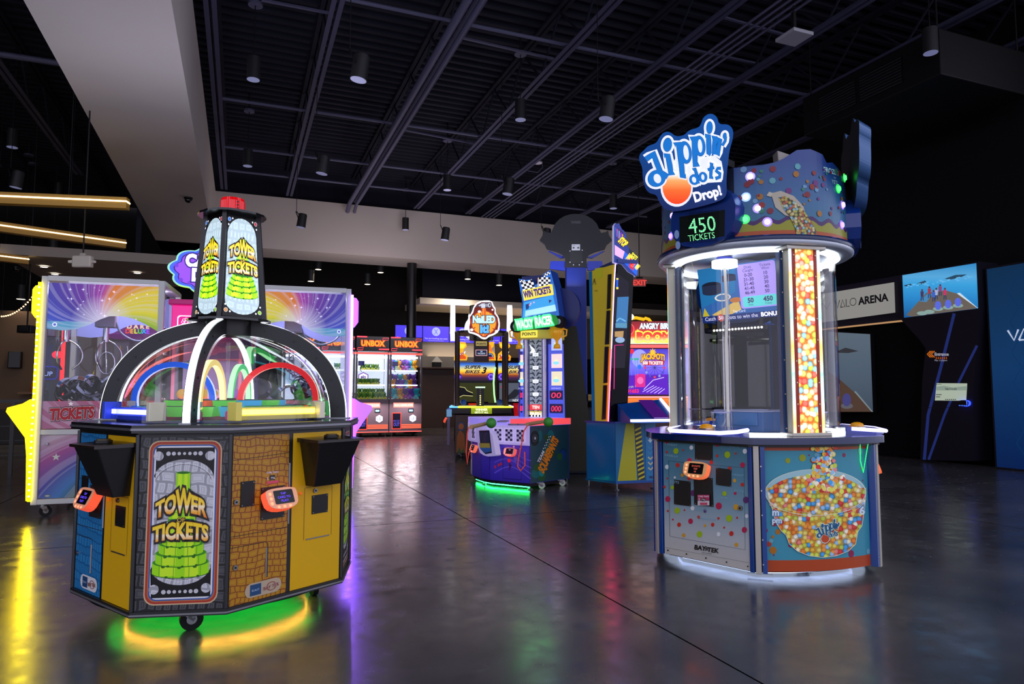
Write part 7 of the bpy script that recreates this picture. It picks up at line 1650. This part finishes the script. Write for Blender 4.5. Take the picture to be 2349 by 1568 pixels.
# tower: leaning yellow side, dark glazed front
up = (Rt-K_).normalized(); sd = (Lf-K_).normalized()
fY = onplane(Vector((*K_, 0)), Vector((*Vector((sd.y, -sd.x))*-1, 0)).normalized() if False else Vector((-(K_-Lf).normalized().y*-1, -(K_-Lf).normalized().x, 0)), inv=I_, **Z6)
nY = Vector(((K_-Lf).normalized().y, -(K_-Lf).normalized().x, 0)); fY = onplane(Vector((*K_, 0)), nY, inv=I_, **Z6)
YL = pm('#f6e034', .38, 0, .4); pts = [(1530, 590), (1785, 515), (1772, 700), (1745, 1320), (1715, 2010), (1560, 2010), (1548, 1320)]
def yb(pts, name, off, th, m, edge=None):
    P_ = ccw_px(pts); b = MB(); b.slab(P_, lambda u, v, w: tuple(Vector(fY(u, v, 0))+nY*(off+w)), th, m, edge=edge); return b.build(name, t)
bd = Vector((*up, 0))
P_ = ccw_px(pts); b = MB(); A_ = [Vector(fY(u, v, 0)) for u, v in P_]; B_ = [a+bd*.25 for a in A_]; n_ = len(A_)
b.add(A_+B_, [(i, n_+i, n_+(i+1) % n_, (i+1) % n_) for i in range(n_)], pm('#12121c', .3, 0, .4)); tri = tessellate_polygon([[Vector((p[0], p[1], 0)) for p in P_]]); b.add(A_, tri, YL); b.add(B_, [q[::-1] for q in tri], TB); o = b.build('tower_shell', t)
A = Art(.001, .002); A.poly(ccw_px([(1530, 590), (1560, 582), (1590, 2010), (1560, 2010)]), pm('#1280b8', .35, 0, .4), 1)
for q in (((1710, 618), (1745, 610), (1735, 935), (1700, 945)), ((1698, 960), (1735, 955), (1722, 1275), (1682, 1280)), ((1680, 1300), (1718, 1298), (1705, 1640), (1668, 1645)), ((1666, 1665), (1703, 1662), (1690, 1985), (1652, 1990))): A.poly(ccw_px(q), pm('#1a1a24', .2, 0, .5), 1); A.line(neg(q)+[neg(q)[0]], 5, pm('#7a6a10', .4), 2)
A.poly(ccw_px([(1588, 560), (1662, 548), (1662, 645), (1590, 660)]), pm('#e8e82a', .4), 2); A.line(neg([(1582, 655), (1596, 710), (1565, 712), (1582, 655)]), 4, pm('#1a1a10', .4), 2); A.line(neg([(1581, 675), (1582, 698)]), 4, pm('#1a1a10', .4), 2); A.text('375', 1597, -778, 16, pm('#6a6010', .4))
b = MB(); b.art(A, fY); b.build('yellow_side_print', o)
b = MB(); b.tube([Vector(fY(1786, -520, 0))+nY*.008, Vector(fY(1774, -700, 0))+nY*.008, Vector(fY(1748, -1320, 0))+nY*.008], .007, em('#b88aff', 8), n=6); b.tube([Vector(fY(1748, -1320, 0))+nY*.008, Vector(fY(1718, -2005, 0))+nY*.008], .007, em('#ff3a7a', 16), n=6); b.build('led_edge', o)
nF = Vector((up.y, -up.x, 0)); fF = onplane(Vector((*K_, 0))+nF*.07, nF, inv=I_, **Z6)
A = Art(.001, .003)
dk = pm('#0e0e1a', .12, 0, .6)
A.poly(ccw_px([(1790, 600), (1910, 690), (1890, 1210), (1870, 1500), (1740, 1500), (1768, 900)]), pm('#1a1028', .12, 0, .25), 1); A.poly(ccw_px([(1800, 830), (1908, 825), (1890, 1125), (1785, 1120)]), em('#3a7ab0', .6), 2)
A.line(neg([(1790, 1060), (1820, 1030), (1845, 1040), (1880, 1060)]), 14, em('#6ab0d8', .7), 3); A.rect(1782, -1120, 1892, -1075, em('#5a9ab8', .6), 3); A.poly(ccw_px([(1775, 1155), (1860, 1150), (1855, 1210), (1775, 1205)]), em('#b8925a', .7), 2); A.ell(1825, -1235, 45, 28, em('#9ab8d8', .6), 2)
A.poly(ccw_px([(1790, 645), (1808, 655), (1806, 750), (1790, 745)]), em('#1a5ad0', .9), 3); A.rect(1790, -665, 1810, -650, em('#e8d04a', 1), 4); A.rect(1790, -755, 1810, -735, em('#e8d04a', 1), 4)
A.line(neg([(1775, 1285), (1768, 1700)]), 5, em('#e82a8a', 1.5), 3); A.line(neg([(1775, 1285), (1860, 1282)]), 4, em('#e82a8a', 1.2), 3)
b = MB(); 
TOPF = [Vector(fY(1785, -515, 0)), Vector(fY(1715, -2010, 0))]
q0, q1 = TOPF; b.add([q0+nF*.05, q0+nF*.05+bd*.24, q1+nF*.05+bd*.24, q1+nF*.05], [(0, 1, 2, 3)], pm('#0b0912', .12, 0, .2)); b.art(A, fF); b.build('glazed_front', t)
b = MB(); b.loft([q0+nF*.08-bd*.01, q0+nF*.08+bd*.27, q0-nF*.50+bd*.27, q0-nF*.5-bd*.01], [p+Vector((0, 0, .05)) for p in (q0+nF*.08-bd*.01, q0+nF*.08+bd*.27, q0-nF*.50+bd*.27, q0-nF*.5-bd*.01)], pm('#1a3a8a', .3, .2)); b.build('roof_cap', t)
nS = nF; fS = onplane(Vector((q0.x, q0.y, 0))+nF*.06, nF, inv=I_, **Z6)
o = board(t, 'topper_sign', [(1770, 150), (1785, 128), (1800, 140), (1815, 130), (1845, 190), (1862, 200), (1885, 240), (1885, 330), (1930, 400), (1985, 480), (2000, 520), (1975, 635), (1900, 590), (1840, 520), (1768, 500)], (lambda f: (setattr(f, 'n', nF), f)[1])(fS), .06, em('#2a3a8a', .7), edge=pm('#c8c8d8', .4, 0, .4, '#c8c8ff', .4))
A = Art(.0012); A.poly(neg([(1778, 160), (1850, 210), (1880, 320), (1790, 270)]), em('#3a1a5a', .8)); 
for k in range(6): A.line(neg([(1785+16*k, 170+16*k), (1795+15*k, 260+14*k)]), 8, em(('#2a6ad8', '#d84a8a', '#3ab0d8', '#8a3ad8', '#e8a03a', '#2a4ac8')[k], 1))
A.text('STOP', 1835, -330, 62, em('#ffd02a', 1.2), [(.16, em('#3a0a0a', .6)), (.07, em('#e8501a', 1))], w=85, rot=-.75, bold=.08)
A.poly(neg([(1775, 335), (1870, 400), (1850, 470), (1775, 430)]), em('#d8a8e0', 1)); A.poly(neg([(1915, 370), (1985, 440), (1975, 520), (1905, 450)]), em('#1a2a2a', .6)); A.text('TICKETS', 1945, -458, 40, em('#e8e03a', 1.2), w=70, rot=-.75, bold=.05)
A.poly(neg([(1870, 400), (1998, 520), (1985, 630), (1855, 500)]), em('#1a5ad0', 1)); A.text('WIN', 1895, -480, 62, em('#ffe03a', 1.3), [(.1, em('#e8801a', 1))], w=60, rot=-.75, bold=.07); A.poly(neg([(1920, 455), (1955, 490), (1950, 580), (1912, 545)]), em('#d81a1a', 1.1)); A.text('25', 1935, -540, 50, em('#ff5a4a', 1.3), w=30, rot=-.75, bold=.06); A.text('WIN', 1972, -560, 50, em('#ffe03a', 1.3), w=36, rot=-.75, bold=.07)
b = MB(); b.art(A, fS); b.build('topper_print', o)
b = MB(); b.loft([q0+nF*.0+bd*.02, q0+nF*.0+bd*.24, q0-nF*.2+bd*.24, q0-nF*.2+bd*.02], [p+Vector((0, 0, .2)) for p in (q0+nF*.0+bd*.04, q0+nF*.0+bd*.22, q0-nF*.1+bd*.22, q0-nF*.1+bd*.04)], pm('#3a3a6a', .4)); b.build('topper_foot', t)
# console with lit edges in front
nn_ = nF; P0 = Vector((*(K_+(Rt-K_)*.05), 0)); 
b = MB(); c = [P0+bd*.0, P0+bd*.62, P0+bd*.62+nF*.42, P0+bd*.0+nF*.42]; 
b.loft([p+Vector((0, 0, .875)) for p in c], [c[0]+Vector((0, 0, 1.10)), c[1]+Vector((0, 0, 1.16)), c[2]+Vector((0, 0, .90)), c[3]+Vector((0, 0, .90))], pm('#0f4a9a', .3, 0, .5)); o = b.build('console', t, bev=.01)
b = MB(); b.bar(c[3]+Vector((0, 0, .905))-bd*.02+nF*.01, c[2]+Vector((0, 0, .905))+nF*.01, .035, .03, em('#f4e8ff', 4)); b.bar(c[1]+Vector((0, 0, 1.165)), c[2]+Vector((0, 0, .92)), .03, .03, em('#e8e0ff', 2.5)); b.build('led_bar', o)
b = MB(); b.bar(c[0]*.35+c[1]*.65+Vector((0, 0, 1.15)), c[3]*.35+c[2]*.65+Vector((0, 0, .935)), .2, .012, pm('#2a1a5a', .25, 0, .5, '#5a1a8a', .5)); b.build('control_strip', o)
for v in (K_*.96+Rt*.02, Lf*.93, Rt*.93): level_foot(t, v.x, v.y, .09)
# ================================================================ red slingshot shooting game
q = at_y(1482, 900, 12.6); t = thing('shooting_game', 'red and purple lit shooting game with ticket jackpot screen behind the clear drum', 'arcade game', (q.x+.12, 12.6, 0), -.02)
I_ = local(t).inverted(); fA = onplane(Vector((0, 0, 0)), NY, inv=I_, **ZA); zA = lambda y: fA(400, -y, 0)[2]
b = MB(); wA = 1.5; b.box((.18, .5, zA(200)/2), (wA+.1, .9, zA(200)), pm('#1c0e12', .4)); b.box((.18, -.3, .4), (wA, .8, .8), pm('#3a1220', .4)); b.build('cabinet_body', t, bev=.02)
A = Art(.001, .03); m_red = ramp_mat('lit_red_header', [(0, '#fff8d0'), (.12, '#ffd88a'), (.35, '#e8402a'), (.7, '#a8141e'), (1, '#7a0a14')], 1, -495, -205, 1.05)
A.rect(160, -495, 1000, -205, m_red, 1); A.ring(230, -305, 70, 78, em('#f07a6a', 1)); A.ell(230, -305, 68, 68, em('#c8142a', 1))
A.text('ANGRY BIRDS', 600, -300, 72, em('#dfe8f4', 1.1), [(.16, em('#2a1a2a', .6))], w=460, bold=.08, shear=.08); A.text('BOOM', 560, -455, 110, m_red, [(.24, em('#ffe84a', 1.2)), (.10, em('#5a0a0a', .7))], w=450, bold=.1); A.text('NO.1', 245, -460, 40, em('#fff0e0', 1.1), bold=.05)
for k in range(12): A.star(600+250*math.cos(k*.6), -330+60*math.sin(k*.6), 24, em('#ffd84a', 1.1), 2, .35, 5)
b = MB(); b.art(A, fA); b.build('lit_header', t)
b = MB(); b.add([fA(150, -545, .035), fA(1000, -545, .035), fA(1000, -505, .035), fA(150, -505, .035)], [(0, 1, 2, 3)], em('#ff5a5a', 1.6)); b.add([fA(150, -1185, .06), fA(1000, -1185, .06), fA(1000, -1168, .06), fA(150, -1168, .06)], [(0, 1, 2, 3)], em('#ff7a7a', 3)); b.build('red_light_bar', t)
A = Art(.001, .025); m_sky = ramp_mat('lit_screen_fair', [(0, '#3a1a9a'), (.4, '#5a3ad8'), (.62, '#7a6af0'), (1, '#3f2ab8')], 1, -1145, -560, 1.0); A.rect(150, -1145, 1000, -560, m_sky, 1); A.z = 2
A.ell(375, -680, 100, 115, em('#9a9af0', 1)); A.poly(neg([(150, 900), (1000, 880), (1000, 1145), (150, 1145)]), em('#5a1ab8', .9)); A.ell(205, -590, 45, 30, em('#c8d8f8', 1)); A.ell(278, -590, 24, 34, em('#e81a3a', 1.1)); A.ell(375, -790, 26, 30, em('#2a6ae8', 1.1)); A.ring(570, -800, 120, 126, em('#2a2a5a', .9)); 
for k in range(12): A.line([(570, -800), (570+120*math.cos(k*PI/6), -800+120*math.sin(k*PI/6))], 4, em('#2a2a5a', .9)); A.ell(570+122*math.cos(k*PI/6), -800+122*math.sin(k*PI/6), 16, 16, em(('#d83a6a', '#8a9ad8', '#4a4ab8')[k % 3], .9))
A.rrect(318, -1050, 450, -880, 20, em('#d82a8a', .9)); A.ell(385, -965, 40, 45, em('#f06ab0', 1)); 
for x in (200, 275, 320, 350): A.line([(x, -900), (x, -700)], 6, em('#3a8ad8', 1)); A.ell(x, -690, 18, 16, em('#3aa88a', 1))
for k in range(5): A.line(neg([(415+50*k, 1110+6*k), (560+35*k, 1030+10*k)]), 5, em('#e8e0ff', 1.2))
A.line(neg([(430, 1080), (550, 960), (690, 925)]), 6, em('#e8e0ff', 1.2)); A.poly(neg([(402, 715), (700, 705), (690, 765), (415, 770)]), em('#c81a2a', 1)); A.text('500 TICKETS!', 545, -758, 40, em('#f4ecf0', 1.1), [(.1, em('#3a0a1a', .6))], w=260, bold=.06)
A.text('JACKPOT!', 545, -705, 72, em('#e8a82a', 1.1), [(.18, em('#3a1208', .6)), (.08, em('#a8501a', 1))], w=310, bold=.09, fn=lambda a, b_: (a, b_+.25*(1-a*a))); A.star(545, -600, 50, em('#f8b82a', 1.1), None, .5, 8); A.text('PLAYER 1', 255, -1062, 26, em('#c8c0b0', 1), rot=.12); A.text('91653', 292, -1120, 44, em('#ff2a4a', 1.3), bold=.04); A.ell(165, -1075, 26, 32, em('#e8d8d0', 1))
b = MB(); b.art(A, fA); b.build('screen', t)
A = Art(.001, .02); A.rect(150, -1380, 1000, -1190, ramp_mat('lit_orange_panel', [(0, '#7a1a1a'), (1, '#ff8a2a')], 1, -1380, -1190, .8), 1); A.ell(560, -1290, 55, 50, em('#f0c81a', 1)); A.line(neg([(520, 1225), (560, 1245)]), 8, em('#3a1a0a', .5)); b = MB(); b.art(A, fA); b.build('lower_print', t)
b = MB(); f3 = fA; b.tube([f3(225, -175, .0), f3(330, -160, 0), f3(430, -180, 0), f3(450, -165, 0), f3(495, -180, 0), f3(520, -215, 0)], .03, em('#f0b81a', 1.0), n=8); b.sph(f3(265, -150, 0), .06, em('#fff0d8', 1.4), 12, 8); b.build('slingshot_topper', t)
b = MB(); b.bar(fA(520, -215, -.02), fA(520, -230, -.02), .2, .06, DARK); b.build('topper_bracket', t)
# ================================================================ arena front on the right wall
VA = 11.9
AM = Matrix.Translation(Vector(room(VA, 0))) @ ROOM_M @ Matrix.Rotation(-PI/2, 4, 'Z'); AI = AM.inverted()
f8 = onplane(Vector((0, 0, 0)), NY, inv=AI, **Z8)
def athing(name, label, cat, off=0.0): t = thing(name, label, cat, AM.translation, ROOM-PI/2); return t
PURP = pm('#2a2638', .5, 0, .3)
t = athing('arena_sign', 'pale lit arena sign on the dark facade over the entrance at right', 'sign')
xL, xR = f8(-60, -400, 0)[0], f8(625, -400, 0)[0]; zS0, zS1 = f8(610, -527, 0)[2], f8(610, -212, 0)[2]
b = MB(); b.box(((xL+xR)/2, .17, (zS0+zS1)/2), (xR-xL, .3, zS1-zS0), PURP); b.build('facade_box', t, bev=.01)
A = Art(.002, .022); A.poly(ccw_px([(-60, 365), (577, 262), (585, 472), (-60, 560)]), em('#8f8d88', .8), 1); 
fa = frame((0, -.022, 0), (1, 0, 0))
xa = f8(200, -440, 0)[0]; za, zb_ = f8(330, -420, 0)[2], f8(330, -368, 0)[2]; hL = zb_-za
A2 = Art(.002, .004); bkk = em('#14141a', .4); x1_, x2_ = f8(335, -400, 0)[0], f8(545, -380, 0)[0]; A2.text('ARENA', (x1_+x2_)/2, za, hL, bkk, w=x2_-x1_, bold=.05)
x0_ = f8(178, -420, 0)[0]; w_ = (x1_-x0_)/4.3; xx = x0_; s_ = .018
A2.line([(xx, za+hL), (xx+w_*.42, za), (xx+w_*.84, za+hL)], s_, bkk); xx += w_; A2.line([(xx, za), (xx+w_*.42, za+hL), (xx+w_*.84, za), (xx, za)], s_, bkk); xx += w_*1.1; A2.line([(xx, za+hL), (xx, za), (xx+w_*.6, za)], s_, bkk); xx += w_*.75; A2.ring(xx+w_*.55, za+hL/2, hL*.45, hL*.53, bkk)
for k in range(2): A2.line([(x0_-.55+.22*k, za+hL*.9), (x0_-.45+.22*k, za), (x0_-.35+.22*k, za+hL*.9)], s_, em('#4a4a50', .5))
b = MB(); b.art(A, f8); b.art(A2, frame((0, -.026, 0), (1, 0, 0))); b.box(((xL+xR)/2-.04, -.008, f8(300, -420, 0)[2]*0+(zS0+zS1)/2), (xR-xL-.25, .016, .6), DARK); b.build('sign_face', t)
b = MB(); b.box(((xL+xR)/2, .02, zS0-.012), (xR-xL, .05, .03), pm('#b8906a', .4, .3, .5, '#c89a6a', .7)); b.build('brass_light_strip', t)
t = athing('entrance_kiosk', 'tall dark angular kiosk with sea game screen beside the arena entrance', 'kiosk')
OLK = [(625, 208), (1160, 118), (1172, 450), (1150, 700), (1125, 1000), (1118, 1498), (758, 1492), (770, 950), (795, 720), (748, 655), (628, 525)]
P_ = ccw_px(OLK); b = MB(); fK = onplane(Vector((0, -.35, 0)), NY, inv=AI, **Z8)
zs = min(fK(758, -1492, 0)[2], 0); b.slab(P_, lambda u, v, w: (lambda q: (q[0], q[1]-w, max(q[2], .0) if v < -1400 else q[2]))(fK(u, v, 0)), .5, pm('#1c1a26', .45, 0, .3)); o = b.build('kiosk_body', t)
A = Art(.001, .004); c = pm('#2a3a78', .3, 0, .4, '#2a3a8a', .35)
for l, w_ in (([(992, 478), (900, 850), (812, 1180), (785, 1490)], 22), ([(1150, 700), (1030, 940), (925, 1180), (815, 1490)], 18)): A.line(neg(l), w_, c)
for k in range(3): A.line(neg([(828+14*k, 738), (806+14*k, 760), (828+14*k, 782)]), 8, pm('#c8701a', .4, 0, .4, '#d8701a', .6))
A.text('Entrance', 905, -770, 22, pm('#b8b8c4', .4, 0, .4, '#c8c8d8', .4), w=98, bold=.05)
for k in range(6): A.ell(868+14*k, -782, 3.5, 4, pm('#a8501a', .4, 0, .4, '#c8601a', .5)); A.rect(864+14*k, -794, 872+14*k, -786, pm('#a8501a', .4, 0, .4, '#c8601a', .5))
A.text('Max. 6 players', 900, -808, 12, pm('#b8b8c4', .4, 0, .4, '#c8c8d8', .4), w=86); A.line(neg([(755, 1130), (1125, 1128)]), 3, pm('#100e16', .4))
b = MB(); b.art(A, fK); b.build('kiosk_print', o)
A = Art(.001, .006); m_sea = ramp_mat('lit_sea', [(0, '#1a5a9a'), (.35, '#2a88c8'), (.6, '#3aa0d8'), (.75, '#58a8d8'), (1, '#2f86c0')], 1, -505, -130, .85)
A.poly(ccw_px([(633, 214), (1145, 130), (1158, 443), (645, 508)]), m_sea, 1); A.z = 2
for q in (((640, 285), (690, 272), (700, 282), (660, 292)), ((735, 270), (790, 250), (800, 262), (755, 282)), ((925, 238), (1000, 212), (1080, 208), (1030, 232), (960, 245))): A.poly(ccw_px(q), em('#2a4a62', .8))
random.seed(33)
for k in range(34): x = random.uniform(660, 1130); A.ell(x, -(300-(x-640)*.16+random.uniform(-12, 12)), random.uniform(5, 12), 4, em('#6ab4dc', .85), n=10)
A.poly(ccw_px([(660, 490), (800, 335), (930, 318), (1010, 340), (1150, 440), (1120, 447), (700, 500)]), em('#6a6258', .8)); A.poly(ccw_px([(1010, 340), (1150, 440), (1158, 443), (1030, 335)]), em('#c8d8e0', .9)); A.poly(ccw_px([(750, 395), (810, 340), (840, 345), (800, 400)]), em('#4a88b8', .8))
for x, y, c in ((770, 340, '#4a3a5a'), (820, 320, '#a83a4a'), (868, 330, '#a8b0d0'), (895, 305, '#8a4a7a'), (928, 330, '#c83a6a'), (850, 345, '#3a6ac8')): A.ell(x, -(y-22), 7, 8, em('#5a3a40', .8), n=10); A.poly(neg([(x-12, y-14), (x+12, y-14), (x+9, y+22), (x-9, y+22)]), em(c, .8)); A.line(neg([(x-5, y+22), (x-7, y+52)]), 6, em('#2a3a6a', .8)); A.line(neg([(x+5, y+22), (x+8, y+50)]), 6, em('#2a3a6a', .8))
for x, y in ((770, 455), (820, 445), (880, 425), (950, 415), (1018, 402)): A.ell(x, -(y+22), 36, 14, em('#8aa8a0', .8)); (A.ell(x, -(y-2), 22, 30, em('#5a6ad8', .85)) if x > 850 else None)
b = MB(); b.art(A, fK); b.build('upper_screen', o)
A = Art(.001, .006); A.poly(ccw_px([(870, 960), (1082, 962), (1075, 1082), (858, 1080)]), em('#a8b4a0', .8), 1); A.z = 2; A.poly(ccw_px([(870, 985), (920, 978), (980, 990), (1082, 980), (1080, 1010), (866, 1010)]), em('#88988a', .8)); A.text('Step in to play', 970, -1005, 13, em('#2a2e2a', .6), w=80, bold=.03); A.line(neg([(866, 968), (905, 968)]), 3, em('#3a3e3a', .6)); A.line(neg([(866, 1040), (905, 1040)]), 5, em('#3a3e3a', .6)); A.line(neg([(866, 1055), (895, 1055)]), 5, em('#3a3e3a', .6))
for k in range(6): A.ell(934+13*k, -1073, 4, 4, em('#2a2e2a', .6), n=8)
b = MB(); b.art(A, fK); b.build('touch_screen', o)
q = fK(1068, -1100, 0); b = MB(); fr = frame((q[0], q[1]-.06, q[2]), (1, 0, 0)); b.slab(smooth_poly([(-.10, -.06), (.10, -.05), (.10, .06), (-.10, .05)], 2), fr, .06, pm('#10101a', .3), edge=em('#2a40ff', 3)); A = Art(.001); A.rect(-.05, -.02, .05, .03, BLACK); 
for k in range(5): A.ell(-.06+.03*k, -.037, .008, .008, em('#3a60ff', 4), n=8)
for k in range(3): A.ell(.075, -.01+.022*k, .008, .008, em('#3a60ff', 4), n=8)
b.art(A, fr); b.box((q[0], q[1]-.02, q[2]), (.08, .06, .06), BLACK); b.build('card_reader', o)
t = athing('arena_poster', 'large dark blue hexagon poster wall at the right edge', 'poster')
fP = onplane(Vector((0, -.28, 0)), NY, inv=AI, **Z8); xl, xr_ = fP(1240, -900, 0)[0], fP(1240, -900, 0)[0]+2.6; zt_ = fP(1228, -158, 0)[2]
b = MB(); b.box(((xl+xr_)/2, -.12, zt_/2), (xr_-xl, .30, zt_), pm('#10101a', .5)); b.build('frame_box', t)
A = Art(.001); A.rect(xl+.03, .03, xr_-.03, zt_-.03, ramp_mat('lit_poster_blue', [(0, '#0a2c66'), (.5, '#0f4a80'), (1, '#123f66')], 1, 0, zt_, .35)); hx = em('#0d3a6a', .55)
for i in range(7):
    for j in range(9):
        cx, cy = xl+.2+.42*i, .2+.485*j+(.2425 if i % 2 else 0)
        if cy < zt_-.26 and cx-.27 > xl: A.line([(cx+.26*math.cos(q*PI/3), cy+.26*math.sin(q*PI/3)) for q in range(7)], .014, hx, 4)
b = MB(); b.art(A, frame((0, -.272, 0), (1, 0, 0)))
A = Art(.001, .012); A.z = 3; wt = em('#b8c4d8', .8); z0, z1 = fP(1400, -665, 0)[2], fP(1400, -592, 0)[2]; x = fP(1366, -630, 0)[0]; w_ = fP(1440, -630, 0)[0]-x
for k in range(1): A.line([(x, z1), (x+w_*.55, z0), (x+w_*1.0, z1)], .03, wt); A.line([(x+w_*1.0, z0), (x+w_*1.5, z1), (x+w_*2.0, z0), (x+w_*1.0, z0)], .03, wt); A.line([(x+w_*2.2, z1), (x+w_*2.2, z0), (x+w_*2.8, z0)], .03, wt)
b.art(A, frame((0, -.272, 0), (1, 0, 0))); b.build('poster_print', t)
# inside the entrance: projection wall and dark floor
t = athing('projection_screen', 'tall projected screen of grey sea and sand inside the arena entrance', 'screen')
fI = onplane(Vector((0, 0.0, 0)), NY, inv=AI, **Z8)
b = MB(); P_ = ccw_px([(120, 600), (412, 618), (432, 1162), (120, 1162)]); b.slab(P_, lambda u, v, w: (lambda q: (q[0], q[1]-w, q[2]))(fI(u, v, 0)), .1, pm('#16161c', .5)); b.build('screen_board', t)
A = Art(.001, .003); A.poly(ccw_px([(120, 605), (410, 622), (430, 1158), (120, 1158)]), ramp_mat('lit_grey_sea', [(0, '#4a5a68'), (.5, '#5a6e80'), (1, '#6a7c8a')], 1, -1160, -605, .55), 1); A.poly(ccw_px([(180, 740), (240, 715), (330, 738), (260, 752), (190, 750)]), em('#3a3a40', .6), 2); A.poly(ccw_px([(120, 880), (195, 930), (330, 1050), (420, 1158), (120, 1158)]), em('#5a4438', .6), 2); A.poly(ccw_px([(300, 1020), (420, 1158), (430, 1158), (310, 1015)]), em('#8a9aa0', .6), 3); A.ell(248, -1075, 30, 45, em('#4a4a88', .65), 4); A.ell(250, -1118, 42, 20, em('#6a6a72', .6), 3)
b = MB(); b.art(A, fI); b.build('projection', t)
f = MB(); f.box((12.1, 8.3, .012), (.9, 4.0, .02), pm('#1c1a1e', .4)); o = struct(f.build('trim_6')); o.rotation_euler.z = ROOM

# added area lamps above the games, to brighten beam and roof
area_lamp('beam_roof_fill', (-.6, 15.6, 3.25), 48, (.92, .84, .95), 2.4, 1.2, (PI-.35, 0, 0))
area_lamp('beam_roof_fill', room(3.2, 18.3, 3.1), 55, (1.0, .84, .88), 3.0, .6, (PI-.3, 0, ROOM))
area_lamp('beam_roof_fill', (.6, 10.4, 3.0), 6, (.86, .82, 1.0), 1.0, .6, (PI-.2, 0, 0))
area_lamp('beam_roof_fill', room(11, 17.5, 3.1), 28, (1.0, .9, .84), 3.0, .8, (PI-.3, 0, ROOM))
